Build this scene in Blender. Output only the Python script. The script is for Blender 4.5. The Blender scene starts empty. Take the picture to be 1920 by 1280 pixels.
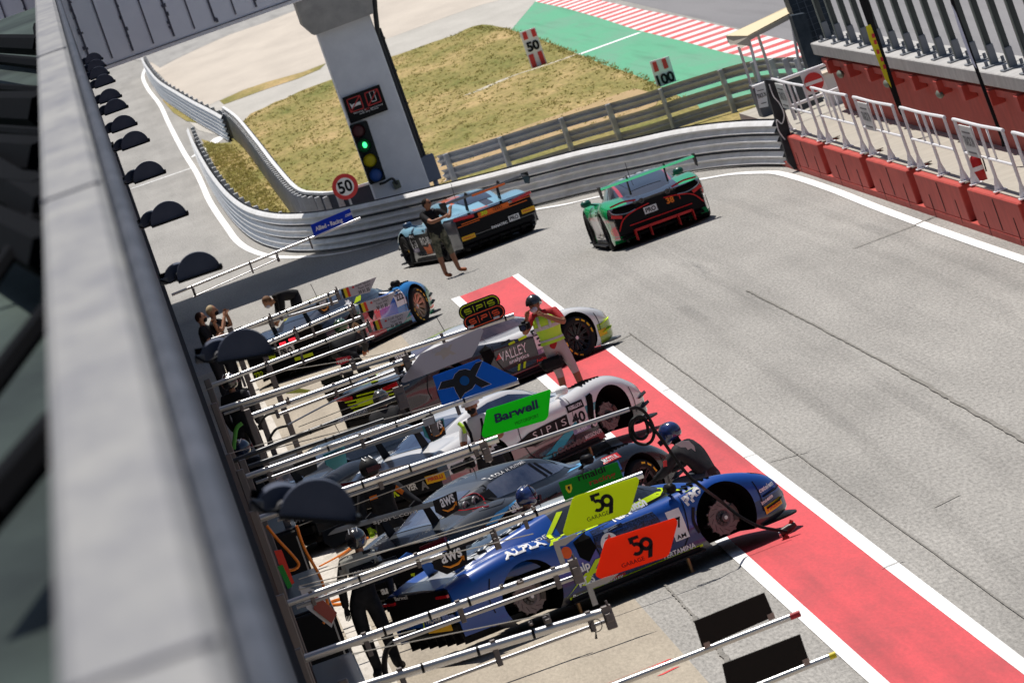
import bpy, bmesh, math, random
from mathutils import Vector, Matrix
from mathutils.bvhtree import BVHTree
random.seed(7)
S = bpy.context.scene
COL = S.collection
rad = math.radians
# ------------------------------------------------------------------ camera
FP, CH = 16000.0, 9.6                       # focal length in photo pixels, camera height
_r, _d, _V, _C = (.9424, -.3345), (.3345, .9424), (60., -160.), (960., 640.)
_a = (_V[0]-_C[0])*_r[0]+(_V[1]-_C[1])*_r[1]
_b = (_V[0]-_C[0])*_d[0]+(_V[1]-_C[1])*_d[1]
TH = math.atan(-_b/FP); PH = math.atan(-_a*math.cos(TH)/FP)
RT = Vector((math.cos(PH), -math.sin(PH), 0))
FW = Vector((math.sin(PH)*math.cos(TH), math.cos(PH)*math.cos(TH), -math.sin(TH)))
DN = Vector((-math.sin(PH)*math.sin(TH), -math.cos(PH)*math.sin(TH), -math.cos(TH)))
CAM = Vector((0, 0, CH))
CI = RT*_r[0]+DN*_d[0]; CJ = RT*_r[1]+DN*_d[1]
cam = bpy.data.cameras.new('camera'); co = bpy.data.objects.new('camera', cam); COL.objects.link(co)
M = Matrix.Identity(4)
for i in range(3):
    M[i][0] = CI[i]; M[i][1] = -CJ[i]; M[i][2] = -FW[i]; M[i][3] = CAM[i]
co.matrix_world = M
cam.lens = 300; cam.sensor_width = 36; cam.sensor_fit = 'HORIZONTAL'
cam.clip_start = .5; cam.clip_end = 6000
cam.dof.use_dof = True; cam.dof.focus_distance = 100; cam.dof.aperture_fstop = 12.0
S.camera = co
# ------------------------------------------------------------------ world, sun, exposure
SUNDIR = Vector((-.065, .30, 1.0)).normalized()          # towards the sun
el = math.asin(SUNDIR.z); az = math.atan2(SUNDIR.x, SUNDIR.y)
wd = bpy.data.worlds.new('World'); S.world = wd; wd.use_nodes = True
nt = wd.node_tree; bg = nt.nodes['Background']
sk = nt.nodes.new('ShaderNodeTexSky'); sk.sky_type = 'NISHITA'; sk.sun_disc = False
sk.sun_elevation = el; sk.sun_rotation = az
nt.links.new(sk.outputs[0], bg.inputs[0]); bg.inputs[1].default_value = .060
sl = bpy.data.lights.new('sun', 'SUN'); sl.energy = 5.0; sl.angle = rad(.5); sl.color = (1, .95, .87)
so = bpy.data.objects.new('sun', sl); COL.objects.link(so)
so.rotation_euler = (-SUNDIR).to_track_quat('-Z', 'Y').to_euler()
S.view_settings.view_transform = 'Standard'; S.view_settings.look = 'None'
S.view_settings.exposure = .06; S.view_settings.gamma = 1
# ------------------------------------------------------------------ helpers
def ray(px, py):
    x, y = px-_C[0], py-_C[1]
    return FW*FP + RT*(x*_r[0]+y*_r[1]) + DN*(x*_d[0]+y*_d[1])
def W(px, py, z=0.0):                       # the point of height z seen at that spot of the photo
    v = ray(px, py); return CAM + v*((z-CH)/v.z)
def WY(px, py, Y):                          # the point at distance Y down the lane
    v = ray(px, py); return CAM + v*(Y/v.y)
def ydist(px, py, z): return W(px, py, z).y
_mats = {}
def mat(name, col, rough=.6, metal=0., col2=None, scale=6., bump=0., bscale=60., coat=0., emit=0., alpha=1., det=6., stretch=None, spec=None, sat=None):
    if name in _mats: return _mats[name]
    m = bpy.data.materials.new(name); m.use_nodes = True; n = m.node_tree.nodes; l = m.node_tree.links
    b = n['Principled BSDF']; b.inputs['Roughness'].default_value = rough; b.inputs['Metallic'].default_value = metal
    b.inputs['Base Color'].default_value = (*col, 1)
    if coat: b.inputs['Coat Weight'].default_value = coat; b.inputs['Coat Roughness'].default_value = .06
    if spec is None and not coat and not metal: spec = .12 if max(col) < .08 else .3
    if spec is not None: b.inputs['Specular IOR Level'].default_value = spec
    if emit: b.inputs['Emission Color'].default_value = (*col, 1); b.inputs['Emission Strength'].default_value = emit
    if alpha < 1: b.inputs['Alpha'].default_value = alpha
    tc = None
    if col2 or bump:
        tc = n.new('ShaderNodeTexCoord'); src = tc.outputs['Object']
        if stretch:
            mp = n.new('ShaderNodeMapping'); mp.inputs['Scale'].default_value = stretch; l.new(src, mp.inputs[0]); src = mp.outputs[0]
    if col2:
        t = n.new('ShaderNodeTexNoise'); t.inputs['Scale'].default_value = scale; t.inputs['Detail'].default_value = det
        t.inputs['Roughness'].default_value = .65
        l.new(src, t.inputs['Vector'])
        cr = n.new('ShaderNodeValToRGB'); cr.color_ramp.elements[0].position = .32; cr.color_ramp.elements[1].position = .68
        cr.color_ramp.elements[0].color = (*col, 1); cr.color_ramp.elements[1].color = (*col2, 1)
        l.new(t.outputs[0], cr.inputs[0]); l.new(cr.outputs[0], b.inputs['Base Color'])
    if bump:
        t2 = n.new('ShaderNodeTexNoise'); t2.inputs['Scale'].default_value = bscale; t2.inputs['Detail'].default_value = 4
        l.new(src, t2.inputs['Vector']); bp = n.new('ShaderNodeBump'); bp.inputs['Strength'].default_value = bump
        bp.inputs['Distance'].default_value = .02
        l.new(t2.outputs[0], bp.inputs['Height']); l.new(bp.outputs[0], b.inputs['Normal'])
    _mats[name] = m
    return m
def link(name, me, m=None, parent=None, smooth=False, label=None):
    o = bpy.data.objects.new(name, me); COL.objects.link(o)
    if m is not None:
        if len(me.materials): me.materials.clear()
        for q in (m if isinstance(m, (list, tuple)) else [m]): me.materials.append(q)
    if parent is not None: o.parent = parent
    if smooth:
        for p in me.polygons: p.use_smooth = True
    if label: o['label'] = label
    return o
def tag(o, label, cat, group=None):
    o['label'] = label; o['category'] = cat
    if group: o['group'] = group
    return o
def struct(o, kind='structure'): o['kind'] = kind; return o
def empty(name, loc=(0, 0, 0), rz=0, label=None, cat=None, group=None):
    o = bpy.data.objects.new(name, None); COL.objects.link(o); o.location = loc; o.rotation_euler = (0, 0, rz)
    o.empty_display_size = .2
    if label: tag(o, label, cat, group)
    return o
class MB:                                    # mesh builder
    def __init__(s): s.v = []; s.f = []; s.mi = []; s.m = 0
    def add(s, vs, fs):
        k = len(s.v); s.v += [tuple(v) for v in vs]
        for f in fs: s.f.append(tuple(k+i for i in f)); s.mi.append(s.m)
        return s
    def box(s, c, size, R=None, bev=0):
        x, y, z = size[0]/2, size[1]/2, size[2]/2; c = Vector(c)
        if bev:
            b = min(bev, x*.9, y*.9, z*.9); vs = []; idx = {}
            for sx in (-1, 1):
                for sy in (-1, 1):
                    for sz in (-1, 1):
                        for k, p in enumerate(((x, y-b, z-b), (x-b, y, z-b), (x-b, y-b, z))):
                            idx[sx, sy, sz, k] = len(vs); vs.append(Vector((p[0]*sx, p[1]*sy, p[2]*sz)))
            bm = bmesh.new(); bv = [bm.verts.new(v) for v in vs]; bmesh.ops.convex_hull(bm, input=bv)
            bm.verts.ensure_lookup_table(); bm.verts.index_update()
            vv = [v.co.copy() for v in bm.verts]; ff = [[v.index for v in f.verts] for f in bm.faces]; bm.free()
        else:
            vv = [Vector((i*x, j*y, k*z)) for i in (-1, 1) for j in (-1, 1) for k in (-1, 1)]
            ff = [(0, 1, 3, 2), (4, 6, 7, 5), (0, 4, 5, 1), (2, 3, 7, 6), (0, 2, 6, 4), (1, 5, 7, 3)]
        if R is not None: vv = [R @ v for v in vv]
        return s.add([c+v for v in vv], ff)
    def tube(s, pts, r, n=10, cap=True, closed=False):
        pts = [Vector(p) for p in pts]; N = len(pts)
        rs = r if isinstance(r, (list, tuple)) else [r]*N
        base = len(s.v); up = None; fs = []; vs = []
        for i, p in enumerate(pts):
            if closed: t = (pts[(i+1) % N]-pts[i-1])
            else: t = (pts[min(i+1, N-1)]-pts[max(i-1, 0)])
            t = t.normalized() if t.length > 1e-9 else Vector((0, 0, 1))
            if up is None:
                up = Vector((0, 0, 1)) if abs(t.z) < .9 else Vector((1, 0, 0))
            a = t.cross(up).normalized(); up = a.cross(t).normalized()
            for k in range(n):
                an = 2*math.pi*k/n
                vs.append(p + (a*math.cos(an)+up*math.sin(an))*rs[i])
        for i in range(N if closed else N-1):
            j = (i+1) % N
            for k in range(n):
                k2 = (k+1) % n
                fs.append((i*n+k, i*n+k2, j*n+k2, j*n+k))
        if cap and not closed:
            fs.append(tuple(range(n-1, -1, -1))); fs.append(tuple((N-1)*n+k for k in range(n)))
        return s.add(vs, fs)
    def lathe(s, prof, c=(0, 0, 0), axis='y', n=28, cap=False):  # prof (radius, along axis)
        vs = []; fs = []; m = len(prof); c = Vector(c)
        for k in range(n):
            a = 2*math.pi*k/n; ca, sa = math.cos(a), math.sin(a)
            for (r, h) in prof:
                if axis == 'y': v = Vector((r*ca, h, r*sa))
                elif axis == 'z': v = Vector((r*ca, r*sa, h))
                else: v = Vector((h, r*ca, r*sa))
                vs.append(c+v)
        for k in range(n):
            k2 = (k+1) % n
            for i in range(m-1): fs.append((k*m+i, k*m+i+1, k2*m+i+1, k2*m+i))
        return s.add(vs, fs)
    def ell(s, c, r, n=14, m=10, R=None, fn=None):
        vs = []; fs = []; c = Vector(c)
        for i in range(m+1):
            t = math.pi*i/m
            for k in range(n):
                a = 2*math.pi*k/n
                v = Vector((r[0]*math.sin(t)*math.cos(a), r[1]*math.sin(t)*math.sin(a), r[2]*math.cos(t)))
                if fn: v = fn(v)
                if R is not None: v = R @ v
                vs.append(c+v)
        for i in range(m):
            for k in range(n):
                k2 = (k+1) % n; fs.append((i*n+k, (i+1)*n+k, (i+1)*n+k2, i*n+k2))
        return s.add(vs, fs)
    def prism(s, poly, ext):                 # poly = 3D points, ext = thickness vector
        n = len(poly); ext = Vector(ext); a = [Vector(p) for p in poly]; b = [p+ext for p in a]
        fs = [tuple(range(n)), tuple(range(2*n-1, n-1, -1))]
        for i in range(n): j = (i+1) % n; fs.append((i, n+i, n+j, j))
        return s.add(a+b, fs)
    def sweep(s, path, prof, closed_prof=False, up=Vector((0, 0, 1))):   # prof (offset to the right, height)
        vs = []; fs = []; N = len(path); m = len(prof)
        for i in range(N):
            t = Vector(path[min(i+1, N-1)])-Vector(path[max(i-1, 0)]); t.z = 0; t.normalize()
            rt = Vector((t.y, -t.x, 0)); p = Vector(path[i])
            for (o, h) in prof: vs.append(p+rt*o+up*h)
        for i in range(N-1):
            for k in range(m if closed_prof else m-1):
                k2 = (k+1) % m; fs.append((i*m+k, i*m+k2, (i+1)*m+k2, (i+1)*m+k))
        if closed_prof:
            fs.append(tuple(range(m))); fs.append(tuple((N-1)*m+k for k in reversed(range(m))))
        return s.add(vs, fs)
    def mesh(s, name, fix=True):
        me = bpy.data.meshes.new(name); me.from_pydata(s.v, [], s.f); 
        for p, i in zip(me.polygons, s.mi): p.material_index = i
        if fix:
            bm = bmesh.new(); bm.from_mesh(me); bmesh.ops.recalc_face_normals(bm, faces=bm.faces); bm.to_mesh(me); bm.free()
        me.update(); return me
    def obj(s, name, m, parent=None, smooth=False, label=None):
        o = link(name, s.mesh(name), m, parent, False, label)
        if smooth:
            try: o.data.shade_smooth(); o.data.set_sharp_from_angle(angle=rad(38))
            except Exception:
                for p in o.data.polygons: p.use_smooth = True
        return o
def smoothpath(pts, n=6):
    pts = [Vector(p) for p in pts]; out = []
    for i in range(len(pts)-1):
        p0 = pts[max(i-1, 0)]; p1 = pts[i]; p2 = pts[i+1]; p3 = pts[min(i+2, len(pts)-1)]
        for k in range(n):
            t = k/n
            out.append(.5*((2*p1)+(p2-p0)*t+(2*p0-5*p1+4*p2-p3)*t*t+(3*p1-p0-3*p2+p3)*t*t*t))
    out.append(pts[-1]); return out
def interp(pts, x):
    if x <= pts[0][0]: return pts[0][1]
    if x >= pts[-1][0]: return pts[-1][1]
    for i in range(len(pts)-1):
        if pts[i][0] <= x <= pts[i+1][0]:
            a, b = pts[i], pts[i+1]; t = (x-a[0])/(b[0]-a[0]); h = b[0]-a[0]
            pm = pts[max(i-1, 0)]; pn = pts[min(i+2, len(pts)-1)]
            m0 = (b[1]-pm[1])/(b[0]-pm[0]) if b[0] != pm[0] else 0
            m1 = (pn[1]-a[1])/(pn[0]-a[0]) if pn[0] != a[0] else 0
            t2, t3 = t*t, t*t*t
            return (2*t3-3*t2+1)*a[1]+(t3-2*t2+t)*h*m0+(-2*t3+3*t2)*b[1]+(t3-t2)*h*m1
def sheet(name, pxs, z, m, kind='structure', smooth=0):
    pts = [W(x, y, 0) for x, y in pxs]
    if smooth: pts = smoothpath(pts+[pts[0]], smooth)[:-1]
    bm = bmesh.new(); vs = [bm.verts.new((p.x, p.y, z)) for p in pts]; f = bm.faces.new(vs)
    bmesh.ops.triangulate(bm, faces=[f]); bmesh.ops.recalc_face_normals(bm, faces=bm.faces)
    if bm.faces[:] and bm.faces[:][0].normal.z < 0: bmesh.ops.reverse_faces(bm, faces=bm.faces[:])
    me = bpy.data.meshes.new(name); bm.to_mesh(me); bm.free()
    return struct(link(name, me, m), kind)
def stripline(mb, pts, w, z):
    mb.sweep([Vector((p.x, p.y, 0)) for p in pts], [(-w/2, z), (w/2, z)])
# text: cached glyph mesh fitted to a unit box
_txt = {}
def text_verts(s, bold=0., shear=0., tight=1.):
    key = (s, bold, shear, tight)
    if key in _txt: return _txt[key]
    cu = bpy.data.curves.new('t', 'FONT'); cu.body = s; cu.size = 1; cu.offset = bold; cu.shear = shear; cu.space_character = tight
    cu.resolution_u = 3
    o = bpy.data.objects.new('t', cu); COL.objects.link(o)
    bpy.context.view_layer.update(); dg = bpy.context.evaluated_depsgraph_get()
    me = bpy.data.meshes.new_from_object(o.evaluated_get(dg))
    xs = [v.co.x for v in me.vertices]; ys = [v.co.y for v in me.vertices]
    x0, x1, y0, y1 = min(xs), max(xs), min(ys), max(ys)
    vs = [((v.co.x-x0)/(x1-x0)-.5, (v.co.y-y0)/(y1-y0)-.5) for v in me.vertices]
    fs = [tuple(p.vertices) for p in me.polygons]
    bpy.data.objects.remove(o); bpy.data.curves.remove(cu); bpy.data.meshes.remove(me)
    _txt[key] = (vs, fs); return vs, fs
ANG = math.atan2(-.3345, .9424)             # how the level direction leans in the photo
def text_px(mb, s, cx, cy, w, h, Y, bold=.02, shear=0., ang=ANG, tight=1., k=0., up=None):
    vs, fs = text_verts(s, bold, shear, tight); ca, sa = math.cos(ang), math.sin(ang)
    if up is None: ux, uy = sa, -ca
    else: ux, uy = up
    mb.add([WY(cx+x*w*ca+y*h*ux, cy+x*w*sa+y*h*uy, Y) for x, y in vs], fs)
def poly_px(mb, pxs, Y, th=.02):
    mb.prism([WY(x, y, Y) for x, y in pxs], (0, th, 0))
def rpoly(pts, r, n=4):                      # rounded polygon in 2D
    out = []; N = len(pts)
    for i in range(N):
        p = Vector(pts[i]); a = Vector(pts[i-1]); b = Vector(pts[(i+1) % N])
        da = (a-p); db = (b-p); rr = min(r, da.length*.45, db.length*.45)
        pa = p+da.normalized()*rr; pb = p+db.normalized()*rr
        for k in range(n+1):
            t = k/n; out.append(tuple(pa*(1-t)**2+p*2*t*(1-t)+pb*t*t))
    return out
def circ(cx, cy, r, n=24, ry=None): return [(cx+r*math.cos(2*math.pi*k/n), cy+(ry or r)*math.sin(2*math.pi*k/n)) for k in range(n)]

def board_mat(name, c, t=.5):
    if name in _mats: return _mats[name]               # acrylic sign board, some sunlight comes through from behind
    m = mat(name, c, .5); n = m.node_tree.nodes; l = m.node_tree.links; b = n['Principled BSDF']; out = n['Material Output']
    tr = n.new('ShaderNodeBsdfTranslucent'); tr.inputs[0].default_value = (*[min(1, x*1.05) for x in c], 1); ms = n.new('ShaderNodeMixShader'); ms.inputs[0].default_value = t
    l.new(b.outputs[0], ms.inputs[1]); l.new(tr.outputs[0], ms.inputs[2]); l.new(ms.outputs[0], out.inputs[0]); return m
# ================================================================== SETTING
def asphalt(name, c1, c2, grain=.22, scl=38., big=.6, streak=None):
    m = bpy.data.materials.new(name); m.use_nodes = True; n = m.node_tree.nodes; l = m.node_tree.links
    b = n['Principled BSDF']; b.inputs['Roughness'].default_value = .85; b.inputs['Specular IOR Level'].default_value = .25
    tc = n.new('ShaderNodeTexCoord')
    mp = n.new('ShaderNodeMapping'); mp.inputs['Scale'].default_value = (1, .14, 1); l.new(tc.outputs['Object'], mp.inputs[0])
    t1 = n.new('ShaderNodeTexNoise'); t1.inputs['Scale'].default_value = big; t1.inputs['Detail'].default_value = 7; t1.inputs['Roughness'].default_value = .6
    l.new(mp.outputs[0], t1.inputs['Vector'])
    cr = n.new('ShaderNodeValToRGB'); cr.color_ramp.elements[0].position = .3; cr.color_ramp.elements[1].position = .72
    cr.color_ramp.elements[0].color = (*c1, 1); cr.color_ramp.elements[1].color = (*c2, 1); l.new(t1.outputs[0], cr.inputs[0])
    t2 = n.new('ShaderNodeTexNoise'); t2.inputs['Scale'].default_value = scl; t2.inputs['Detail'].default_value = 3; t2.inputs['Roughness'].default_value = .8
    l.new(mp.outputs[0], t2.inputs['Vector'])
    mr = n.new('ShaderNodeMapRange'); mr.inputs[1].default_value = .3; mr.inputs[2].default_value = .7
    mr.inputs[3].default_value = 1-grain; mr.inputs[4].default_value = 1+grain; l.new(t2.outputs[0], mr.inputs[0])
    mx = n.new('ShaderNodeVectorMath'); mx.operation = 'SCALE'; l.new(cr.outputs[0], mx.inputs[0]); l.new(mr.outputs[0], mx.inputs['Scale'])
    src = mx.outputs[0]
    if streak:                                # worn darker streaks and tyre marks along the lane
        mp2 = n.new('ShaderNodeMapping'); mp2.inputs['Scale'].default_value = (1.7, .035, 1); mp2.inputs['Rotation'].default_value = (0, 0, rad(streak))
        l.new(tc.outputs['Object'], mp2.inputs[0])
        t3 = n.new('ShaderNodeTexNoise'); t3.inputs['Scale'].default_value = 1.3; t3.inputs['Detail'].default_value = 5; l.new(mp2.outputs[0], t3.inputs['Vector'])
        m3 = n.new('ShaderNodeMapRange'); m3.inputs[1].default_value = .5; m3.inputs[2].default_value = .75; m3.inputs[3].default_value = 1; m3.inputs[4].default_value = .86
        l.new(t3.outputs[0], m3.inputs[0])
        mx2 = n.new('ShaderNodeVectorMath'); mx2.operation = 'SCALE'; l.new(src, mx2.inputs[0]); l.new(m3.outputs[0], mx2.inputs['Scale']); src = mx2.outputs[0]
    l.new(src, b.inputs['Base Color'])
    bp = n.new('ShaderNodeBump'); bp.inputs['Strength'].default_value = .35; bp.inputs['Distance'].default_value = .01
    l.new(t2.outputs[0], bp.inputs['Height']); l.new(bp.outputs[0], b.inputs['Normal'])
    return m
A_LANE = asphalt('lane_asphalt', (.235, .227, .216), (.340, .328, .312), .38, 26, .6, 4)
A_TRACK = asphalt('track_asphalt', (.175, .172, .185), (.225, .22, .23), .1, 20, .2, -8)
A_CONC = asphalt('apron_concrete', (.30, .26, .21), (.42, .37, .30), .18, 26, .9, 86)
A_SERV = asphalt('service_road', (.36, .345, .32), (.47, .45, .42), .12, 22, .5)
A_GRAV = asphalt('gravel', (.42, .375, .33), (.53, .475, .415), .22, 60, .35)
def paint(name, c, wear=.5, c2=None, scale=3.):
    m = bpy.data.materials.new(name); m.use_nodes = True; n = m.node_tree.nodes; l = m.node_tree.links
    b = n['Principled BSDF']; b.inputs['Roughness'].default_value = .7
    tc = n.new('ShaderNodeTexCoord'); mp = n.new('ShaderNodeMapping'); mp.inputs['Scale'].default_value = (1, .14, 1); l.new(tc.outputs['Object'], mp.inputs[0])
    t = n.new('ShaderNodeTexNoise'); t.inputs['Scale'].default_value = scale; t.inputs['Detail'].default_value = 9; t.inputs['Roughness'].default_value = .72
    l.new(mp.outputs[0], t.inputs['Vector'])
    cr = n.new('ShaderNodeValToRGB'); e = cr.color_ramp.elements
    e[0].position = wear-.25; e[0].color = (*(c2 or tuple(x*.6 for x in c)), 1); e[1].position = wear; e[1].color = (*c, 1)
    l.new(t.outputs[0], cr.inputs[0])
    t2 = n.new('ShaderNodeTexNoise'); t2.inputs['Scale'].default_value = 30; t2.inputs['Detail'].default_value = 3; t2.inputs['Roughness'].default_value = .8; l.new(mp.outputs[0], t2.inputs['Vector'])
    mr = n.new('ShaderNodeMapRange'); mr.inputs[1].default_value = .3; mr.inputs[2].default_value = .7; mr.inputs[3].default_value = .86; mr.inputs[4].default_value = 1.1; l.new(t2.outputs[0], mr.inputs[0])
    t3 = n.new('ShaderNodeTexNoise'); t3.inputs['Scale'].default_value = 1.1; t3.inputs['Detail'].default_value = 6; mp3 = n.new('ShaderNodeMapping'); mp3.inputs['Scale'].default_value = (2.4, .05, 1); l.new(tc.outputs['Object'], mp3.inputs[0]); l.new(mp3.outputs[0], t3.inputs['Vector'])
    m3 = n.new('ShaderNodeMapRange'); m3.inputs[1].default_value = .52; m3.inputs[2].default_value = .78; m3.inputs[3].default_value = 1; m3.inputs[4].default_value = .70; l.new(t3.outputs[0], m3.inputs[0])
    mu = n.new('ShaderNodeMath'); mu.operation = 'MULTIPLY'; l.new(mr.outputs[0], mu.inputs[0]); l.new(m3.outputs[0], mu.inputs[1])
    mx = n.new('ShaderNodeVectorMath'); mx.operation = 'SCALE'; l.new(cr.outputs[0], mx.inputs[0]); l.new(mu.outputs[0], mx.inputs['Scale']); l.new(mx.outputs[0], b.inputs['Base Color'])
    bp = n.new('ShaderNodeBump'); bp.inputs['Strength'].default_value = .25; bp.inputs['Distance'].default_value = .01; l.new(t2.outputs[0], bp.inputs['Height']); l.new(bp.outputs[0], b.inputs['Normal']); return m
P_WHITE = paint('white_line_paint', (.84, .84, .85), .38, (.5, .48, .46), 9)
P_RED = paint('red_lane_paint', (.60, .048, .060), .58, (.42, .042, .050), 1.2)
P_GREEN = paint('green_runoff_paint', (.075, .345, .19), .55, (.13, .29, .20), .6)
def grass_mat():
    m = bpy.data.materials.new('dry_grass_ground'); m.use_nodes = True; n = m.node_tree.nodes; l = m.node_tree.links
    b = n['Principled BSDF']; b.inputs['Roughness'].default_value = .95; b.inputs['Specular IOR Level'].default_value = .1
    tc = n.new('ShaderNodeTexCoord'); mp = n.new('ShaderNodeMapping'); mp.inputs['Scale'].default_value = (1, .12, 1); l.new(tc.outputs['Object'], mp.inputs[0])
    t = n.new('ShaderNodeTexNoise'); t.inputs['Scale'].default_value = .35; t.inputs['Detail'].default_value = 8; t.inputs['Roughness'].default_value = .68; l.new(mp.outputs[0], t.inputs['Vector'])
    cr = n.new('ShaderNodeValToRGB'); e = cr.color_ramp.elements
    e[0].position = .34; e[0].color = (.15, .16, .045, 1); e[1].position = .66; e[1].color = (.46, .33, .165, 1)
    k = e.new(.5); k.color = (.27, .225, .085, 1)
    l.new(t.outputs[0], cr.inputs[0])
    t2 = n.new('ShaderNodeTexNoise'); t2.inputs['Scale'].default_value = 9; t2.inputs['Detail'].default_value = 8; t2.inputs['Roughness'].default_value = .8; l.new(mp.outputs[0], t2.inputs['Vector'])
    mr = n.new('ShaderNodeMapRange'); mr.inputs[1].default_value = .35; mr.inputs[2].default_value = .65; mr.inputs[3].default_value = .6; mr.inputs[4].default_value = 1.3
    l.new(t2.outputs[0], mr.inputs[0]); mx = n.new('ShaderNodeVectorMath'); mx.operation = 'SCALE'
    l.new(cr.outputs[0], mx.inputs[0]); l.new(mr.outputs[0], mx.inputs['Scale']); l.new(mx.outputs[0], b.inputs['Base Color']); return m
M_GRASS = grass_mat()
# base ground sheet (asphalt everywhere the other sheets do not cover)
mb = MB(); mb.add([(-400, -20, 0), (900, -20, 0), (900, 2500, 0), (-400, 2500, 0)], [(0, 1, 2, 3)])
struct(mb.obj('pit_lane_asphalt', A_LANE))
sheet('race_track', [(1110, -12), (1560, 95), (1700, 140), (1990, 215), (2100, 60), (1700, -120), (1100, -140)], 0.004, A_TRACK)
sheet('green_runoff', [(880, 37), (893, 18), (927, 0), (960, -30), (1000, -14), (1060, 8), (1123, 30), (1193, 54), (1280, 75), (1360, 97), (1413, 108), (1507, 113),
                       (1530, 170), (1440, 215), (1300, 215), (1215, 175), (1120, 160), (1000, 120), (893, 70)], 0.006, P_GREEN)
sheet('service_road', [(340, 215), (372, 245), (440, 262), (500, 240), (640, 200), (800, 140), (930, 90), (990, 20), (1040, -40), (985, -60), (940, -10), (850, 25), (712, 74), (569, 130), (456, 166), (400, 192), (350, 196)], 0.010, A_SERV)
sheet('gravel_trap', [(300, 140), (250, 100), (280, 84), (575, -10), (700, -70), (1050, -150), (1080, -60), (985, -12), (934, 2), (906, 9), (850, 28), (766, 59), (712, 79), (611, 119.5), (569, 135), (456, 169), (406, 191), (372, 208), (340, 190)], 0.014, A_GRAV)
sheet('dry_grass_field', [(430, 250), (460, 225), (470, 214), (498, 202), (516, 192), (535, 186), (562, 172), (594, 160), (622, 150), (660, 136), (723, 110), (745, 104), (768, 96), (812, 80), (855, 66), (873, 56), (889, 50), (905, 47), (920, 48), (948, 54),
                      (973, 62), (1000, 70), (1020, 78), (1050, 88), (1080, 101), (1104, 110), (1127, 121), (1160, 131), (1193, 143), (1225, 158), (1262, 176), (1310, 200), (1330, 245), (1250, 290), (1000, 330), (740, 395), (640, 430), (560, 425), (480, 360), (440, 300)], 0.018, M_GRASS)
sheet('bare_grass_earth', [(700, 352), (760, 322), (840, 288), (930, 258), (1020, 226), (1110, 196), (1190, 168), (1240, 180), (1230, 200), (1150, 232), (1000, 290), (860, 335), (730, 375)], .030, mat('bare_earth', (.42, .29, .16), .95, col2=(.34, .25, .12), scale=3, stretch=(1, .12, 1), det=9))
sheet('grass_wedge_between_barriers', [(378, 262), (405, 270), (432, 268), (470, 320), (520, 385), (560, 400), (600, 420), (560, 430), (500, 415), (440, 370), (402, 310)], 0.022, M_GRASS)
sheet('grass_strip', [(300, 172), (330, 190), (372, 222), (372, 232), (350, 228), (325, 212), (306, 190)], 0.024, M_GRASS)
sheet('dry_grass_verge', [(1260, 260), (1330, 212), (1400, 190), (1436, 212), (1440, 232), (1330, 250)], 0.026, M_GRASS)
sheet('grass_scrub_along_gravel', [(412, 190), (456, 170), (500, 155), (569, 136), (611, 120), (600, 131), (560, 148), (500, 168), (450, 186), (420, 197)], 0.022, M_GRASS)
sheet('far_access_road', [(285, 118), (300, 128), (330, 112), (372, 92), (430, 66), (500, 42), (560, 18), (620, -8), (700, -40), (640, -60), (560, -30), (440, 20), (330, 60), (230, 110)], .020, asphalt('far_road_asphalt', (.25, .245, .24), (.36, .35, .34), .15, 20, .8, 80))
# concrete apron in front of the garages, as a lane-parallel slab
mb = MB(); mb.add([(-3, 20, .004), (3.86, 20, .004), (3.80, 167, .004), (-3, 167, .004)], [(0, 1, 2, 3)])
struct(mb.obj('pit_apron_concrete', A_CONC))
# painted fast-lane strip
q = [(861.7, 556.7), (960.8, 518.3), (1920, 1265.3), (2300, 1561), (2150, 1712), (1668, 1280)]
sheet('red_lane_strip', q, .008, P_RED)
sheet('white_line_outer', [(960.8, 518.3), (971.7, 514), (1700, 1067), (1920, 1234.5), (2300, 1523), (2300, 1561), (1920, 1265.3), (1660.8, 1067)], .012, P_WHITE)
sheet('white_line_inner', [(845.8, 561.7), (861.7, 556.2), (1600, 1219.5), (1668, 1280), (2150, 1712), (2110, 1720), (1629, 1280), (1600, 1254.5)], .012, P_WHITE)
mb = MB()
for pts, w in (([(278, 118), (268, 143), (278, 168), (300, 197), (317, 233), (343, 283), (370, 327), (393, 377), (423, 423), (450, 457), (490, 477), (540, 483), (620, 478), (700, 461), (800, 432), (1008, 393), (1060, 384), (1121, 370), (1200, 354), (1313, 337), (1375, 327), (1440, 324), (1467, 327), (1513, 340), (1570, 360), (1640, 388), (1723, 419), (1830, 457), (1935, 493), (2050, 535)], .17),):
    stripline(mb, smoothpath([W(x, y) for x, y in pts], 6), w, .012)
struct(mb.obj('white_edge_line', P_WHITE))
mb = MB(); stripline(mb, [W(1086, 103), W(1200, 62)], 1.05, .012)
struct(mb.obj('white_brake_line', P_WHITE))
mb = MB(); stripline(mb, [W(886, 176), W(960, 144), W(1010, 128), (W(1080, 104))], .8, .022)
struct(mb.obj('faded_grass_line', paint('faded_line', (.55, .52, .45), .6, (.36, .29, .15), 14)))
mb = MB(); stripline(mb, [W(244, 355), W(366, 313)], .5, .008); stripline(mb, [W(372, 291), W(416, 255)], .6, .008)
struct(mb.obj('thin_lane_joint_line', P_WHITE))
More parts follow.
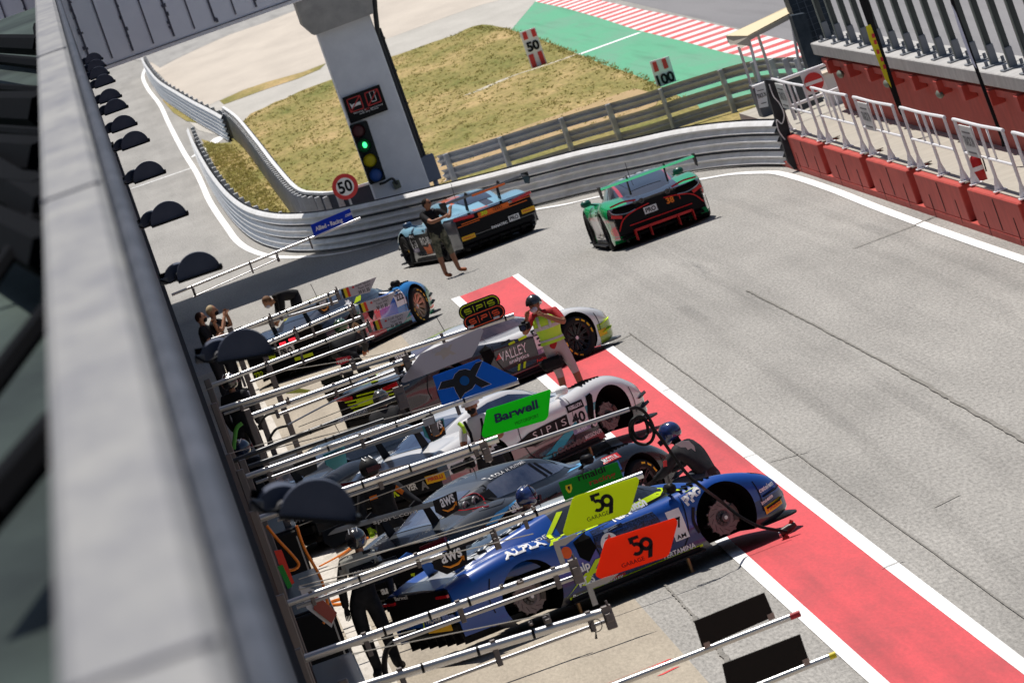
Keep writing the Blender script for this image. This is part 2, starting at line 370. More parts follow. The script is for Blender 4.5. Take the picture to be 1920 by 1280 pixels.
# cracks and slab joints
def wob(a, b, n, amp):
    p, q = W(*a), W(*b); r = random.Random(int(a[0])); out = []
    for i in range(n+1):
        t = i/n; v = p.lerp(q, t); v.x += .35*r.uniform(-amp, amp) if 0 < i < n else 0; out.append(v)
    return out
M_CRACK = mat('tar_seam', (.12, .115, .105), .8, col2=(.27, .255, .235), scale=8)
mb = MB()
for i, (a, b, w, amp) in enumerate([((1180, 624.5), (1960, 1188), .022, .015), ((1400, 545), (1500, 596), .035, .03), ((1500, 596), (1690, 696), .035, .025), ((1690, 696), (1960, 850), .06, .035),
                     ((1245, 1095), (1302, 1158), .03, .03), ((1302, 1158), (1380, 1260), .06, .04)]):
    mb2 = MB(); stripline(mb2, wob(a, b, 40, amp), w, .016+.0004*i); mb.add(mb2.v, mb2.f)
for i, (a, b, w) in enumerate([((1600, 467), (1717, 423), .10), ((1717, 423), (1752, 407), .10), ((1445, 866), (1515, 848), .05), ((1243, 735), (1262, 729), .06), ((1395, 860), (1420, 852), .05), ((1655, 1068), (1695, 1052), .05), ((1120, 660), (1185, 627), .05), ((1752, 952), (1800, 928), .05)]):
    mb2 = MB(); stripline(mb2, wob(a, b, 8, .01), w, .02+.0003*i); mb.add(mb2.v, mb2.f)
struct(mb.obj('lane_cracks', M_CRACK))
M_SKID = mat('rubber_mark', (.05, .05, .05), .8, alpha=.04)
mb = MB(); rs = random.Random(4)
for (x0, x1, bend) in ((7.6, 8.6, .6), (9.2, 10.6, .9), (10.4, 11.3, .5), (8.6, 9.0, -.3), (6.9, 7.9, .3)):
    P = [Vector((x0+(x1-x0)*t+bend*math.sin(t*3.1), 78+t*rs.uniform(75, 90), 0)) for t in [k/16 for k in range(17)]]
    mb.sweep(P, [(-.10, .014), (.10, .014)]); 
P = [Vector((9.9+1.0*math.sin(t*1.6), 86+t*16, 0)) for t in [k/14 for k in range(15)]]; mb.sweep(P, [(-.08, .0145), (.08, .0145)])
P = [Vector((10.5+1.0*math.sin(t*1.6), 84+t*16, 0)) for t in [k/14 for k in range(15)]]; mb.sweep(P, [(-.08, .015), (.08, .015)])
struct(mb.obj('rubber_marks', M_SKID))
# pale kerb stone at the garages
mb = MB(); mb.add([(.63, 20, .03), (.95, 20, .03), (.99, 165, .03), (.66, 165, .03), (.63, 20, 0), (.95, 20, 0), (.99, 165, 0), (.66, 165, 0)], [(0, 1, 2, 3), (1, 5, 6, 2), (0, 3, 7, 4), (3, 2, 6, 7), (0, 4, 5, 1)])
struct(mb.obj('pale_kerb_strip', paint('kerb_stone', (.56, .52, .47), .52, (.34, .31, .26), 7)))
# red and white race kerb
def kerb_mat():
    m = bpy.data.materials.new('race_kerb_stripes'); m.use_nodes = True; n = m.node_tree.nodes; l = m.node_tree.links; b = n['Principled BSDF']; b.inputs['Roughness'].default_value = .7
    tc = n.new('ShaderNodeTexCoord'); sp = n.new('ShaderNodeSeparateXYZ'); l.new(tc.outputs['Object'], sp.inputs[0])
    t = n.new('ShaderNodeTexNoise'); t.inputs['Scale'].default_value = .9; t.inputs['Detail'].default_value = 6; l.new(tc.outputs['Object'], t.inputs['Vector'])
    a = n.new('ShaderNodeMath'); a.operation = 'MULTIPLY_ADD'; a.inputs[1].default_value = 1/3.9; a.inputs[2].default_value = .13; l.new(sp.outputs[1], a.inputs[0])
    xx = n.new('ShaderNodeMath'); xx.operation = 'MULTIPLY_ADD'; xx.inputs[1].default_value = .10; l.new(sp.outputs[0], xx.inputs[0]); l.new(a.outputs[0], xx.inputs[2])
    f = n.new('ShaderNodeMath'); f.operation = 'FRACT'; l.new(xx.outputs[0], f.inputs[0]); g = n.new('ShaderNodeMath'); g.operation = 'GREATER_THAN'; g.inputs[1].default_value = .5; l.new(f.outputs[0], g.inputs[0])
    mx = n.new('ShaderNodeMixRGB'); l.new(g.outputs[0], mx.inputs[0]); mx.inputs[1].default_value = (.58, .06, .06, 1); mx.inputs[2].default_value = (.75, .72, .72, 1)
    m2 = n.new('ShaderNodeMixRGB'); mr = n.new('ShaderNodeMapRange'); mr.inputs[1].default_value = .45; mr.inputs[2].default_value = .75; mr.inputs[4].default_value = .65; l.new(t.outputs[0], mr.inputs[0])
    l.new(mr.outputs[0], m2.inputs[0]); l.new(mx.outputs[0], m2.inputs[1]); m2.inputs[2].default_value = (.25, .22, .23, 1); l.new(m2.outputs[0], b.inputs['Base Color']); return m
sheet('race_kerb', [(987, 0), (1060, 16), (1123, 34), (1193, 57), (1280, 78), (1360, 100), (1413, 109), (1520, 114), (1530, 96), (1497, 80), (1427, 66), (1377, 55), (1280, 33), (1200, 18), (1120, 0), (1040, -22), (950, -26)], .008, kerb_mat())

# grass tufts over the field (nobody could count them)
def in_poly(x, y, P):
    c = False; j = len(P)-1
    for i in range(len(P)):
        if (P[i].y > y) != (P[j].y > y) and x < (P[j].x-P[i].x)*(y-P[i].y)/(P[j].y-P[i].y)+P[i].x: c = not c
        j = i
    return c
def tufts(name, pxs, n, m, hmin=.02, hmax=.07, edge=True):
    P = [W(x, y, 0) for x, y in pxs]; r = random.Random(11); mb = MB(); x0, x1 = min(p.x for p in P), max(p.x for p in P); y0, y1 = min(p.y for p in P), max(p.y for p in P); k = 0; pts = []
    while len(pts) < n and k < n*8:
        k += 1; x, y = r.uniform(x0, x1), r.uniform(y0, y1)
        if in_poly(x, y, P): pts.append((x, y, 1))
    if edge:
        for i in range(len(P)):
            a, b = P[i], P[(i+1) % len(P)]
            for q in range(int((b-a).length*3)): v = a.lerp(b, r.random()); pts.append((v.x+r.uniform(-.15, .15), v.y+r.uniform(-.6, .3), 1.35))
    for x, y, s_ in pts:
        h = r.uniform(hmin, hmax)*s_
        for q in range(3):
            a = r.uniform(-.10, .10); w = r.uniform(.012, .03); xx = x+r.uniform(-.07, .07)
            mb.add([(xx-w, y, .02), (xx+w, y+r.uniform(-.05, .05), .02), (xx+a, y, .02+h)], [(0, 1, 2)])
    o = mb.obj(name, m); o['kind'] = 'stuff'; return o
M_TUFT = mat('grass_blades', (.22, .20, .07), .95, col2=(.42, .32, .15), scale=.5, stretch=(1, .12, 1), det=8)
_n = M_TUFT.node_tree.nodes; _tr = _n.new('ShaderNodeBsdfTranslucent'); _tr.inputs[0].default_value = (.34, .31, .10, 1); _ms = _n.new('ShaderNodeMixShader'); _ms.inputs[0].default_value = .5
M_TUFT.node_tree.links.new(_n['Principled BSDF'].outputs[0], _ms.inputs[1]); M_TUFT.node_tree.links.new(_tr.outputs[0], _ms.inputs[2]); M_TUFT.node_tree.links.new(_ms.outputs[0], _n['Material Output'].inputs[0])
tufts('grass_tufts', [(460, 228), (498, 205), (562, 175), (622, 153), (723, 113), (812, 83), (889, 53), (948, 57), (1020, 81), (1104, 113), (1193, 146), (1290, 200), (1100, 260), (860, 330), (700, 390), (600, 400), (520, 350), (450, 260)], 3200, M_TUFT)
tufts('grass_tufts', [(385, 270), (432, 275), (470, 325), (520, 388), (540, 408), (470, 385), (430, 340), (400, 300)], 1200, M_TUFT)
# ================================================================== BARRIERS
M_WHITE = mat('white_barrier_paint', (.84, .84, .86), .42, col2=(.66, .65, .64), scale=1.6, bump=.1, bscale=8)
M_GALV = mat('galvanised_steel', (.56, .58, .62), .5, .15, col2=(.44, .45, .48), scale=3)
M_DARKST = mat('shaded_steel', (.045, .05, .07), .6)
M_RUST = mat('worn_scuffs', (.05, .05, .055), .8)
WB = [(0, .285), (-.03, .262), (-.085, .20), (-.085, .188), (-.03, .168), (.0, .158), (.0, .146), (-.03, .12), (-.085, .056), (-.085, .045), (-.03, .025), (0, .015)]     # w-beam profile
def barrier(name, pts, side, label, group=None, back=True, tiers=3, z0=.04, post_gap=3.0, m=None, posts=True, step=.32, scuffs=0, pm=None):
    path = smoothpath(pts, 5)
    e = empty(name, (path[0].x, path[0].y, 0), 0, label, 'barrier', group)
    inv = Vector((-path[0].x, -path[0].y, 0)); P = [Vector((p.x, p.y, 0))+inv for p in path]
    for t in range(tiers):
        mb = MB(); mb.sweep(P, [(side*o, z0+t*step+h) for o, h in WB]); 
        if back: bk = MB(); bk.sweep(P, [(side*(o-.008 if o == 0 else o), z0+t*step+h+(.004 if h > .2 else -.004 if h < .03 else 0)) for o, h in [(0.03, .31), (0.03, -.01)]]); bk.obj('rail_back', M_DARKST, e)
        mb.obj('rail', m or M_WHITE, e, True)
    if posts:
        L = 0; nxt = .5
        for i in range(len(P)-1):
            d = (P[i+1]-P[i]); 
            while L+d.length > nxt:
                c = P[i]+d*((nxt-L)/d.length); a = math.atan2(d.y, d.x); R = Matrix.Rotation(a, 3, 'Z')
                pb = MB(); q = c+R @ Vector((0, side*(-.14 if back else -.05), 0)); ph_ = (1.06 if not back else .93); pb.box((q.x, q.y, ph_/2), (.07, .14, ph_), R, .01)
                pb.obj('post', pm or M_GALV, e); nxt += post_gap
            L += d.length
    if scuffs:
        r = random.Random(5); mb = MB()
        for k in range(scuffs):
            i = r.randrange(2, len(P)-2); d = (P[i+1]-P[i]).normalized(); nrm = Vector((d.y, -d.x, 0))*side
            c = P[i].lerp(P[i+1], r.random()); t = r.randrange(tiers)
            hh = z0+t*step+r.uniform(.02, .29); o = -.088; pts2 = []
            w = r.uniform(.03, .22); h2 = r.uniform(.01, .03); tl = r.uniform(-.04, .04)
            a = c-nrm*o; mb.add([a-d*w+Vector((0, 0, hh)), a+d*w+Vector((0, 0, hh+tl)), a+d*w*.5+Vector((0, 0, hh+tl+h2)), a-d*w*.7+Vector((0, 0, hh+h2*.5))], [(0, 1, 2, 3)])
        for i in range(3, len(P)-2, 3):
            d = (P[i+1]-P[i]).normalized(); nrm = Vector((d.y, -d.x, 0))*side
            for t in range(tiers):
                for hh in (.07, .235):
                    a = P[i]+nrm*.087; z = z0+t*step+hh; mb.add([a+Vector((0, 0, z-.035)), a+d*.05+Vector((0, 0, z-.035)), a+d*.05+Vector((0, 0, z+.035)), a+Vector((0, 0, z+.035))], [(0, 1, 2, 3)])
        mb.obj('scuff_marks', M_RUST, e)
    return e
front = [W(*p) for p in [(370, 288), (376, 305), (383, 320), (400, 353), (423, 390), (453, 427), (490, 455), (540, 470), (594, 472), (640, 468), (700, 457), (780, 440), (900, 412), (1040, 378), (1123, 358), (1210, 341), (1293, 324), (1360, 315), (1420, 311), (1482, 311)]]
barrier('white_crash_barrier', front, -1, 'long white scuffed triple rail crash barrier curving behind the two cars on the exit lane', 'pit exit crash barriers', scuffs=230, post_gap=4, z0=.02)
left = [W(*p) for p in [(278, 140), (287, 157), (310, 187), (347, 213), (380, 234), (410, 251), (434, 266)]]
barrier('white_crash_barrier', left, -1, 'white crash barrier on the far left beside the gravel, ending above the grass wedge', 'pit exit crash barriers', post_gap=6, z0=.02)
back = [W(x, y, 1.0) for x, y in [(420, 200), (447, 220), (483, 263), (520, 310), (560, 352), (598, 360), (640, 357), (700, 340), (760, 322)]]
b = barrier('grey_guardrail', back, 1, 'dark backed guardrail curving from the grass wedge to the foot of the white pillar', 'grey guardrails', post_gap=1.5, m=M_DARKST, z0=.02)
mb = MB(); b0 = back[0]
P = smoothpath(back, 5); mb.sweep([Vector((p.x-b0.x, p.y-b0.y, 0)) for p in P], [(.0, 1.02), (.1, 1.02), (.1, .96), (0, .96)], True); mb.obj('top_rail', M_WHITE, b)
right = [W(x, y, 1.0) for x, y in [(818, 298), (880, 280), (953, 257), (1080, 217), (1200, 183), (1280, 157), (1380, 127), (1430, 117), (1470, 113), (1512, 113)]]
barrier('grey_guardrail', right, 1, 'galvanised guardrail on grey posts running from the white pillar to the canopy hut', 'grey guardrails', post_gap=1.9, m=M_GALV, z0=.06, back=False, step=.36)
# ================================================================== BRIDGE, PILLAR
def panel_mat():
    m = mat('overpass_panel_paint', (.86, .87, .95), .6, col2=(.78, .79, .88), scale=.9); return m
M_PANEL = panel_mat(); M_SEAM = mat('panel_seam', (.10, .10, .13), .8); M_CONC = mat('concrete_cap', (.46, .45, .44), .85, col2=(.34, .33, .33), scale=3, bump=.3, bscale=30)
YB = 190.
a = WY(205, 128, YB); b_ = WY(573, 0, YB); zb = (a.z+b_.z)/2
br = empty('overpass', (0, YB, 0), 0, 'grey white panelled overpass crossing the lane at the top left', 'overpass')
mb = MB(); x1 = b_.x; mb.box(((x1-14)/2, 5, zb+2.4), (x1+14, 10, 4.8), None, .02); mb.obj('deck_wall', M_PANEL, br)
mb = MB(); x = x1-.6; k = 0
rr = random.Random(3)
while x > -6:
    mb.box((x, -.012, zb+2.5), (.045 if k % 2 else .03, .03, 4.6)); 
    if k % 2:
        for j in range(26): 
            zz = zb+.2+rr.random()*4.2; mb.box((x+rr.uniform(-.05, .05), -.016, zz), (rr.uniform(.02, .06), .03, rr.uniform(.03, .1)))
    x -= .485; k += 1
mb.box(((x1-14)/2, -.012, zb+.09), (x1+14, .028, .018)); mb.obj('panel_seams', M_SEAM, br)
# white pillar
YP = 197.
def zx(px, py, Y=YP): p = WY(px, py, Y); return p.x, p.z
xl = zx(640, 190)[0]; xr = zx(742, 165)[0]
pw = xr-xl; xc = (xl+xr)/2
pl = empty('bridge_pillar', (xc, YP+.7, 0), 0, 'tall white painted pillar holding up the overpass beside the exit lane', 'pillar')
ztop = zx(640, 45)[1]
mb = MB(); mb.box((0, 0, ztop/2), (pw, 1.4, ztop), None, .02); mb.obj('column', mat('pillar_paint', (.80, .83, .92), .6, col2=(.70, .73, .82), scale=2.5), pl)
c0 = zx(590, 67); c1 = zx(697, 27); c2 = zx(576, 0); 
mb = MB(); hw = (c1[0]-c0[0])/2+.06; cx = (c0[0]+c1[0])/2-xc
zc0 = (c0[1]+c1[1])/2
prof = [(cx-hw+.05, zc0), (cx+hw-.02, zc0+.02), (cx+hw+.05, zc0+.35), (cx+hw, zc0+2.4), (cx-hw-.1, zc0+2.4), (cx-hw-.12, zc0+.3)]
mb.prism([(x, -.95, z) for x, z in prof], (0, 2.2, 0)); mb.obj('cap', M_CONC, pl)
mb = MB(); ln = MB()
for k in range(5): 
    pass
mb.tube([(pw/2+.03, -.6, .9), (pw/2+.03, -.6, ztop-.5)], .05); mb.tube([(pw/2+.11, -.5, .9), (pw/2+.11, -.5, ztop-.4)], .04)
mb.tube(smoothpath([(pw/2+.03, -.6, ztop-.5), (pw/2+.14, -.8, ztop+.0), (pw/2+.22, -1.0, ztop+.4), (pw/2+.1, -1.05, ztop+.8), (pw/2-.2, -1.05, ztop+1.2)], 5), .06)
for z in (1.6, 2.6, 3.4, 4.2): mb.box((pw/2+.06, -.56, z), (.2, .12, .05))
mb.obj('drain_pipes', mat('dark_pipe', (.045, .047, .055), .5), pl)
def on_pillar(px, py): p = WY(px, py, YP-.06); return p
# warning sign on the pillar
M_BLK = mat('black_panel', (.012, .012, .014), .45); M_SRED = mat('sign_red', (.62, .05, .05), .5); M_SWH = mat('sign_white', (.82, .82, .84), .5)
e = empty('no_filming_sign', (0, 0, 0), 0, 'black sign with two crossed out red squares bolted on the white pillar', 'sign')
mb = MB(); poly_px(mb, [(641.5, 184), (711, 158.5), (728, 206), (657.5, 232)], YP-.10, .05); mb.obj('board', M_BLK, e)
mb = MB(); YT = YP-.108
def bar_px(mb, x0, y0, x1, y1, w, Y, th=.004):
    d = Vector((x1-x0, y1-y0)); d.normalize(); n_ = Vector((-d.y, d.x))*w/2
    mb.prism([WY(x0+n_.x, y0+n_.y, Y), WY(x1+n_.x, y1+n_.y, Y), WY(x1-n_.x, y1-n_.y, Y), WY(x0-n_.x, y0-n_.y, Y)], (0, th, 0))
for sq in ([(650, 188), (674, 179), (682, 203), (658, 211)], [(683.5, 175.5), (707, 167), (715, 190), (691, 199)]):
    for i in range(4): bar_px(mb, *sq[i], *sq[(i+1) % 4], 1.8, YT)
    bar_px(mb, *sq[1], *sq[3], 1.8, YT-.004)
mb.obj('crossed_squares', M_SRED, e)
mb = MB(); poly_px(mb, [(655, 194), (660, 197), (663, 194.5), (668, 193), (675, 190), (677, 196), (671, 197.5), (664, 201), (660, 204)], YT, .004)
for s4 in ([(692, 173), (700, 170), (706, 188), (698, 191)],):
    for i in range(4): bar_px(mb, *s4[i], *s4[(i+1) % 4], 1.2, YT)
text_px(mb, 'filming is', 675, 209.5, 25, 4.6, YT, .0); text_px(mb, 'permitted', 706, 199.5, 24, 4.6, YT, .0); text_px(mb, 'with any device', 692, 208, 37, 4.8, YT, .0)
mb.obj('white_lettering', M_SWH, e)
mb = MB(); text_px(mb, 'NOT', 688.5, 204.5, 9, 4, YT, .02); mb.obj('red_lettering', M_SRED, e)
# traffic light
e = empty('traffic_light', (0, 0, 0), 0, 'black four lamp traffic light on the pillar with its green lamp lit', 'traffic light')
mb = MB(); poly_px(mb, rpoly([(655, 236), (688, 226), (724, 336), (694, 347)], 3), YP-.36, .3); mb.obj('housing', mat('lamp_housing', (.02, .025, .028), .5), e)
LG = [((672, 246), 'dark red lamp', (.10, .03, .035), 0), ((683, 273), 'green lamp', (.01, .16, .05), 0), ((694, 301), 'yellow lamp', (.60, .50, .01), 0), ((705, 328), 'blue lamp', (.03, .10, .38), 0)]
for (p, lb, c, em) in LG:
    mb = MB(); ce = WY(*p, YP-.36); R_ = 12.6*YP/FP; mb.lathe([(0, -.03), (R_*.6, -.028), (R_*.93, -.01), (R_, 0)], ce, 'y', 24); mb.obj('lamp', mat('lens_'+lb.split()[0]+'_'+lb.split()[1], c, .35), e, True, lb)
    mb = MB(); mb.lathe([(R_, 0), (R_*1.1, 0), (R_*1.1, -.09), (R_*1.06, -.09), (R_, 0)], ce, 'y', 24); mb.obj('lamp_rim', mat('lamp_housing', (0, 0, 0)), e)
mb = MB(); ce = WY(684, 272, YP-.40); mb.ell(ce, (.05, .01, .07)); mb.obj('lit_bulb', mat('lit_green', (.05, 1., .25), .4, emit=2.2), e, True)
mb = MB(); mb.tube(smoothpath([WY(712, 345, YP-.2), WY(722, 342, YP-.25), WY(735, 335, YP-.25), WY(745, 345, YP-.15)], 5), .03)
mb.obj('cable', mat('dark_pipe', (0, 0, 0)), e)
mb = MB(); poly_px(mb, rpoly([(735, 341), (748, 337), (753, 351), (741, 356)], 2), YP-.15, .14); mb.obj('junction_box', mat('olive_box', (.14, .16, .13), .6), e)
# electrical cabinet at the pillar foot
e = empty('electrical_cabinet', WY(805, 320, YP+.2), 0, 'small blue grey electrical cabinet fixed at the right foot of the pillar', 'cabinet')
mb = MB(); mb.box((0, 0, .05), (.42, .3, .62), None, .02); mb.obj('case', mat('cabinet_paint', (.15, .18, .26), .55), e)
mb = MB(); mb.tube([(.05, 0, -.9), (.05, 0, -.2)], .06); mb.box((0, -.156, .05), (.36, .012, .54)); mb.obj('door', mat('cabinet_paint', (0, 0, 0)), e)
# round speed sign 50
Y5 = 201.
e = empty('speed_sign', WY(647, 350, Y5), 0, 'round white speed limit sign reading 50 with a red ring', 'sign')
k = Y5/FP
mb = MB(); mb.lathe([(0, 0), (17.2*k, 0), (17.2*k, .02)], (0, 0, 0), 'y', 32); mb.obj('face', M_SWH, e)
mb = MB(); mb.lathe([(17*k, -.004), (24.5*k, -.004), (24.5*k, .02), (0, .02)], (0, 0, 0), 'y', 32); mb.obj('ring', M_SRED, e)
mb = MB(); text_px(mb, '50', 647, 350, 27, 23, Y5-.008, .03); o = mb.obj('numerals', M_BLK); o.parent = e; o.matrix_parent_inverse = Matrix.Translation(-Vector(e.location))
mb = MB(); mb.tube([(0, .05, -1.6), (0, .05, .2)], .03); mb.obj('post', M_GALV, e)
def reparent(o, e): o.parent = e; o.matrix_parent_inverse = (Matrix.Translation(Vector(e.location)) @ Matrix.Rotation(e.rotation_euler.z, 4, 'Z')).inverted()
# brake distance boards
def brake_board(pts, num, label, Y, reds, tx, foot):
    e = empty('brake_marker_board', WY(*foot, Y), 0, label, 'marker board', 'brake distance boards')
    mb = MB(); poly_px(mb, pts, Y, .12); reparent(mb.obj('board', M_SWH), e)
    mb = MB()
    for q in reds: poly_px(mb, q, Y-.03, .03)
    reparent(mb.obj('red_stripes', M_SRED), e)
    mb = MB(); text_px(mb, num, *tx, Y-.04, .04, tight=.95); reparent(mb.obj('numerals', M_BLK), e)
brake_board([(974, 61.5), (1003, 51.5), (1027.5, 123), (998, 132)], '50', 'white brake marker reading 50 with four red stripes in the dry grass', 262,
            [[(979, 62), (986, 59.5), (991, 73), (983, 76)], [(995, 56.5), (1002, 54), (1007, 67), (999.5, 70)], [(991, 104), (999.5, 101), (1008, 128), (1000, 131)], [(1007.5, 98), (1015, 95), (1025, 122), (1017, 125)]], (999.5, 86, 24, 19), (1012, 130))
brake_board([(1218, 116), (1254, 105.5), (1270, 157), (1234, 168)], '100', 'white brake marker reading 100 behind the galvanised guardrail', 220,
            [[(1223, 118), (1230, 115.5), (1236, 133), (1228, 136)], [(1240, 112), (1247.5, 109.5), (1254, 127), (1246, 130)], [(1238, 163), (1243, 161), (1245, 168), (1240, 170)], [(1254, 158), (1260, 156), (1262, 162), (1257, 164)]], (1248, 147, 34, 21), (1252, 170))
# ================================================================== RIGHT SIDE: pit wall, platform, rails
M_REDW = mat('red_wall_paint', (.50, .068, .05), .7, col2=(.36, .045, .035), scale=2.2, bump=.25, bscale=14)
M_REDT = mat('red_wall_edge', (.62, .10, .08), .7)
M_PLAT = mat('platform_concrete', (.34, .315, .275), .85, col2=(.42, .39, .34), scale=1.5)
XW = 12.27
pw_ = empty('red_pit_wall', (XW, 163.5, 0), 0, 'low red concrete pit wall with notches along the right side of the lane', 'wall')
PAN = [157.3-8.1*i for i in range(0, 9)]; ends = [165.6]+PAN
mb = MB(); sm = MB(); y_hi = 165.0
for i in range(9):
    y0 = ends[i+1]+.6; y1 = ends[i]-.6
    mb.box((.2, (y0+y1)/2-163.5, .42), (.4, y1-y0, .60), None, .02)
    mb.box((.25, (y0-.6)-163.5, .15), (.3, 1.22, .30))
    ym = (y0+y1)/2-163.5; sm.box((-.004, ym, .42), (.012, .09, .5)); sm.box((-.005, ym-2.2, .25), (.01, .05, .4)); sm.box((-.005, ym+1.9, .2), (.01, .05, .4))
mb.box((.2, -26, .06), (.412, 84, .12)); mb.obj('blocks', M_REDW, pw_); sm.obj('joints', mat('wall_joint', (.09, .02, .02), .8), pw_)
mb = MB()
for i in range(9):
    y0 = ends[i+1]+.45; y1 = ends[i]-.45; mb.box((.29, (y0+y1)/2-163.5, .732), (.34, y1-y0-.1, .02))
mb.obj('coping', M_PLAT, pw_)
mb = MB(); mb.box((1.2, -26, .34), (1.7, 84, .68)); mb.obj('platform', M_PLAT, pw_)
bw = empty('red_back_wall', (13.75, 166, 0), 0, 'tall red wall with a concrete ledge behind the white railings', 'wall')
mb = MB(); mb.box((.3, -37, 1.0), (.6, 76, 1.9), None, .01); mb.box((-.05, -37, 1.72), (.14, 76, .12)); mb.obj('wall_face', M_REDW, bw)
mb = MB()
for i in range(20): mb.box((-.12, -1-i*4.0, 1.66), (.22, .5, .26), None, .01)
mb.obj('corbels', M_REDW, bw)
mb = MB(); mb.box((.15, -37.2, 2.0), (.75, 76.5, .24), None, .015); mb.obj('ledge', M_CONC, bw)
mb = MB(); 
for i in range(3): mb.ell((-.2, -3-i*9, 1.55), (.07, .3, .08))
mb.obj('wall_lamps', mat('olive_box', (0, 0, 0)), bw)
# debris fence posts on the ledge
M_FEN = mat('fence_post_steel', (.075, .085, .08), .6, 0, col2=(.05, .055, .055), scale=2); M_FENL = mat('fence_post_light', (.16, .185, .17), .5)
def fence_post():
    e = empty('fence_post', (0, 0, 0), 0, 'x', 'fence post', 'tall fence posts on the ledge above the red wall')
    mb = MB(); mb.box((.02, 0, 1.75), (.095, .14, 3.5), None, .01); mb.obj('upright', M_FEN, e)
    mb = MB(); mb.box((-.04, -.02, 1.75), (.022, .18, 3.5)); mb.obj('edge_strip', M_FENL, e)
    mb = MB(); mb.box((.02, -.1, .18), (.12, .05, .36), None, .01); mb.box((0, 0, .015), (.36, .5, .03), None, .005); mb.tube([(-.13, -.15, 0), (-.13, -.15, .12)], .03); mb.tube([(.15, -.15, 0), (.15, -.15, .12)], .03); mb.obj('base_plate', mat('fence_foot_steel', (.20, .21, .23), .5), e)
    return e
def dup(src, loc, rz=None, label=None):
    c = src.copy(); COL.objects.link(c); c.location = loc
    if rz is not None: c.rotation_euler = (0, 0, rz)
    if label: c['label'] = label
    for ch in list(src.children):
        d = ch.copy(); COL.objects.link(d); d.parent = c; d.matrix_parent_inverse = ch.matrix_parent_inverse.copy()
        for g in list(ch.children):
            f = g.copy(); COL.objects.link(f); f.parent = d; f.matrix_parent_inverse = g.matrix_parent_inverse.copy()
    return c
fp = fence_post(); yy = 166.0; n_ = 0
ordn = ['first', 'second', 'third', 'fourth', 'fifth', 'sixth', 'seventh', 'eighth', 'ninth', 'tenth', 'eleventh', 'twelfth', 'thirteenth', 'fourteenth', 'fifteenth', 'sixteenth', 'seventeenth', 'eighteenth']
while n_ < 16:
    t = 'grey green steel fence post, '+ordn[n_]+' of the row counted from the dark tower'
    if n_ == 0: fp.location = (13.80, yy, 2.12); fp['label'] = t
    else: dup(fp, (13.80, yy, 2.12), None, t)
    yy -= 2.62; n_ += 1
# white railing panels
M_RAIL = mat('white_rail_paint', (.78, .77, .80), .4)
def rail_panel(L=6.6):
    e = empty('railing', (0, 0, 0), 0, 'x', 'railing', 'white railing panels on the pit wall')
    for yy in (0, -L/2, -L):
        mb = MB(); mb.tube([(0, yy, 0), (0, yy, 1.05)], .026, 8); mb.prism([(-.09, yy-.01, 0), (.07, yy-.01, 0), (.02, yy-.01, .22), (-.03, yy-.01, .22)], (0, .02, 0)); mb.box((0, yy, .008), (.2, .3, .016)); mb.obj('post', M_RAIL, e, True)
    mb = MB(); mb.tube(smoothpath([(0, 0, 1.05), (.0, -.12, 1.07), (0, -L/2, 1.055), (0, -L+.12, 1.07), (0, -L, 1.05)], 4), .027, 8); mb.obj('top_rail', M_RAIL, e, True)
    mb = MB(); mb.tube([(0, 0, .52), (0, -L, .52)], .023, 8); mb.obj('middle_rail', M_RAIL, e, True)
    mb = MB()
    for yy in (L*.33, L*.67): mb.tube([(0, -yy, .52), (0, -yy, 1.05)], .017, 8)
    mb.obj('balusters', M_RAIL, e, True); return e
rp = rail_panel(); labs = ['first from the dark curtain', 'second from the dark curtain', 'third from the dark curtain', 'fourth, under the yellow flag pole', 'fifth from the dark curtain', 'sixth, cut by the picture edge', 'seventh out at the picture edge']
for i in range(7):
    loc = (XW+.16, ends[i]-.75, .745); t = 'white tubular railing panel on the red pit wall, '+labs[i]
    if i == 0: rp.location = loc; rp['label'] = t
    else: dup(rp, loc, None, t)
# paper notices on the railings
for i, lb in ((0, 'white notice hanging on the first railing panel'), (2, 'white notice hanging on the third railing panel'), (4, 'white notice hanging on the fifth railing panel')):
    e = empty('railing_notice', (XW+.10, ends[i]-.75-1.9, .745), 0, lb, 'notice', 'notices on the railings')
    mb = MB(); mb.box((0, 0, .78), (.02, 1.7, .5)); mb.obj('sheet', mat('notice_paper', (.60, .60, .60), .7), e)
    mb = MB(); mb.box((-.014, 0, .93), (.006, 1.1, .03)); mb.box((-.014, 0, .60), (.006, 1.1, .03))
    vs, fs = text_verts('TRACK IN', .03); mb.add([(-.013, -u*1.4, .78+w*.16) for u, w in vs], fs); mb.obj('print', mat('notice_print', (.12, .12, .13), .7), e)
# fire extinguisher
p = W(1843, 342, .68)
e = empty('fire_extinguisher', p, 0, 'red fire extinguisher standing behind the railing', 'fire extinguisher')
mb = MB(); mb.lathe([(0, 0), (.085, 0), (.09, .03), (.09, .36), (.07, .43), (.03, .46), (0, .46)], (0, 0, 0), 'z', 16); mb.obj('cylinder', mat('extinguisher_red', (.5, .03, .03), .3), e, True)
mb = MB(); mb.tube([(0, 0, .45), (0, 0, .54), (-.08, 0, .58)], .018); mb.tube(smoothpath([(.03, -.02, .5), (.11, -.04, .4), (.1, -.09, .15)], 5), .012); mb.obj('valve', M_BLK, e)
mb = MB(); mb.lathe([(.092, .2), (.092, .27)], (0, 0, 0), 'z', 16); mb.obj('label_band', M_SWH, e)
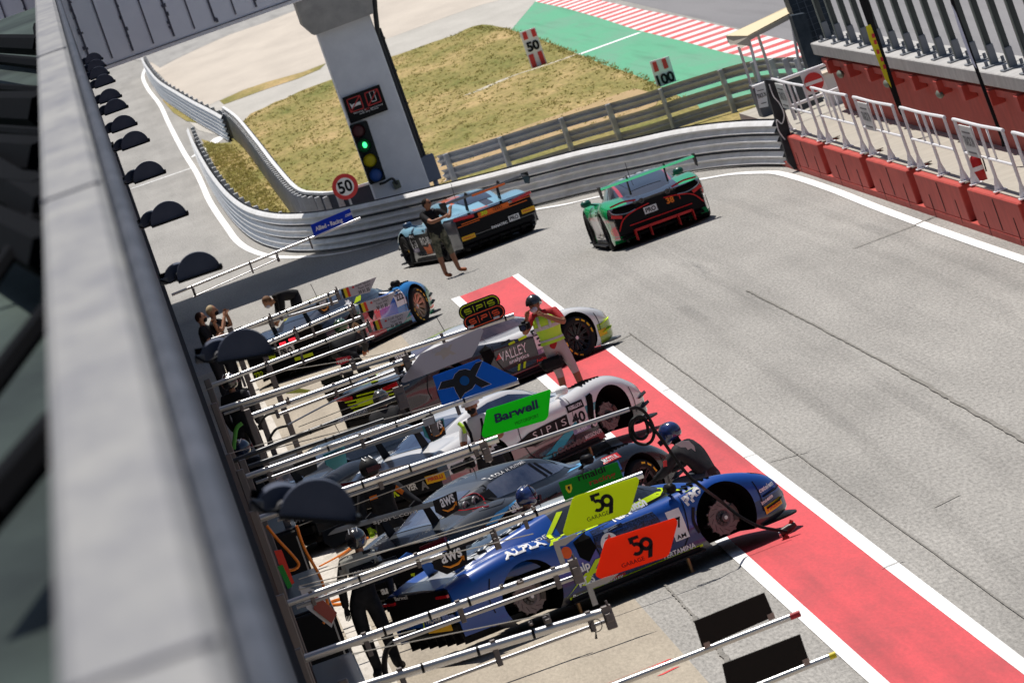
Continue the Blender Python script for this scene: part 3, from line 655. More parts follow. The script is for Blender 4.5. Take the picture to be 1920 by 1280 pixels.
# feather flags
def flag(name, label, base, pts, m, letters=None):
    e = empty(name, base, 0, label, 'flag', 'feather flags')
    Y = base.y; path = [WY(x, y, Y-.02) for x, y, w in pts]
    mb = MB(); mb.tube([base]+[WY(pts[0][0], pts[0][1], Y)]+path[1:], [.035, .03]+[.018]*(len(path)-1), 8); reparent(mb.obj('pole', M_BLK), e)
    return e
yf = 150.
base = WY(1697, 225, yf)
e = flag('feather_flag', 'black and yellow feather flag leaning over the second bay of the railing', base, [(1690, 205, 0), (1660, 130, 0), (1636, 60, 0), (1622, 0, 0), (1612, -30, 0)], None)
mb = MB(); poly_px(mb, [(1612, -30), (1632, 10), (1640, 45), (1655, 90), (1672, 140), (1690, 195), (1692, 220), (1686, 212), (1668, 165), (1645, 100), (1628, 50), (1612, 5), (1602, -30)], yf-.03, .015); reparent(mb.obj('black_cloth', M_BLK), e)
mb = MB(); poly_px(mb, [(1623, 50), (1632, 46), (1645, 80), (1660, 125), (1672, 165), (1660, 150), (1645, 112), (1630, 75)], yf-.04, .01); reparent(mb.obj('yellow_panel', mat('flag_yellow', (.70, .62, .02), .6)), e)
mb = MB(); 
for (x, y) in ((1636, 68), (1640, 80), (1645, 98), (1652, 112), (1657, 126)): poly_px(mb, [(x-2, y-4), (x+3, y-5), (x+5, y+3), (x, y+4)], yf-.05, .008)
reparent(mb.obj('red_print', M_SRED), e)
yf = 134.
base = WY(1883, 275, yf)
e = flag('feather_flag', 'slim black and white feather flag near the right picture edge', base, [(1880, 262, 0), (1850, 185, 0), (1815, 90, 0), (1796, 30, 0), (1780, -20, 0)], None)
mb = MB(); poly_px(mb, [(1776, -20), (1790, 10), (1806, 50), (1824, 100), (1846, 160), (1868, 220), (1884, 262), (1878, 262), (1858, 212), (1835, 150), (1812, 88), (1796, 45), (1784, 10)], yf-.03, .015); reparent(mb.obj('black_cloth', M_BLK), e)
mb = MB(); poly_px(mb, [(1784, 8), (1793, 25), (1806, 60), (1820, 100), (1832, 130), (1822, 118), (1806, 78), (1794, 42)], yf-.04, .01); reparent(mb.obj('pale_panel', mat('flag_pale', (.62, .64, .78), .6)), e)
# no-entry gate
YG = 168.
e = empty('no_entry_gate', WY(1530, 215, YG), 0, 'white barred gate with a red no entry disc closing the platform', 'gate')
mb = MB()
for a_, b_2 in (((1462, 152), (1573, 112)), ((1573, 112), (1590, 158)), ((1462, 152), (1482, 205)), ((1482, 200), (1588, 160)), ((1466, 154), (1492, 225))): mb.tube([WY(*a_, YG), WY(*b_2, YG)], .035, 8)
reparent(mb.obj('frame', M_RAIL, None, True), e)
mb = MB(); poly_px(mb, [(1500, 140), (1537, 128), (1552, 166), (1514, 180)], YG-.04, .02); reparent(mb.obj('sign_plate', M_SWH), e)
mb = MB(); c_ = WY(1526, 154.5, YG-.05); mb.lathe([(0, -.012), (18.5*YG/FP, -.012), (18.5*YG/FP, 0)], c_, 'y', 28); reparent(mb.obj('red_disc', M_SRED), e)
mb = MB(); bar_px(mb, 1510.5, 160, 1542, 149, 6.5, YG-.066); reparent(mb.obj('white_bar', M_SWH), e)
# screen wall behind the gate
e = empty('dark_screen', WY(1500, 200, 171), 0, 'dark grey board standing behind the no entry gate', 'screen')
mb = MB(); poly_px(mb, [(1463, 150), (1515, 128), (1545, 190), (1488, 215)], 171, .1); reparent(mb.obj('board', mat('screen_grey', (.07, .08, .09), .6)), e)
e = empty('white_cabinet', WY(1565, 190, 170), 0, 'white boxy cabinet behind the no entry gate against the red wall', 'cabinet')
mb = MB(); poly_px(mb, [(1541, 142), (1574, 130), (1600, 190), (1560, 210)], 169.4, .9); reparent(mb.obj('body', mat('cabinet_white', (.62, .58, .58), .6)), e)
mb = MB(); poly_px(mb, [(1541, 139), (1574, 127), (1576, 131), (1542, 143)], 169.3, 1.1); reparent(mb.obj('lid', mat('cabinet_lid', (.6, .5, .4), .6)), e)
# black curtain hanging at the barrier end
e = empty('black_curtain', WY(1480, 318, 163.5), 0, 'black banner cloth with white line drawing at the end of the crash barrier', 'banner')
mb = MB(); poly_px(mb, [(1434, 150), (1456, 152), (1470, 200), (1482, 250), (1500, 316), (1490, 318), (1478, 305), (1462, 250), (1446, 195)], 164.2, .3); reparent(mb.obj('cloth', mat('curtain_cloth', (.03, .03, .035), .7, col2=(.06, .06, .065), scale=4)), e)
mb = MB(); ln = smoothpath([WY(x, y, 164.15) for x, y in [(1442, 158), (1450, 180), (1462, 195), (1470, 215), (1466, 232), (1456, 225), (1460, 245), (1472, 262)]], 5); mb.tube(ln, .012, 5); reparent(mb.obj('line_drawing', M_SWH), e)
# canopy hut
YH = 176.
e = empty('canopy_hut', WY(1450, 222, YH), 0, 'small marshal post with a beige fabric canopy on thin poles', 'marshal post')
mb = MB(); mb.prism([WY(1362, 70, YH), WY(1484, 12, YH+.5), WY(1494, 10, YH+.5), WY(1517, 18, YH), WY(1505, 15, YH-.3), WY(1402, 70, YH-1.4)], (0, 0, .03)); reparent(mb.obj('canopy', mat('canvas_beige', (.66, .56, .38), .8, bump=.3, bscale=6)), e)
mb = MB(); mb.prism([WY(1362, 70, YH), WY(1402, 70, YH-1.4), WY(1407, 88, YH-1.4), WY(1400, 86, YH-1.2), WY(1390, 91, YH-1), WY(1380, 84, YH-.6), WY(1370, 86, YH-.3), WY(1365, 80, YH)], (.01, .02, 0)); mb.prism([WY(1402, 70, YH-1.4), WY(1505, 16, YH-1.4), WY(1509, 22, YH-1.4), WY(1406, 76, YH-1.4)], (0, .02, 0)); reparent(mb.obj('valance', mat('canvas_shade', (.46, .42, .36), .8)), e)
for a_, b_2, yy in (((1420, 62), (1452, 160), YH-.6), ((1404, 74), (1428, 165), YH-1.3), ((1385, 88), (1412, 170), YH), ((1482, 30), (1500, 130), YH-1.3)):
    mb = MB(); mb.tube([WY(*a_, yy), WY(*b_2, yy)], .03, 8); reparent(mb.obj('pole', M_RAIL, None, True), e)
mb = MB(); poly_px(mb, [(1410, 162), (1440, 150), (1462, 215), (1432, 224)], YH-1.5, .9); reparent(mb.obj('counter_box', mat('hut_box', (.13, .14, .16), .6)), e)
mb = MB(); poly_px(mb, [(1414, 162), (1434, 156), (1441, 200), (1424, 203)], YH-1.54, .02); reparent(mb.obj('notice', M_SWH), e)
mb = MB(); text_px(mb, 'TRACK IN', 1428, 179, 17, 9, YH-1.55, .02); bar_px(mb, 1420, 171, 1432, 168, 1.2, YH-1.55); bar_px(mb, 1427, 195, 1437, 192, 1.2, YH-1.55); reparent(mb.obj('notice_print', M_BLK), e)
mb = MB(); mb.tube([WY(1410, 164, YH-1.5), WY(1460, 146, YH-1.5)], .03); reparent(mb.obj('top_bar', M_RAIL), e)
# dark block tower at the far end of the fence
e = empty('dark_tower', WY(1540, 150, 172), 0, 'dark blue grey ribbed block tower rising behind the canopy', 'tower')
mb = MB(); 
poly_px(mb, [(1484, 30), (1510, 25), (1540, 130), (1520, 140)], 173.5, .8); poly_px(mb, [(1470, -20), (1540, -40), (1590, 110), (1530, 135)], 174.5, 1.2)
reparent(mb.obj('block_body', mat('tower_blocks', (.022, .032, .045), .6, col2=(.05, .065, .085), scale=3, bump=.5, bscale=7)), e)
mb = MB()
for k in range(14): 
    y0 = -20+k*11; bar_px(mb, 1478+k*3.9, y0+8, 1538+k*3.9, y0-13, .7, 174.45)
for dx in (12, 26, 44): bar_px(mb, 1470+dx, -30, 1530+dx-4, 132-dx*.3, 1.4, 174.42)
reparent(mb.obj('block_joints', mat('tower_joint', (.09, .11, .14), .7)), e)
# ================================================================== PIT BUILDING
M_PAR = mat('parapet_coping', (.30, .295, .29), .6, 0, col2=(.17, .17, .19), scale=2.2, stretch=(3, .5, 1)); M_FAS = mat('parapet_fascia', (.04, .05, .07), .8, col2=(.11, .12, .155), scale=3.2)
bd = empty('pit_building', (0, 0, 0), 0, 'pit garage building with a pale roof parapet and dark fascia on the left', 'building')
ZP = 8.9
mb = MB(); mb.box((-.145, 100, ZP-.04), (.17, 196, .08), None, .02); mb.obj('parapet_coping', M_PAR, bd)
mb = MB()
rr = random.Random(8)
y = 8.
while y < 190: mb.box((-.145, y, ZP+.0012), (.163, .01+.0012*y, .009)); y += 9+y*.6
mb.obj('coping_joints', mat('coping_joint', (.17, .17, .20), .6), bd)
mb = MB(); mb.box((-.038, 100, ZP-.26), (.04, 196, .40), None, .02); mb.box((-.13, 100, ZP-1.8), (.18, 196, 3.1)); mb.obj('fascia', M_FAS, bd)
mb = MB()
for k in range(16):
    y0 = 30+k*10.6; mb.box((-.4, y0, 2.1), (.5, 1.2, 4.3))
mb.box((-.6, 95, 4.6), (.9, 190, 1.0)); mb.obj('garage_piers', mat('garage_pier', (.36, .20, .16), .8), bd)
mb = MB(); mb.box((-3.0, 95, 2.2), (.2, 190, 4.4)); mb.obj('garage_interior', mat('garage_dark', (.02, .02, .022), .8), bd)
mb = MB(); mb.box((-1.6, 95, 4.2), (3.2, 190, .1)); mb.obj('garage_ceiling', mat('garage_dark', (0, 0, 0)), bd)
# glazed terrace left of the parapet with black steel frames
mb = MB(); mb.box((-1.8, 60, ZP-.55), (2.9, 116, .06)); mb.obj('terrace_glass', mat('green_glass', (.004, .008, .008), .6, col2=(.06, .085, .075), scale=.5, stretch=(1, .3, 1)), bd)
M_BFR = mat('black_frame', (.003, .003, .004), .8, spec=.03)
for i, (a_, b_2, r) in enumerate([((-60, 300), (100, 400), 34), ((-30, 545), (98, 360), 18), ((-60, 780), (110, 560), 26), ((-40, 975), (110, 800), 44), ((-60, 80), (80, 85), 16), ((-60, 105), (80, 120), 9), ((-60, 160), (85, 170), 7), ((70, 50), (86, 130), 9), ((-40, 240), (85, 250), 9), ((-60, 400), (100, 480), 40), ((-60, 205), (90, 210), 34), ((-60, 285), (92, 300), 38), ((-60, 350), (95, 370), 40), ((-60, 470), (100, 420), 30)]):
    z = ZP-.30; A, B = W(a_[0], a_[1], z), W(b_2[0], b_2[1], z); B.x = min(B.x, -.25)
    mb = MB(); mb.tube([A, B], [r*A.y/FP, r*A.y/FP], 6); mb.obj('terrace_frame', M_BFR, bd)
mb = MB(); mb.box((-.8, 40, ZP-.3), (.05, 60, .12)); mb.obj('terrace_rail', M_BFR, bd)
# half-moon canopy lamps under the parapet
M_LAMP = mat('lamp_shell', (.045, .055, .09), .5, col2=(.065, .075, .115), scale=5)
M_BRKL = mat('lamp_mount', (.10, .10, .11), .5)
def facade_lamp():
    e = empty('facade_lamp', (0, 0, 0), 0, 'x', 'wall lamp', 'half moon wall lamps along the pit building')
    def half(cx, r, y): return [(cx+r*math.cos(math.pi*k/20), y, r*1.0*math.sin(math.pi*k/20)) for k in range(21)]
    mb = MB(); mb.prism(half(.285, .165, -.05), (0, .10, 0)); mb.obj('front_shell', M_LAMP, e)
    mb = MB(); mb.prism(half(.14, .12, .06), (0, .3, 0)); mb.obj('rear_shell', M_LAMP, e)
    mb = MB(); mb.box((.29, 0, -.008), (.34, .14, .018)); mb.box((.455, -.02, .01), (.02, .16, .03)); mb.obj('rim', M_BLK, e)
    mb = MB(); mb.tube([(0, .3, .06), (.2, .3, .06)], .02); mb.obj('arm', M_BFR, e)
    mb = MB(); mb.tube([(.14, .0, .02), (.14, .06, .03)], .035, 12); mb.box((.02, .02, .03), (.06, .05, .05), None, .008); mb.obj('mounting', M_BRKL, e)
    mb = MB(); mb.tube(smoothpath([(.0, -.02, .05), (.06, -.05, .01), (.13, -.03, .03)], 4), .008, 6); mb.obj('cable', M_BLK, e); return e
tips = [(670, 975, .42), (513, 660, .18), (415, 500, .02), (352, 400, 0), (310, 322, 0), (280, 263, 0), (257, 232, 0), (240, 200, 0), (228, 180, 0), (216, 152, 0), (205, 137, 0), (199, 123, 0), (193, 110, 0)]
fl = facade_lamp(); ZL = CH-2.9
far = ['nearest the camera, largest', 'second nearest the camera', 'third nearest the camera', 'fourth nearest the camera', 'fifth nearest the camera', 'sixth nearest', 'seventh nearest', 'eighth nearest', 'ninth nearest', 'fourth from the far end', 'third from the far end', 'second from the far end', 'farthest, below the overpass']
for i, (x, y, rot) in enumerate(tips):
    p = W(x, y, ZL); loc = (p.x-.455*math.cos(rot), p.y, ZL+.455*math.sin(rot)); t = 'dark half moon wall lamp under the parapet, '+far[i]
    if i == 0: fl.location = loc; fl['label'] = t; fl.rotation_euler = (0, rot, 0)
    else: d = dup(fl, loc, None, t); d.rotation_euler = (0, rot, 0)
# ================================================================== CARS
def livery(name, base, zones, rough=.34, coat=.45, metal=0.):
    """zones: (colour, [(a,b,c,d), ...]) painted where every a*x+b*y+c*z+d > 0 in car coordinates"""
    m = bpy.data.materials.new(name); m.use_nodes = True; n = m.node_tree.nodes; l = m.node_tree.links
    b = n['Principled BSDF']; b.inputs['Roughness'].default_value = rough; b.inputs['Coat Weight'].default_value = coat; b.inputs['Coat Roughness'].default_value = .05
    b.inputs['Metallic'].default_value = metal
    tc = n.new('ShaderNodeTexCoord'); rgb = n.new('ShaderNodeRGB'); rgb.outputs[0].default_value = (*base, 1); cur = rgb.outputs[0]
    ab = n.new('ShaderNodeVectorMath'); ab.operation = 'ABSOLUTE'; l.new(tc.outputs['Object'], ab.inputs[0])
    for z in zones:
        col, planes = z[0], z[1]; src = ab.outputs[0] if len(z) > 2 else tc.outputs['Object']; acc = None
        for (a, bb, c, d) in planes:
            dt = n.new('ShaderNodeVectorMath'); dt.operation = 'DOT_PRODUCT'; l.new(src, dt.inputs[0]); dt.inputs[1].default_value = (a, bb, c)
            if len(z) > 2 and a != 0:       # |y| symmetric but signed x: rebuild
                sx = n.new('ShaderNodeSeparateXYZ'); l.new(tc.outputs['Object'], sx.inputs[0]); cy = n.new('ShaderNodeSeparateXYZ'); l.new(ab.outputs[0], cy.inputs[0])
                cb = n.new('ShaderNodeCombineXYZ'); l.new(sx.outputs[0], cb.inputs[0]); l.new(cy.outputs[1], cb.inputs[1]); l.new(sx.outputs[2], cb.inputs[2]); l.new(cb.outputs[0], dt.inputs[0])
            g = n.new('ShaderNodeMath'); g.operation = 'GREATER_THAN'; g.inputs[1].default_value = -d; l.new(dt.outputs['Value'], g.inputs[0])
            if acc is None: acc = g.outputs[0]
            else:
                mu = n.new('ShaderNodeMath'); mu.operation = 'MULTIPLY'; l.new(acc, mu.inputs[0]); l.new(g.outputs[0], mu.inputs[1]); acc = mu.outputs[0]
        mx = n.new('ShaderNodeMixRGB'); l.new(acc, mx.inputs[0]); l.new(cur, mx.inputs[1]); mx.inputs[2].default_value = (*col, 1); cur = mx.outputs[0]
    l.new(cur, b.inputs['Base Color']); return m
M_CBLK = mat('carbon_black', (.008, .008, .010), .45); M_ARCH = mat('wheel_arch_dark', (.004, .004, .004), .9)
M_TYRE = mat('tyre_rubber', (.016, .016, .017), .75); M_GLASS = mat('car_glass', (.012, .016, .024), .05, col2=(.035, .042, .06), scale=1.6, coat=1.)
M_DISC = mat('brake_disc', (.21, .165, .165), .45, .45, col2=(.16, .12, .12), scale=14); M_CAL = mat('caliper', (.10, .08, .07), .5); M_HUB = mat('wheel_hub', (.10, .09, .095), .45, .5)
M_TAIL = mat('tail_light_red', (.55, .01, .02), .2, coat=1.); M_TAILD = mat('tail_light_dark', (.10, .012, .025), .15, coat=1.)
M_LETW = mat('white_lettering', (.80, .80, .82), .5); M_LETB = mat('black_lettering', (.015, .015, .018), .5); M_NEON = mat('neon_yellow', (.62, .78, .02), .45)
M_YEL = mat('sticker_yellow', (.85, .48, .02), .5); M_RIMB = mat('black_rim', (.02, .02, .022), .35, .4); M_SILV = mat('machined_silver', (.55, .56, .58), .3, .8)
SPEC = {
 'mid': dict(wb=2.65, zc=[(-2.25, .80), (-1.9, .86), (-1.2, .93), (-.5, .92), (.3, .88), (.9, .80), (1.5, .70), (2.0, .57), (2.26, .42)],
    zs=[(-2.25, .80), (-1.9, .88), (-1.32, .94), (-.7, .86), (0, .80), (.7, .80), (1.28, .85), (1.7, .77), (2.1, .60), (2.26, .45)],
    w=[(-2.25, .88), (-1.85, .97), (-1.3, 1.0), (-.7, .95), (.2, .93), (.85, .96), (1.3, 1.0), (1.8, .96), (2.12, .84), (2.26, .66)],
    zt=[(-2.0, .84), (-1.5, .98), (-1.0, 1.08), (-.5, 1.155), (-.05, 1.175), (.35, 1.13), (.8, .97), (1.15, .80)], wr=.54, wbs=.76),
 'front': dict(wb=2.66, zc=[(-2.35, .84), (-2.0, .95), (-1.4, 1.0), (-.6, .98), (.2, .95), (.75, .92), (1.3, .88), (1.9, .76), (2.2, .62), (2.36, .45)],
    zs=[(-2.35, .82), (-2.0, .90), (-1.36, .97), (-.8, .90), (-.1, .86), (.6, .86), (1.2, .92), (1.6, .87), (2.05, .66), (2.36, .47)],
    w=[(-2.35, .86), (-2.0, .95), (-1.36, 1.0), (-.8, .96), (.0, .93), (.7, .95), (1.3, 1.0), (1.8, .97), (2.15, .86), (2.36, .62)],
    zt=[(-2.1, .90), (-1.7, 1.02), (-1.2, 1.15), (-.7, 1.24), (-.25, 1.26), (.15, 1.19), (.5, 1.05), (.85, .88)], wr=.53, wbs=.76)}
def body_sec(sp, x, n=5):
    zc, zs, w = interp(sp['zc'], x), interp(sp['zs'], x), interp(sp['w'], x)
    tuck = .03*max(0, math.cos(max(-1.57, min(1.57, (x)/.75*1.57)))) if abs(x) < .75 else 0
    zb = .10+max(0, -x-1.72)*.52 if x < 0 else .10+max(0, x-1.9)*.2
    mid = zc*.6+zs*.4-.015
    base = [(0, zc), (.30*w, zc-.004), (.56*w, mid), (.74*w, zs-.012), (.86*w, zs-.01), (.945*w, zs-.06), (.99*w, zs-.15), ((1.0-tuck)*w, zs*.5+.13), ((.985-tuck)*w, .32), (.985*w, .20), (.96*w, zb)]
    pts = [Vector((p[0], p[1], 0)) for p in base]; return [(q.x, q.y) for q in smoothpath(pts, 3)]
def loft(sp, xs, sec):
    mb = MB(); rings = []
    for x in xs:
        h = sec(sp, x); ring = [Vector((x, y, z)) for y, z in h]+[Vector((x, -y, z)) for y, z in reversed(h[1:])]
        rings.append(ring)
    m = len(rings[0]); vs = [v for r in rings for v in r]; fs = []
    for i in range(len(rings)-1):
        for k in range(m):
            k2 = (k+1) % m; fs.append((i*m+k, (i+1)*m+k, (i+1)*m+k2, i*m+k2))
    fs.append(tuple(range(m))); fs.append(tuple((len(rings)-1)*m+k for k in reversed(range(m))))
    mb.add(vs, fs); return mb
def roof_sec(sp, x):
    zt = interp(sp['zt'], x); x0, x1 = sp['zt'][0][0], sp['zt'][-1][0]; t = (x-x0)/(x1-x0)
    fw = min(1, t/.35)**.6*.45+.55 if t < .35 else 1; fwf = min(1, (1-t)/.3)*.12+.88 if t > .7 else 1
    wr = sp['wr']*fw*fwf; wb = sp['wbs']*fw*fwf; zb = .70; h = max(.02, zt-zb)
    base = [(0, zt), (wr*.55, zt-.008), (wr*.88, zt-.03), (wr*1.0, zt-.075 if zt > .95 else zt-.03), (wr+(wb-wr)*.5, zb+h*.48), (wb, zb+h*.02), (wb, zb-.1)]
    pts = [Vector((p[0], p[1], 0)) for p in base]; return [(q.x, q.y) for q in smoothpath(pts, 3)]
def clip_cell(poly, x0, x1, y0, y1):
    for ax, lim, sg in ((0, x0, 1), (0, x1, -1), (1, y0, 1), (1, y1, -1)):
        out = []
        for i in range(len(poly)):
            a, b = poly[i], poly[(i+1) % len(poly)]; da, db = (a[ax]-lim)*sg, (b[ax]-lim)*sg
            if da >= 0: out.append(a)
            if da*db < 0: t = da/(da-db); out.append((a[0]+(b[0]-a[0])*t, a[1]+(b[1]-a[1])*t))
        poly = out
        if len(poly) < 3: return None
    return poly
def smoothpath2(pts): return [(p.x, p.y) for p in smoothpath([Vector((a, b, 0)) for a, b in pts], 5)]
class Car:
    def __init__(s, kind, label, group, paint_, roof=None):
        s.sp = SPEC[kind]; s.kind = kind; sp = s.sp; s.e = empty('race_car', (0, 0, 0), 0, label, 'race car', group)
        x0, x1 = sp['zc'][0][0], sp['zc'][-1][0]
        xs = [x0+(x1-x0)*i/54 for i in range(55)]
        mb = loft(sp, xs, body_sec); me = mb.mesh('body'); o = link('body', me, [paint_, M_ARCH], s.e)
        cut = MB(); s.ax = (sp['wb']/2, -sp['wb']/2); s.ra = .392
        for ax in s.ax:
            for sy in (-1, 1):
                cut.lathe([(0, sy*.58), (s.ra, sy*.58), (s.ra, sy*1.3), (0, sy*1.3)], (ax, 0, .37), 'y', 40)
        cm = bpy.data.meshes.new('c'); cm.from_pydata(cut.v, [], cut.f); bm = bmesh.new(); bm.from_mesh(cm); bmesh.ops.remove_doubles(bm, verts=bm.verts, dist=1e-5); bmesh.ops.recalc_face_normals(bm, faces=bm.faces); bm.to_mesh(cm); bm.free()
        c = bpy.data.objects.new('c', cm); COL.objects.link(c)
        md = o.modifiers.new('b', 'BOOLEAN'); md.operation = 'DIFFERENCE'; md.object = c; md.solver = 'EXACT'
        bpy.context.view_layer.update(); dg = bpy.context.evaluated_depsgraph_get(); nm = bpy.data.meshes.new_from_object(o.evaluated_get(dg)); o.modifiers.clear(); o.data = nm
        bpy.data.objects.remove(c); nm.materials.clear(); nm.materials.append(paint_); nm.materials.append(M_ARCH)
        for p in nm.polygons:
            q = p.center; p.material_index = 0
            for ax in s.ax:
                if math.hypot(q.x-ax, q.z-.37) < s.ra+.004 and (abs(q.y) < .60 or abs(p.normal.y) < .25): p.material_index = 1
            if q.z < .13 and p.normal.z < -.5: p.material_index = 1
            p.use_smooth = True
        try: nm.set_sharp_from_angle(angle=rad(32))
        except Exception: pass
        s.body = o; s.paint = paint_
        zx0, zx1 = sp['zt'][0][0], sp['zt'][-1][0]; xs = [zx0+(zx1-zx0)*i/34 for i in range(35)]
        s.roofo = loft(sp, xs, roof_sec).obj('roof', roof or paint_, s.e, True)
        vs = [v.co.copy() for v in nm.vertices]; fs = [tuple(p.vertices) for p in nm.polygons]; k = len(vs)
        s.bvh_b = BVHTree.FromPolygons(vs, fs)
        vs = vs+[v.co.copy() for v in s.roofo.data.vertices]; fs = fs+[tuple(k+i for i in p.vertices) for p in s.roofo.data.polygons]
        s.bvh = s.bvh0 = BVHTree.FromPolygons(vs, fs)
    # project 2D shapes on the skin. frame: 'R' right side (u=x, v=z), 'L' left, 'T' top (u=x, v=y), 'B' back (u=-y, v=z), 'F' front (u=y, v=z)
    def fr(s, side, u, v):
        if side == 'R': return Vector((u, -3, v)), Vector((0, 1, 0))
        if side == 'L': return Vector((u, 3, v)), Vector((0, -1, 0))
        if side == 'T': return Vector((u, v, 3)), Vector((0, 0, -1))
        if side == 'S': return Vector((u, -.80, .80))+Vector((0, -.72, .69))*3+Vector((0, .69, .72))*v, Vector((0, .72, -.69))
        if side == 'B': return Vector((-5, -u, v)), Vector((1, 0, 0))
        return Vector((5, u, v)), Vector((-1, 0, 0))
    def pj(s, side, u, v, off):
        o, d = s.fr(side, u, v); h = s.bvh.ray_cast(o, d)
        if h[0] is None:
            h = s.bvh.find_nearest(o+d*2); return h[0]-d*off
        return h[0]-d*off
    def decal(s, name, polys, side, m, off=.006, cell=.09, label=None):
        mb = MB()
        for poly in polys:
            us = [p[0] for p in poly]; vs = [p[1] for p in poly]; nu = max(1, int((max(us)-min(us))/cell)+1); nv = max(1, int((max(vs)-min(vs))/cell)+1)
            du, dv = (max(us)-min(us))/nu, (max(vs)-min(vs))/nv
            for i in range(nu):
                for j in range(nv):
                    q = clip_cell(list(poly), min(us)+i*du, min(us)+(i+1)*du+1e-7, min(vs)+j*dv, min(vs)+(j+1)*dv+1e-7)
                    if q: mb.add([s.pj(side, a, b, off) for a, b in q], [tuple(range(len(q)))])
        bm = mb.obj(name, m, s.e, False, label); 
        for p in bm.data.polygons: p.use_smooth = True
        return bm
    def text(s, t, side, u, v, w, h, m, ang=0., bold=.02, shear=0., off=.009, name='lettering', tight=1.):
        vs, fs = text_verts(t, bold, shear, tight); ca, sa = math.cos(ang), math.sin(ang); sg = -1 if side in 'L' else 1
        mb = MB(); pts = []
        for x, y in vs:
            a, b = sg*(x*w*ca-y*h*sa), x*w*sa+y*h*ca
            if side == 'T': a, b = x*w*ca+y*h*sa, x*w*sa-y*h*ca; b = b; 
            pts.append(s.pj(side, u+a, v+b, off))
        mb.add(pts, fs); return mb.obj(name, m, s.e)
    def ttext(s, t, x, y, w, h, m, ang, **k):                    # text on top, reads along ang in car plan
        vs, fs = text_verts(t, k.get('bold', .02), k.get('shear', 0.)); ca, sa = math.cos(ang), math.sin(ang)
        mb = MB(); mb.add([s.pj('T', x+a*w*ca-b*h*sa, y+a*w*sa+b*h*ca, .009) for a, b in vs], fs); return mb.obj('lettering', m, s.e)
    def windows(s, m=None):
        m = m or M_GLASS
        if s.kind == 'mid':
            s.decal('side_window', [[(-.55, .86), (-.35, 1.06), (-.05, 1.10), (.35, 1.06), (.82, .89), (.6, .86)]], 'R', m); s.decal('side_window', [[(-.55, .86), (-.35, 1.06), (-.05, 1.10), (.35, 1.06), (.82, .89), (.6, .86)]], 'L', m)
            s.decal('windscreen', [[(.42, -.45), (.42, .45), (1.02, .60), (1.02, -.60)]], 'T', m, .007)
            s.decal('rear_window', [[(-.62, -.40), (-.62, .40), (-1.55, .30), (-1.55, -.30)]], 'T', m, .007)
        else:
            w = [(-1.25, .95), (-.95, 1.13), (-.6, 1.17), (-.15, 1.16), (.25, 1.05), (.55, .94), (.3, .92), (-.6, .93)]
            s.decal('side_window', [w], 'R', m); s.decal('side_window', [w], 'L', m)
            s.decal('windscreen', [[(.18, -.45), (.18, .45), (.72, .60), (.72, -.60)]], 'T', m, .007)
            s.decal('rear_window', [[(-1.15, -.42), (-1.15, .42), (-1.95, .34), (-1.95, -.34)]], 'T', m, .007)
        s.details()
    def line(s, mb, side, pts, w=.007):
        P = [s.pj(side, a, b, .0075) for a, b in smoothpath2(pts)]
        n = {'R': Vector((0, -1, 0)), 'L': Vector((0, 1, 0)), 'T': Vector((0, 0, 1))}[side]; vs = []; fs = []
        for i, p in enumerate(P):
            t = (P[min(i+1, len(P)-1)]-P[max(i-1, 0)]).normalized(); q = t.cross(n)*w; vs += [p-q, p+q]
            if i: fs.append((2*i-2, 2*i-1, 2*i+1, 2*i))
        mb.add(vs, fs)
    def details(s):
        mid = s.kind == 'mid'; d = 0 if mid else -.30
        for side in ('R', 'L'):
            mb = MB(); s.line(mb, side, [(.86+d, .84), (.84+d, .62), (.80+d, .35), (.70+d, .22)]); s.line(mb, side, [(-.28+d, .92), (-.36+d, .60), (-.26+d, .34), (-.12+d, .22)]); s.line(mb, side, [(.70+d, .22), (.3+d, .20), (-.12+d, .22)])
            s.line(mb, side, [(1.78, .62), (1.82, .42), (1.80, .25)]); s.line(mb, side, [(-1.78, .72), (-1.86, .5), (-1.84, .33)]); s.line(mb, side, [(.95+d*.3, .60), (.9+d*.3, .45), (.93+d*.3, .3)], .02)
            mb.obj('panel_lines', M_LETB, s.e)
            if mid: s.decal('side_intake', [[(-.62, .74), (-.40, .80), (-.36, .58), (-.50, .46), (-.60, .55)]], side, M_ARCH, .007)
            s.decal('door_handle', [[(-.14+d, .70), (.06+d, .72), (.06+d, .74), (-.14+d, .725)]], side, M_CBLK, .012)
        mb = MB()
        for sy in (-1, 1):
            s.line(mb, 'T', [(1.15+d*.5, sy*.55), (1.5, sy*.56), (1.95, sy*.50), (2.1, sy*.3)]); s.line(mb, 'T', [(1.15+d*.5, sy*.55), (1.12+d*.5, sy*.3), (1.12+d*.5, 0)])
        mb.obj('bonnet_lines', M_LETB, s.e)
        for sy in (-1, 1): s.decal('bonnet_vent', [[(1.32, sy*.15), (1.62, sy*.13), (1.60, sy*.40), (1.36, sy*.44)]], 'T', M_ARCH, .007)
        for sy in (-1, 1): s.decal('headlight', [[(1.86, sy*.60), (2.12, sy*.52), (2.08, sy*.72), (1.86, sy*.84)]], 'T', mat('headlight_glass', (.10, .11, .13), .08, coat=1.), .007)
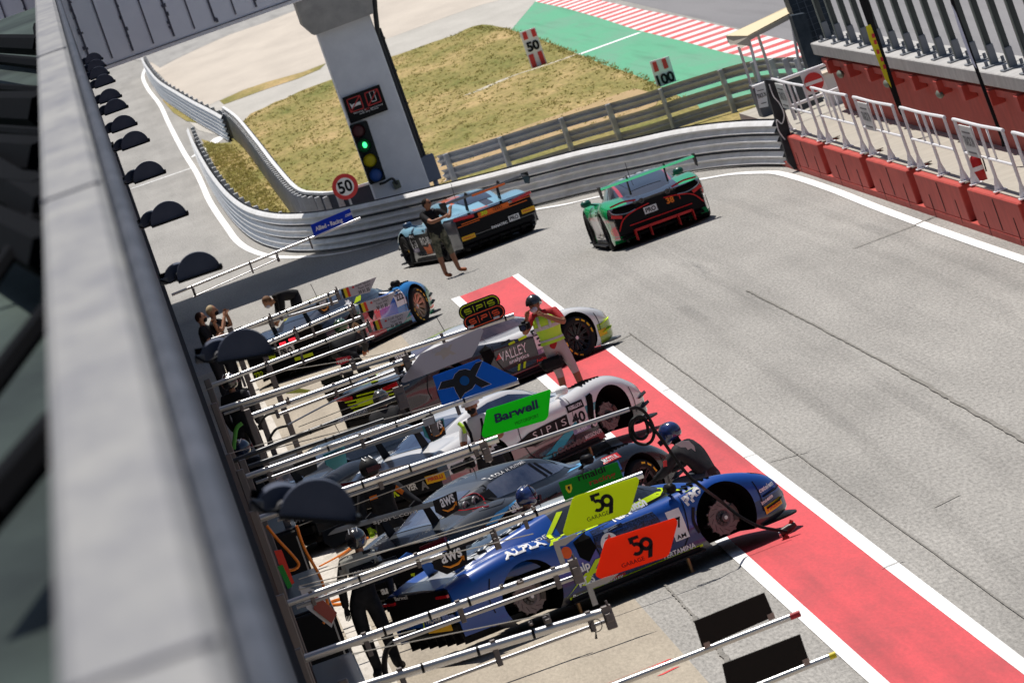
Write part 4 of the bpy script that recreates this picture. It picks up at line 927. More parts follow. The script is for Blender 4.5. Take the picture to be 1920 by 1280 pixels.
    def wheel(s, ax, sy, on=True, rim=None, spokes=10, lift=0., yellow=None):
        R_ = .345; c = Vector((s.ax[ax], sy*.84, .345-lift)); 
        e = bpy.data.objects.new('wheel', None); COL.objects.link(e); e.parent = s.e; e.location = c; e.empty_display_size = .1; e.rotation_euler = (0, 0, 0 if sy < 0 else math.pi)
        if on:
            mb = MB(); mb.lathe([(.235, -.145), (.25, -.155), (.31, -.155), (.335, -.135), (R_, -.10), (R_, .10), (.335, .135), (.31, .15), (.235, .14)], (0, 0, 0), 'y', 40); mb.obj('tyre', M_TYRE, e, True)
            mb = MB(); mb.lathe([(.235, -.14), (.25, -.15), (.245, -.12), (.22, -.10), (.215, .1)], (0, 0, 0), 'y', 36)
            for k in range(spokes):
                a = 2*math.pi*k/spokes; R = Matrix.Rotation(a, 3, 'Y'); 
                for dd in (-.10, .10):
                    R2 = Matrix.Rotation(a+dd, 3, 'Y'); mb.add([R @ Vector((-.012, -.075, .05)), R @ Vector((.012, -.075, .05)), R2 @ Vector((.009, -.125, .235)), R2 @ Vector((-.009, -.125, .235)), R @ Vector((-.012, -.05, .05)), R @ Vector((.012, -.05, .05)), R2 @ Vector((.009, -.10, .235)), R2 @ Vector((-.009, -.10, .235))],
                        [(0, 1, 2, 3), (7, 6, 5, 4), (0, 4, 5, 1), (1, 5, 6, 2), (2, 6, 7, 3), (3, 7, 4, 0)])
            mb.lathe([(0, -.085), (.03, -.085), (.055, -.08), (.06, -.04)], (0, 0, 0), 'y', 20); mb.obj('rim', rim or M_RIMB, e, True)
            mb = MB(); mb.lathe([(0, -.092), (.018, -.092), (.03, -.095), (.032, -.08)], (0, 0, 0), 'y', 16); mb.obj('wheel_nut', M_YEL if yellow is None else M_LETW, e)
            if yellow is not None:
                mb = MB()
                for k in range(16):
                    if k % 8 in (0, 1, 2, 3): 
                        a0 = 2*math.pi*k/16; mb.add([((math.cos(a)*r), -.157, math.sin(a)*r) for a, r in ((a0, .275), (a0+.25, .275), (a0+.25, .30), (a0, .30))], [(0, 1, 2, 3)])
                mb.obj('tyre_lettering', yellow, e)
            mb = MB(); mb.lathe([(.05, -.02), (.19, -.02), (.19, .02), (.05, .02)], (0, 0, 0), 'y', 28); mb.obj('brake_disc', M_DISC, e)
        else:
            mb = MB(); mb.lathe([(.085, -.015), (.10, -.02), (.19, -.02), (.19, .02), (.085, .02)], (0, 0, 0), 'y', 40)
            for k in range(12):                                        # scalloped edge
                a = 2*math.pi*k/12; mb.box((math.cos(a)*.188, 0, math.sin(a)*.188), (.05, .036, .03), Matrix.Rotation(-a-.5, 3, 'Y'), .006)
            mb.obj('brake_disc', M_DISC, e)
            mb = MB()
            for k in range(12):
                a = 2*math.pi*k/12; R2 = Matrix.Rotation(-a-.9, 3, 'Y'); mb.box((math.cos(a)*.145, -.0215, math.sin(a)*.145), (.07, .003, .006), R2)
            mb.obj('disc_grooves', mat('disc_groove', (.07, .05, .05), .6), e)
            mb = MB(); mb.lathe([(0, -.09), (.03, -.09), (.05, -.085), (.055, -.03), (.085, -.028), (.09, .0)], (0, 0, 0), 'y', 24)
            for k in range(10):
                a = 2*math.pi*k/10; mb.tube([(math.cos(a)*.07, -.05, math.sin(a)*.07), (math.cos(a)*.07, -.02, math.sin(a)*.07)], .009, 6)
            mb.obj('hub', M_HUB, e, True)
            mb = MB(); mb.lathe([(0, -.095), (.022, -.095), (.024, -.085)], (0, 0, 0), 'y', 14); mb.obj('hub_nut', M_SILV, e)
            mb = MB(); mb.tube(smoothpath([(.17*math.cos(a), -.02, .17*math.sin(a)) for a in (-.5, -.1, .3, .7)], 3), [.035]*10, 6); mb.obj('caliper', M_CAL, e, True)
            mb = MB(); mb.tube([(0, .02, 0), (0, .3, .02)], .05); mb.tube([(.05, .05, .08), (.1, .35, .25)], .025); mb.tube([(-.05, .05, -.05), (-.15, .35, -.05)], .022); mb.obj('suspension', M_HUB, e)
        return e
    def wing(s, x=None, z=1.16, span=.93, m=None, under=None, plate=None, neck=True):
        x = x or (-2.12 if s.kind == 'mid' else -2.22); m = m or M_CBLK
        prof = [(.17, 0), (.12, .022), (.02, .03), (-.10, .012), (-.17, -.012), (-.12, -.012), (0, -.006), (.12, -.012)]
        mb = MB(); mb.prism([(x+px, -span, z+pz) for px, pz in prof], (0, 2*span, 0)); mb.obj('rear_wing', m, s.e, True)
        for sy in (-1, 1):
            mb = MB(); mb.prism([(x+.22, sy*(span+.008), z+.05), (x-.23, sy*(span+.008), z+.06), (x-.25, sy*(span+.008), z-.08), (x-.12, sy*(span+.008), z-.19), (x+.16, sy*(span+.008), z-.17)], (0, sy*.012, 0))
            ep = mb.obj('wing_endplate', plate or M_CBLK, s.e)
        if neck:
            for sy in (-1, 1):
                mb = MB(); mb.prism([(x+.05, sy*.36, z+.02), (x-.03, sy*.36, z+.05), (x+.10, sy*.36, z+.09), (x+.30, sy*.36, z-.04), (x+.42, sy*.36, z-.30), (x+.26, sy*.36, z-.30), (x+.20, sy*.36, z-.06)], (0, .02*sy, 0)); mb.obj('wing_pylon', M_CBLK if neck is True else neck, s.e)
    def aws(s, x=None, z=1.16, span=.93):
        x = x or (-2.12 if s.kind == 'mid' else -2.22); y = -(span+.026); vs, fs = text_verts('aws', .02)
        mb = MB(); mb.add([(x+a*.27, y, z-.01+b*.11) for a, b in vs], fs); mb.obj('lettering', M_LETW, s.e)
        mb = MB(); mb.tube([(x-.14, y, z-.085), (x-.06, y, z-.125), (x+.05, y, z-.12), (x+.13, y, z-.075)], [.004, .013, .015, .006], 5); mb.tube([(x+.10, y, z-.06), (x+.145, y, z-.065), (x+.13, y, z-.11)], .007, 5); mb.obj('orange_smile', mat('smile_orange', (.9, .30, .02), .5), s.e)
    def aero(s, *a, **k):
        b_ = s.bvh; s.bvh = s.bvh0; s._aero(*a, **k); s.bvh = b_
    def louvres(s, *a, **k):
        b_ = s.bvh; s.bvh = s.bvh0; s._louvres(*a, **k); s.bvh = b_
    def _aero(s, splitter=None, tail=True, canard=None, sill=None, mirrors=None):
        x1 = s.sp['zc'][-1][0]; x0 = s.sp['zc'][0][0]
        mb = MB(); pts = smoothpath([(1.75, -.98, .085), (2.05, -.97, .085), (x1+.02, -.80, .085), (x1+.10, -.4, .085), (x1+.12, 0, .085), (x1+.10, .4, .085), (x1+.02, .80, .085), (2.05, .97, .085), (1.75, .98, .085)], 4)
        mb.prism(pts, (0, 0, .022)); mb.obj('front_splitter', splitter or M_CBLK, s.e)
        for sy in (-1, 1):
            for k, zz in enumerate((.26, .40)):
                mb = MB(); mb.prism([(x1-.42, sy*.90, zz), (x1-.20, sy*.78, zz+.02), (x1-.12, sy*.84, zz+.05), (x1-.20, sy*.92, zz+.03), (x1-.40, sy*.97, zz)], (0, 0, .014)); mb.obj('canard', canard or M_CBLK, s.e)
            mb = MB(); mb.prism([(-.95, sy*.90, .085), (.95, sy*.90, .085), (.9, sy*1.03, .085), (-.9, sy*1.03, .085)], (0, 0, .02)); mb.box((0, sy*.93, .12), (1.75, .05, .07)); mb.obj('side_skirt', sill or M_CBLK, s.e)
            xm = .78 if s.kind == 'mid' else .50
            mb = MB(); zm = s.pj('T', xm, sy*.72, 0).z; mb.box((xm-.02, sy*.94, zm+.10), (.12, .20, .12), Matrix.Rotation(sy*.15, 3, 'Z'), .035); mb.tube([(xm+.06, sy*.70, zm-.01), (xm, sy*.90, zm+.08)], .02, 6); mb.obj('door_mirror', mirrors or M_CBLK, s.e, True)
        if tail:
            mb = MB(); mb.box((x0+.45, 0, .19), (.7, 1.62, .05)); 
            for k in range(7): mb.box((x0+.34, -.72+k*.24, .17), (.6, .012, .14))
            mb.box((x0+.04, 0, .31), (.10, 1.6, .14), None, .03); mb.obj('diffuser', M_CBLK, s.e)
        mb = MB(); mb.tube([(-.35, .1, 1.15), (-.42, .1, 1.45)], .006, 5); mb.obj('antenna', M_CBLK, s.e)
    def _louvres(s, x0=.85, n=5, sy=-1, y=.76, m=None):
        mb = MB()
        for k in range(n):
            x = x0+k*.075; p = s.pj('T', x, sy*y, 0); mb.box((x, sy*y, p.z+.004), (.035, .24, .02), Matrix.Rotation(.15, 3, 'Y'))
        mb.obj('fender_louvres', m or M_CBLK, s.e)
    def place(s, X, Y, psi, lift=0.):
        s.e.location = (X, Y, lift); s.e.rotation_euler = (0, 0, rad(psi))
    def jacks(s, lift):
        for x, y in ((.72, -.86), (-.78, -.86)):
            mb = MB(); mb.tube([(x, y, .15), (x, y, -lift+.0)], .022, 8); mb.tube([(x, y, -lift), (x, y, -lift+.015)], .04, 8); mb.obj('air_jack', mat('jack_bronze', (.35, .2, .09), .4, .5), s.e, True)
    def plate(s, side, u, v, w, h, big, top=None, bot=None, mbg=None):
        s.decal('number_plate', [[(u-w/2, v-h/2), (u+w/2, v-h/2), (u+w/2, v+h/2), (u-w/2, v+h/2)]], side, mbg or M_LETW, .007)
        s.decal('plate_band', [[(u-w/2, v+h*.24), (u+w/2, v+h*.24), (u+w/2, v+h/2), (u-w/2, v+h/2)]], side, M_LETB, .0085)
        s.text(big, side, u, v-.01, w*.78, h*.36, M_LETB, off=.010, name='race_number', bold=.03)
        if top: s.text(top, side, u, v+h*.37, w*.8, h*.13, M_LETW, off=.011)
        if bot:
            s.decal('class_strip', [[(u-w/2, v-h/2), (u+w/2, v-h/2), (u+w/2, v-h*.30), (u-w/2, v-h*.30)]], side, mat('class_purple', (.28, .24, .38), .5), .0085)
            s.text(bot, side, u, v-h*.4, w*.6, h*.11, M_LETW, off=.011)
BLU = (.003, .060, .33); NEO = (.60, .80, .01); GRY = (.40, .42, .45)
# ---- 1: blue car nearest the camera
pb = livery('blue_car_paint', BLU, [(GRY, [(-1, 0, 0, .05), (0, -1, 0, .50), (0, 0, 1, -.70)], 1), ((.03, .035, .05), [(1, 0, 0, .9), (-1, 0, 0, .95), (0, 0, 1, -.83)]), ((.004, .022, .13), [(0, .12, -1, .50), (1, 0, 0, 1.0)]), ((.02, .02, .03), [(0, 0, -1, .19)])], .32, .45)
rb = livery('blue_car_roof', (.03, .035, .05), [(BLU, [(-1, 0, 0, -.62), (0, 1, .9, -1.22)], 1), (GRY, [(-1, 0, 0, -.95), (0, -1, 0, .40)], 1), (GRY, [(-1, 0, 0, .2), (0, -1, 0, .36), (0, 0, 1, -1.1)], 1)], .3, .6)
c = Car('mid', 'blue race car on jacks nearest the camera, near wheels off, grey louvred engine deck', 'race cars', pb, rb)
c.windows()
M_BNEO = mat('neon_line', (.58, .78, .01), .4)
c.decal('neon_trim', [[(-.92, .80), (-.5, 1.09), (-.43, 1.08), (-.78, .845), (.2, .86), (.75, .88), (1.02, .98), (1.08, .96), (.78, .83), (.2, .80)], [(-.2, .30), (-.62, .33), (-.95, .17), (-.6, .36), (-.2, .36)], [(-.9, .14), (.92, .14), (.92, .165), (-.9, .165)]], 'R', M_BNEO, .008, .05)
c.decal('honeycomb_panel', [[(-.35, .78), (.45, .80), (.6, .3), (.35, .17), (-.25, .17), (-.35, .4)]], 'R', mat('honeycomb', (.025, .05, .16), .4, col2=(.01, .015, .03), scale=60, det=0), .0065, .08)
for t, u, v, w, h, a, b_ in [('NileDutch', .28, .83, .55, .10, .05, .05), ('galp', -.62, .42, .22, .13, .05, .03), ('MDS', -.62, .28, .22, .10, .0, .04), ('Barwell', -.72, .155, .26, .055, .0, .03), ('PERTAMINA', .62, .19, .42, .06, .0, .03), ('PPG', 1.0, .72, .25, .12, .25, .06), ('cetelem', 1.95, .50, .26, .06, .1, .03), ('imoeste', 1.9, .36, .2, .045, .2, .03), ('TECHNOLOGY', .0, .26, .6, .06, .0, .03)]:
    c.text(t, 'R', u, v, w, h, M_LETW, a, b_)
c.text('TRANQUILIDADE', 'S', -1.25, .13, .95, .065, M_LETW, .06, .01); c.text('ALPLA', 'S', -1.22, -.02, .58, .12, M_LETW, .04, .06); c.decal('fender_highlight', [[(.9, .12), (1.2, .16), (1.55, .08), (1.2, .10)]], 'S', mat('light_blue_highlight', (.02, .30, .75), .3), .008)  # fender decal paints the light blue highlight of the crown as colour
c.decal('black_roof_side', [[(-.45, .80), (-.3, .845), (.72, .87), (.9, .83), (.5, .79)]], 'R', M_CBLK, .0065, .05)
c.decal('white_plate', [[(.62, .30), (.80, .30), (.78, .66), (.60, .66)]], 'R', M_LETW, .0085); c.text('77', 'R', .69, .50, .13, .12, M_LETB, off=.012, bold=.04); c.text('AM', 'R', .70, .34, .12, .05, M_LETB, off=.012)
c.decal('yellow_flash', [[(-.70, .24), (-.42, .46), (-.34, .46), (-.62, .22)]], 'R', M_BNEO, .009)
c.decal('silver_scoop', [[(-.2, .70), (.0, .72), (.0, .745), (-.2, .73)]], 'R', M_SILV, .012)
c.decal('round_sticker', [circ(-.18, .58, .115)], 'R', M_LETW, .009); c.decal('red_drop', [circ(-.18, .565, .06)+[], [(-.22, .60), (-.15, .68), (-.14, .60)]], 'R', M_SRED, .012)
c.decal('yellow_badge', [circ(1.02, .50, .07)], 'R', M_BNEO, .009); c.text('A', 'R', 1.02, .50, .06, .08, M_LETB, off=.012)
c.decal('orange_badge', [circ(-.75, .66, .07)], 'R', mat('badge_orange', (.8, .12, .02), .5), .009)
c.decal('yellow_sticker', [[(1.82, .20), (2.12, .24), (2.12, .33), (1.82, .29)]], 'R', M_YEL, .009); c.text('PIRELLI', 'R', 1.97, .265, .24, .05, M_SRED, .13, off=.012)
c.decal('red_sticker', [[(-.45, .13), (-.12, .13), (-.12, .2), (-.45, .2)]], 'R', mat('sticker_maroon', (.35, .02, .03), .5), .009); c.text('ROZALEX', 'R', -.285, .165, .26, .04, M_LETW, off=.012)
mb = MB()
for k in range(7):
    x = -.75-k*.17
    for sy in (-1, 1):
        p = c.pj('T', x, sy*.33, 0); mb.add([(x, sy*.42, p.z+.012), (x-.09, sy*.36, p.z+.006), (x-.05, sy*.18, p.z+.006), (x+.05, sy*.24, p.z+.012)], [(0, 1, 2, 3)])
mb.obj('engine_deck_vents', M_CBLK, c.e)
c.ttext('LAVAZZA', -1.3, -.28, 1.1, .10, mat('pale_grey_letters', (.62, .64, .66), .5), 0)
mb = MB(); mb.box((-2.26, 0, .62), (.03, 1.66, .30), None, .01); mb.obj('tail_panel', M_CBLK, c.e)
mb = MB(); mb.box((-2.29, -.72, .70), (.03, .3, .035)); mb.box((-2.29, .72, .70), (.03, .3, .035)); mb.obj('tail_light', M_TAIL, c.e)
c.bvh = BVHTree.FromPolygons([Vector(v) for v in [(-2.30, -1.2, 0), (-2.30, 1.2, 0), (-2.30, 1.2, 1.2), (-2.30, -1.2, 1.2)]], [(0, 1, 2, 3)])
def back_plane(c, x): c.bvh = BVHTree.FromPolygons([Vector(v) for v in [(x, -1.2, 0), (x, 1.2, 0), (x, 1.2, 1.3), (x, -1.2, 1.3)]], [(0, 1, 2, 3)])
back_plane(c, -2.28)
c.text('Barwell', 'B', -.35, .76, .35, .05, M_LETW, off=.012); c.text('PRO-AM', 'B', .28, .46, .42, .10, M_LETW, off=.012); c.text('Blue', 'B', .70, .46, .34, .13, mat('badge_blue_light', (.25, .35, .8), .5), off=.012, bold=.05); c.text('7', 'B', .0, .42, .08, .12, M_NEON, off=.012, bold=.05)
c.decal('yellow_sticker', [[(.05, .30), (.7, .30), (.7, .38), (.05, .38)]], 'B', M_YEL, .012)
c.wing(z=1.13, m=M_SILV, neck=mat('pylon_blue', (.03, .12, .42), .4)); c.aws(z=1.13); c.aero(); c.louvres(.92, 6)
c.wheel(0, -1, False); c.wheel(1, -1, False); c.wheel(0, 1); c.wheel(1, 1, False); c.jacks(.10)
c.place(3.58, 97.7, 23.6, .10); CAR1 = c
def tail_kit(c, x, plates, lights=M_TAIL, lz=.78, ly=.68, lw=.42, lh=.06, panel=M_CBLK, pz=.60, ph=.42):
    mb = MB(); mb.box((x+.01, 0, pz), (.05, 1.70, ph), None, .015); mb.obj('tail_panel', panel, c.e)
    for sy in (-1, 1):
        mb = MB(); mb.box((x-.03, sy*ly, lz), (.04, lw, lh), Matrix.Rotation(sy*.10, 3, 'X'), .012); mb.obj('tail_light', lights, c.e)
    back_plane(c, x-.02)
    for t, u, v, w, h, m in plates: c.text(t, 'B', u, v, w, h, m, off=.008, bold=.04)
# ---- 2: dark grey coupe behind it
p2 = livery('dark_coupe_paint', (.016, .019, .026), [((.055, .06, .068), [(-1, 0, 0, -.55), (0, 0, 1, -.80)]), ((.06, .22, .55), [(1, 0, 0, -.55), (-1, 0, 0, 1.15), (0, 0, 1, -.42), (0, 0, -1, .62), (0, -1, 0, 0)]), ((.13, .45, .8), [(1, 0, 0, -.3), (0, -1, 0, .62), (0, 1, 0, -.50)], 1)], .24, .6)
c = Car('front', 'matt dark grey coupe race car with a mechanic crouching at its front wheel', 'race cars', p2, livery('dark_coupe_roof', (.028, .032, .04), [((.075, .08, .09), [(-1, 0, 0, -.9)])], .3, .6))
c.windows(mat('car_glass_clear', (.03, .045, .10), .06, col2=(.17, .19, .25), scale=1.1, coat=1.))
c.decal('rear_quarter_panel', [[(-1.75, .93), (-1.3, 1.12), (-1.0, 1.15), (-.98, .96), (-1.3, .9)]], 'R', M_CBLK, .009); mb = MB()
for dx in (0, .15): mb.lathe([(.035, 0), (.06, 0), (.062, .02), (.035, .02)], c.pj('R', -1.42+dx, 1.0+dx*.1, .022), 'y', 20)
mb.obj('filler_port', M_SILV, c.e)
mb = MB(); pp = [c.pj('R', u, v, .012) for u, v in rpoly([(-1.56, .93), (-1.16, .97), (-1.18, 1.11), (-1.52, 1.07)], .06, 5)]; mb.tube(pp, .009, 5, closed=True); mb.obj('port_outline', M_TAIL, c.e)
c.decal('window_bar', [[(-.02, .93), (.02, .93), (-.1, 1.16), (-.15, 1.16)]], 'R', M_CBLK, .013); c.decal('window_bar', [[(.1, .93), (.14, .93), (.0, 1.14), (-.05, 1.14)]], 'R', M_CBLK, .013)
c.text('KINPRO', 'R', -1.05, .80, .45, .10, M_LETW, .04, .05); c.text('Finland Oy', 'R', -1.0, .69, .4, .05, M_LETW, .04, .02)
c.decal('blue_swoosh', [[(-1.75, .74), (-1.5, .83), (-.95, .87), (-1.3, .80), (-1.55, .72)]], 'R', mat('swoosh_blue', (.08, .38, .75), .35), .009)
c.decal('white_emblem', [circ(.12, .55, .17, 20), [(-.2, .42), (0, .5), (.1, .38), (-.15, .34)], [(.2, .6), (.42, .78), (.5, .70), (.3, .5)]], 'R', mat('emblem_grey', (.55, .53, .54), .5), .009); c.decal('emblem_hole', [circ(.12, .54, .08, 16)], 'R', p2, .012)
c.decal('red_sticker', [[(.78, .80), (1.08, .80), (1.08, .87), (.78, .87)]], 'R', mat('sticker_red', (.7, .03, .04), .5), .009); c.text('MOTUL', 'R', .93, .835, .24, .05, M_LETW, off=.012)
c.text('E. COLA  H. PUTMAN', 'R', -.5, 1.195, .7, .035, M_LETW, .02, .0)
c.decal('blue_arch', [[(.55, .60), (1.0, .66), (1.0, .78), (.55, .72)]], 'R', mat('arch_blue', (.07, .22, .6), .35), .009)
tail_kit(c, -2.36, [('7', .18, .42, .07, .14, M_NEON), ('and', -.28, .38, .26, .10, M_LETW)], M_TAILD, .74, .66, .46, .13)
mb = MB()
for sy in (-1, 1): mb.tube([(-2.40, sy*.42, .66), (-2.40, sy*.7, .66), (-2.38, sy*.9, .76)], .012, 6)
mb.obj('blue_light_line', mat('line_cyan', (.05, .42, .8), .4), c.e)
mb = MB(); mb.lathe([(.045, 0), (.055, 0), (.055, .01), (.045, .01)], (-2.395, .02, .70), 'x', 20); mb.tube([(-2.395, .02, .70), (-2.395, .02, .745)], .006, 5); mb.tube([(-2.395, .02, .70), (-2.395, .055, .68)], .006, 5); mb.tube([(-2.395, .02, .70), (-2.395, -.015, .68)], .006, 5); mb.obj('star_emblem', M_SILV, c.e)
c.wing(z=1.22); c.aws(z=1.22); c.aero(); c.louvres(1.0, 6)
back_plane(c, -2.42); c.text('sport.com', 'B', .25, 1.205, .75, .06, M_LETW, off=.0)
c.wheel(0, -1, True, spokes=8, yellow=M_YEL); c.wheel(1, -1); c.wheel(0, 1); c.wheel(1, 1); c.place(3.15, 104.8, 47, .08); CAR2 = c
# ---- 3: white silver coupe (number 40)
p3 = livery('white_coupe_paint', (.70, .70, .72), [((.30, .14, .15), [(-1, 0, 0, 1.0), (0, -1, 0, -.6), (0, -.0, -1, .52), (-.35, 0, -1, .62)], ), ((.06, .30, .36), [(1, 0, 0, -.6), (-1, 0, 0, 1.05), (0, 0, 1, -.52), (0, 0, -1, .62), (0, -1, 0, -.5)]), ((.035, .035, .045), [(0, 0, -1, .34)]), ((.05, .09, .12), [(-1, 0, 0, -2.2), (0, 0, -1, .8)])], .2, 1.)
c = Car('front', 'white and silver race car number 40 with teal trim, near front wheel off', 'race cars', p3, livery('white_coupe_roof', (.72, .72, .74), [((.25, .27, .32), [(-1, 0, 0, -1.0), (0, -1, 0, .44)], 1)], .18, 1.))
c.windows(mat('car_glass_blue', (.01, .02, .06), .06, col2=(.05, .07, .13), scale=1.3, coat=1.))
c.text('GINION', 'R', -1.15, .90, .7, .045, mat('grey_letters', (.25, .25, .27), .5), .3); c.text('CHOPARD', 'R', -1.35, .78, .6, .05, mat('grey_letters', (0, 0, 0)), .12)
c.decal('dark_side_panel', [[(-.95, .50), (-.45, .60), (.42, .62), (.42, .45), (-.4, .40)]], 'R', M_CBLK, .007)
c.text('S | P | S', 'R', .0, .52, .75, .12, mat('pale_pink_letters', (.66, .55, .56), .5), .0, .0); c.text('automotive performance', 'R', .0, .39, .8, .04, M_LETB, .0, .0)
c.decal('teal_wave', [[(-.95, .17), (-.5, .17), (-.1, .26), (.55, .48), (.6, .40), (.1, .2), (-.2, .13), (-.9, .13)]], 'R', mat('teal_paint', (.05, .33, .42), .35), .0075)
c.plate('R', .62, .52, .34, .42, '40', 'REBELLION', 'SILVER', mat('plate_pink', (.62, .55, .57), .5))
c.decal('dark_duct', [[(.86, .30), (1.0, .72), (.98, .76), (.88, .74), (.82, .5)]], 'R', M_ARCH, .009)
c.text('MISSION:PRO', 'R', .83, .22, .42, .06, mat('pale_pink_letters', (0, 0, 0)), .02); c.text('GRAMM', 'R', .3, .20, .6, .08, mat('dark_pink_letters', (.16, .09, .09), .5), .0, .06)
mb = MB(); mb.lathe([(.035, 0), (.05, 0), (.05, .02), (.035, .02)], c.pj('R', -.08, .17, .02), 'y', 20); mb.obj('exhaust_ring', M_HUB, c.e)
mb = MB(); mb.lathe([(.028, 0), (.055, 0), (.055, .01), (.028, .01)], c.pj('R', .88, .36, .012), 'y', 20); mb.obj('round_badge', mat('pale_pink_letters', (0, 0, 0)), c.e)
tail_kit(c, -2.36, [('40', .0, .52, .2, .15, M_NEON), ('SILVER', .28, .52, .30, .09, M_LETW), ('A', .56, .5, .14, .12, mat('grey_letters', (0, 0, 0)))], M_TAILD, .76, .66, .44, .11, mat('tail_black', (.012, .014, .018), .4))
c.decal('yellow_sticker', [[(.62, .50), (.98, .50), (.98, .61), (.62, .61)]], 'B', M_YEL, .012); c.text('PIRELLI', 'B', .80, .555, .28, .05, M_SRED, off=.016, bold=.04)
c.wing(z=1.22, plate=mat('plate_teal', (.03, .22, .25), .4)); mb = MB(); mb.prism([(-2.43, -.958, 1.26), (-2.04, -.958, 1.25), (-2.08, -.958, 1.05), (-2.40, -.958, 1.04)], (0, -.004, 0)); mb.obj('black_sticker', M_LETB, c.e); c.aws(z=1.22, span=.94)
c.aero(mirrors=M_LETW); c.louvres(.98, 6, m=M_CBLK); c.wheel(0, -1, False); c.wheel(1, -1); c.wheel(0, 1); c.wheel(1, 1); c.jacks(.09); c.place(3.63, 117, 46.5, .09); CAR3 = c
# ---- 4: black coupe side by side (number 20)
p4 = livery('black_coupe_paint', (.015, .018, .022), [((.03, .035, .045), [(0, 0, 1, -.8)]), ((.02, .14, .15), [(-1, 0, 0, -2.0), (0, 0, 1, -.70), (0, 0, -1, .74)])], .22, .8)
c = Car('front', 'black coupe race car number 20 parked against the far side of the white one', 'race cars', p4)
c.windows(); c.text('V. PIANA', 'R', -.4, 1.195, .7, .04, M_LETW, .02, .0)
tail_kit(c, -2.36, [('20', .22, .50, .18, .15, mat('number_red', (.8, .05, .03), .5)), ('PRO-AM', .56, .50, .40, .10, M_LETW), ('KE', -.05, .47, .2, .10, M_LETW)], M_TAILD, .76, .66, .44, .1)
mb = MB(); mb.box((-2.39, 0, .66), (.01, 1.5, .015)); mb.obj('teal_line', mat('teal_paint', (0, 0, 0)), c.e)
c.wing(z=1.22); c.aero(); c.louvres(.95, 7); c.wheel(0, -1); c.wheel(1, -1); c.wheel(0, 1); c.wheel(1, 1); c.place(1.95, 119.0, 44, .08)
# ---- 5: white/black/neon (31)
p5 = livery('white_neon_paint', (.74, .74, .75), [((.022, .022, .030), [(-.18, 0, -1, .73), (-1, 0, 0, .95)]), ((.022, .022, .03), [(-1, 0, 0, -1.0), (0, 0, -1, .74)]), ((.30, .42, .02), [(1, 0, 0, -1.75), (0, 0, -1, .42)]), ((.55, .72, .01), [(-1, 0, 0, -1.5), (0, 1, 0, -.0), (0, -1, 0, .62), (0, 0, 1, -.7)])], .22, .9)
c = Car('mid', 'white and black race car with neon yellow tail, behind the photographer in a vest', 'race cars', p5, livery('white_neon_roof', (.74, .74, .75), [((.50, .66, .03), [(1, 0, 0, .65), (-1, 0, 0, .2), (0, 1, 0, -.1)])], .2, .9))
c.windows(mat('car_glass_pale', (.02, .025, .045), .06, col2=(.22, .15, .17), scale=1.4, coat=1.)); c.text('VALLEY', 'R', .02, .52, .58, .15, M_LETW, .0, .0); c.decal('red_corner', [[(-.36, .5), (-.25, .6), (-.22, .5)]], 'R', M_SRED, .009); c.text('analytics', 'R', .10, .385, .42, .08, M_LETW)
c.text('Axalta', 'R', .5, .25, .2, .05, mat('number_red', (0, 0, 0)))
c.decal('neon_blocks', [[(-.02, .645), (.12, .65), (.12, .69), (-.02, .68)], [(.2, .65), (.38, .66), (.38, .70), (.2, .69)], [(-.02, .22), (.03, .22), (.10, .31), (.05, .31)], [(.10, .22), (.15, .22), (.22, .31), (.17, .31)]], 'R', M_BNEO, .009)
c.plate('R', .66, .53, .34, .40, '31', 'REBELLION', 'SILVER')
c.decal('yellow_sticker', [[(1.75, .22), (1.95, .22), (1.95, .32), (1.75, .32)]], 'R', M_YEL, .009)
tail_kit(c, -2.27, [], M_TAIL, .74, .62, .46, .07, M_CBLK)
mb = MB()
for k in range(5):
    mb.box((-2.315, -.1, .73-k*.055), (.012, 1.5-.1*k if k else .7, .022))
mb.box((-2.315, .05, .62), (.012, .5, .10)); mb.obj('neon_slats', M_BNEO, c.e)
c.wing(z=1.14); c.aws(z=1.14); c.aero(splitter=mat('splitter_grey', (.12, .12, .13), .4), canard=M_BNEO); c.wheel(0, -1, True, spokes=10, yellow=M_YEL); c.wheel(1, -1); c.wheel(0, 1); c.wheel(1, 1); c.place(4.30, 135.8, 35.5, 0)
# ---- 6: blue green dark car 222
p6 = livery('dark_blue_green_paint', (.028, .035, .055), [((.02, .20, .55), [(1, 0, 0, -.55)]), ((.04, .35, .16), [(1, 0, 0, -.7), (.8, 0, -1, -.85)]), ((.02, .10, .5), [(1, 0, 0, .1), (-1, 0, 0, .55), (0, 0, 1, -.28), (0, -1, 0, -.6)]), ((.55, .03, .05), [(1, 0, 0, .85), (-1, 0, 0, -.1), (0, 0, -1, .75), (0, -1, 0, -.6)]), ((.02, .28, .25), [(1, 0, 0, .1), (-1, 0, 0, .9), (0, 0, -1, .30)])], .2, .9)
c = Car('mid', 'dark race car number 222 with blue green nose and gold rims', 'race cars', p6, livery('dark_roof_yellow', (.03, .035, .05), [((.70, .66, .02), [(0, 1, 0, -.08), (0, 0, 1, -1.0), (-1, 0, 0, .45)]), ((.25, .27, .31), [(1, 0, 0, -.1), (0, 1, 0, .25)])], .22, .9))
c.windows(); c.text('HEMPEL', 'R', .05, .62, .5, .09, M_LETW); c.plate('R', .72, .66, .34, .36, '222', None, None); c.text('sonic', 'R', -.75, .90, .36, .11, M_LETW, .25, .06); c.text('Allied Racing', 'R', .05, .26, .6, .07, M_LETW, .03); 
c.decal('neon_flash', [[(-.55, .86), (-.3, .95), (-.1, .95), (-.25, .87)]], 'R', M_BNEO, .009)
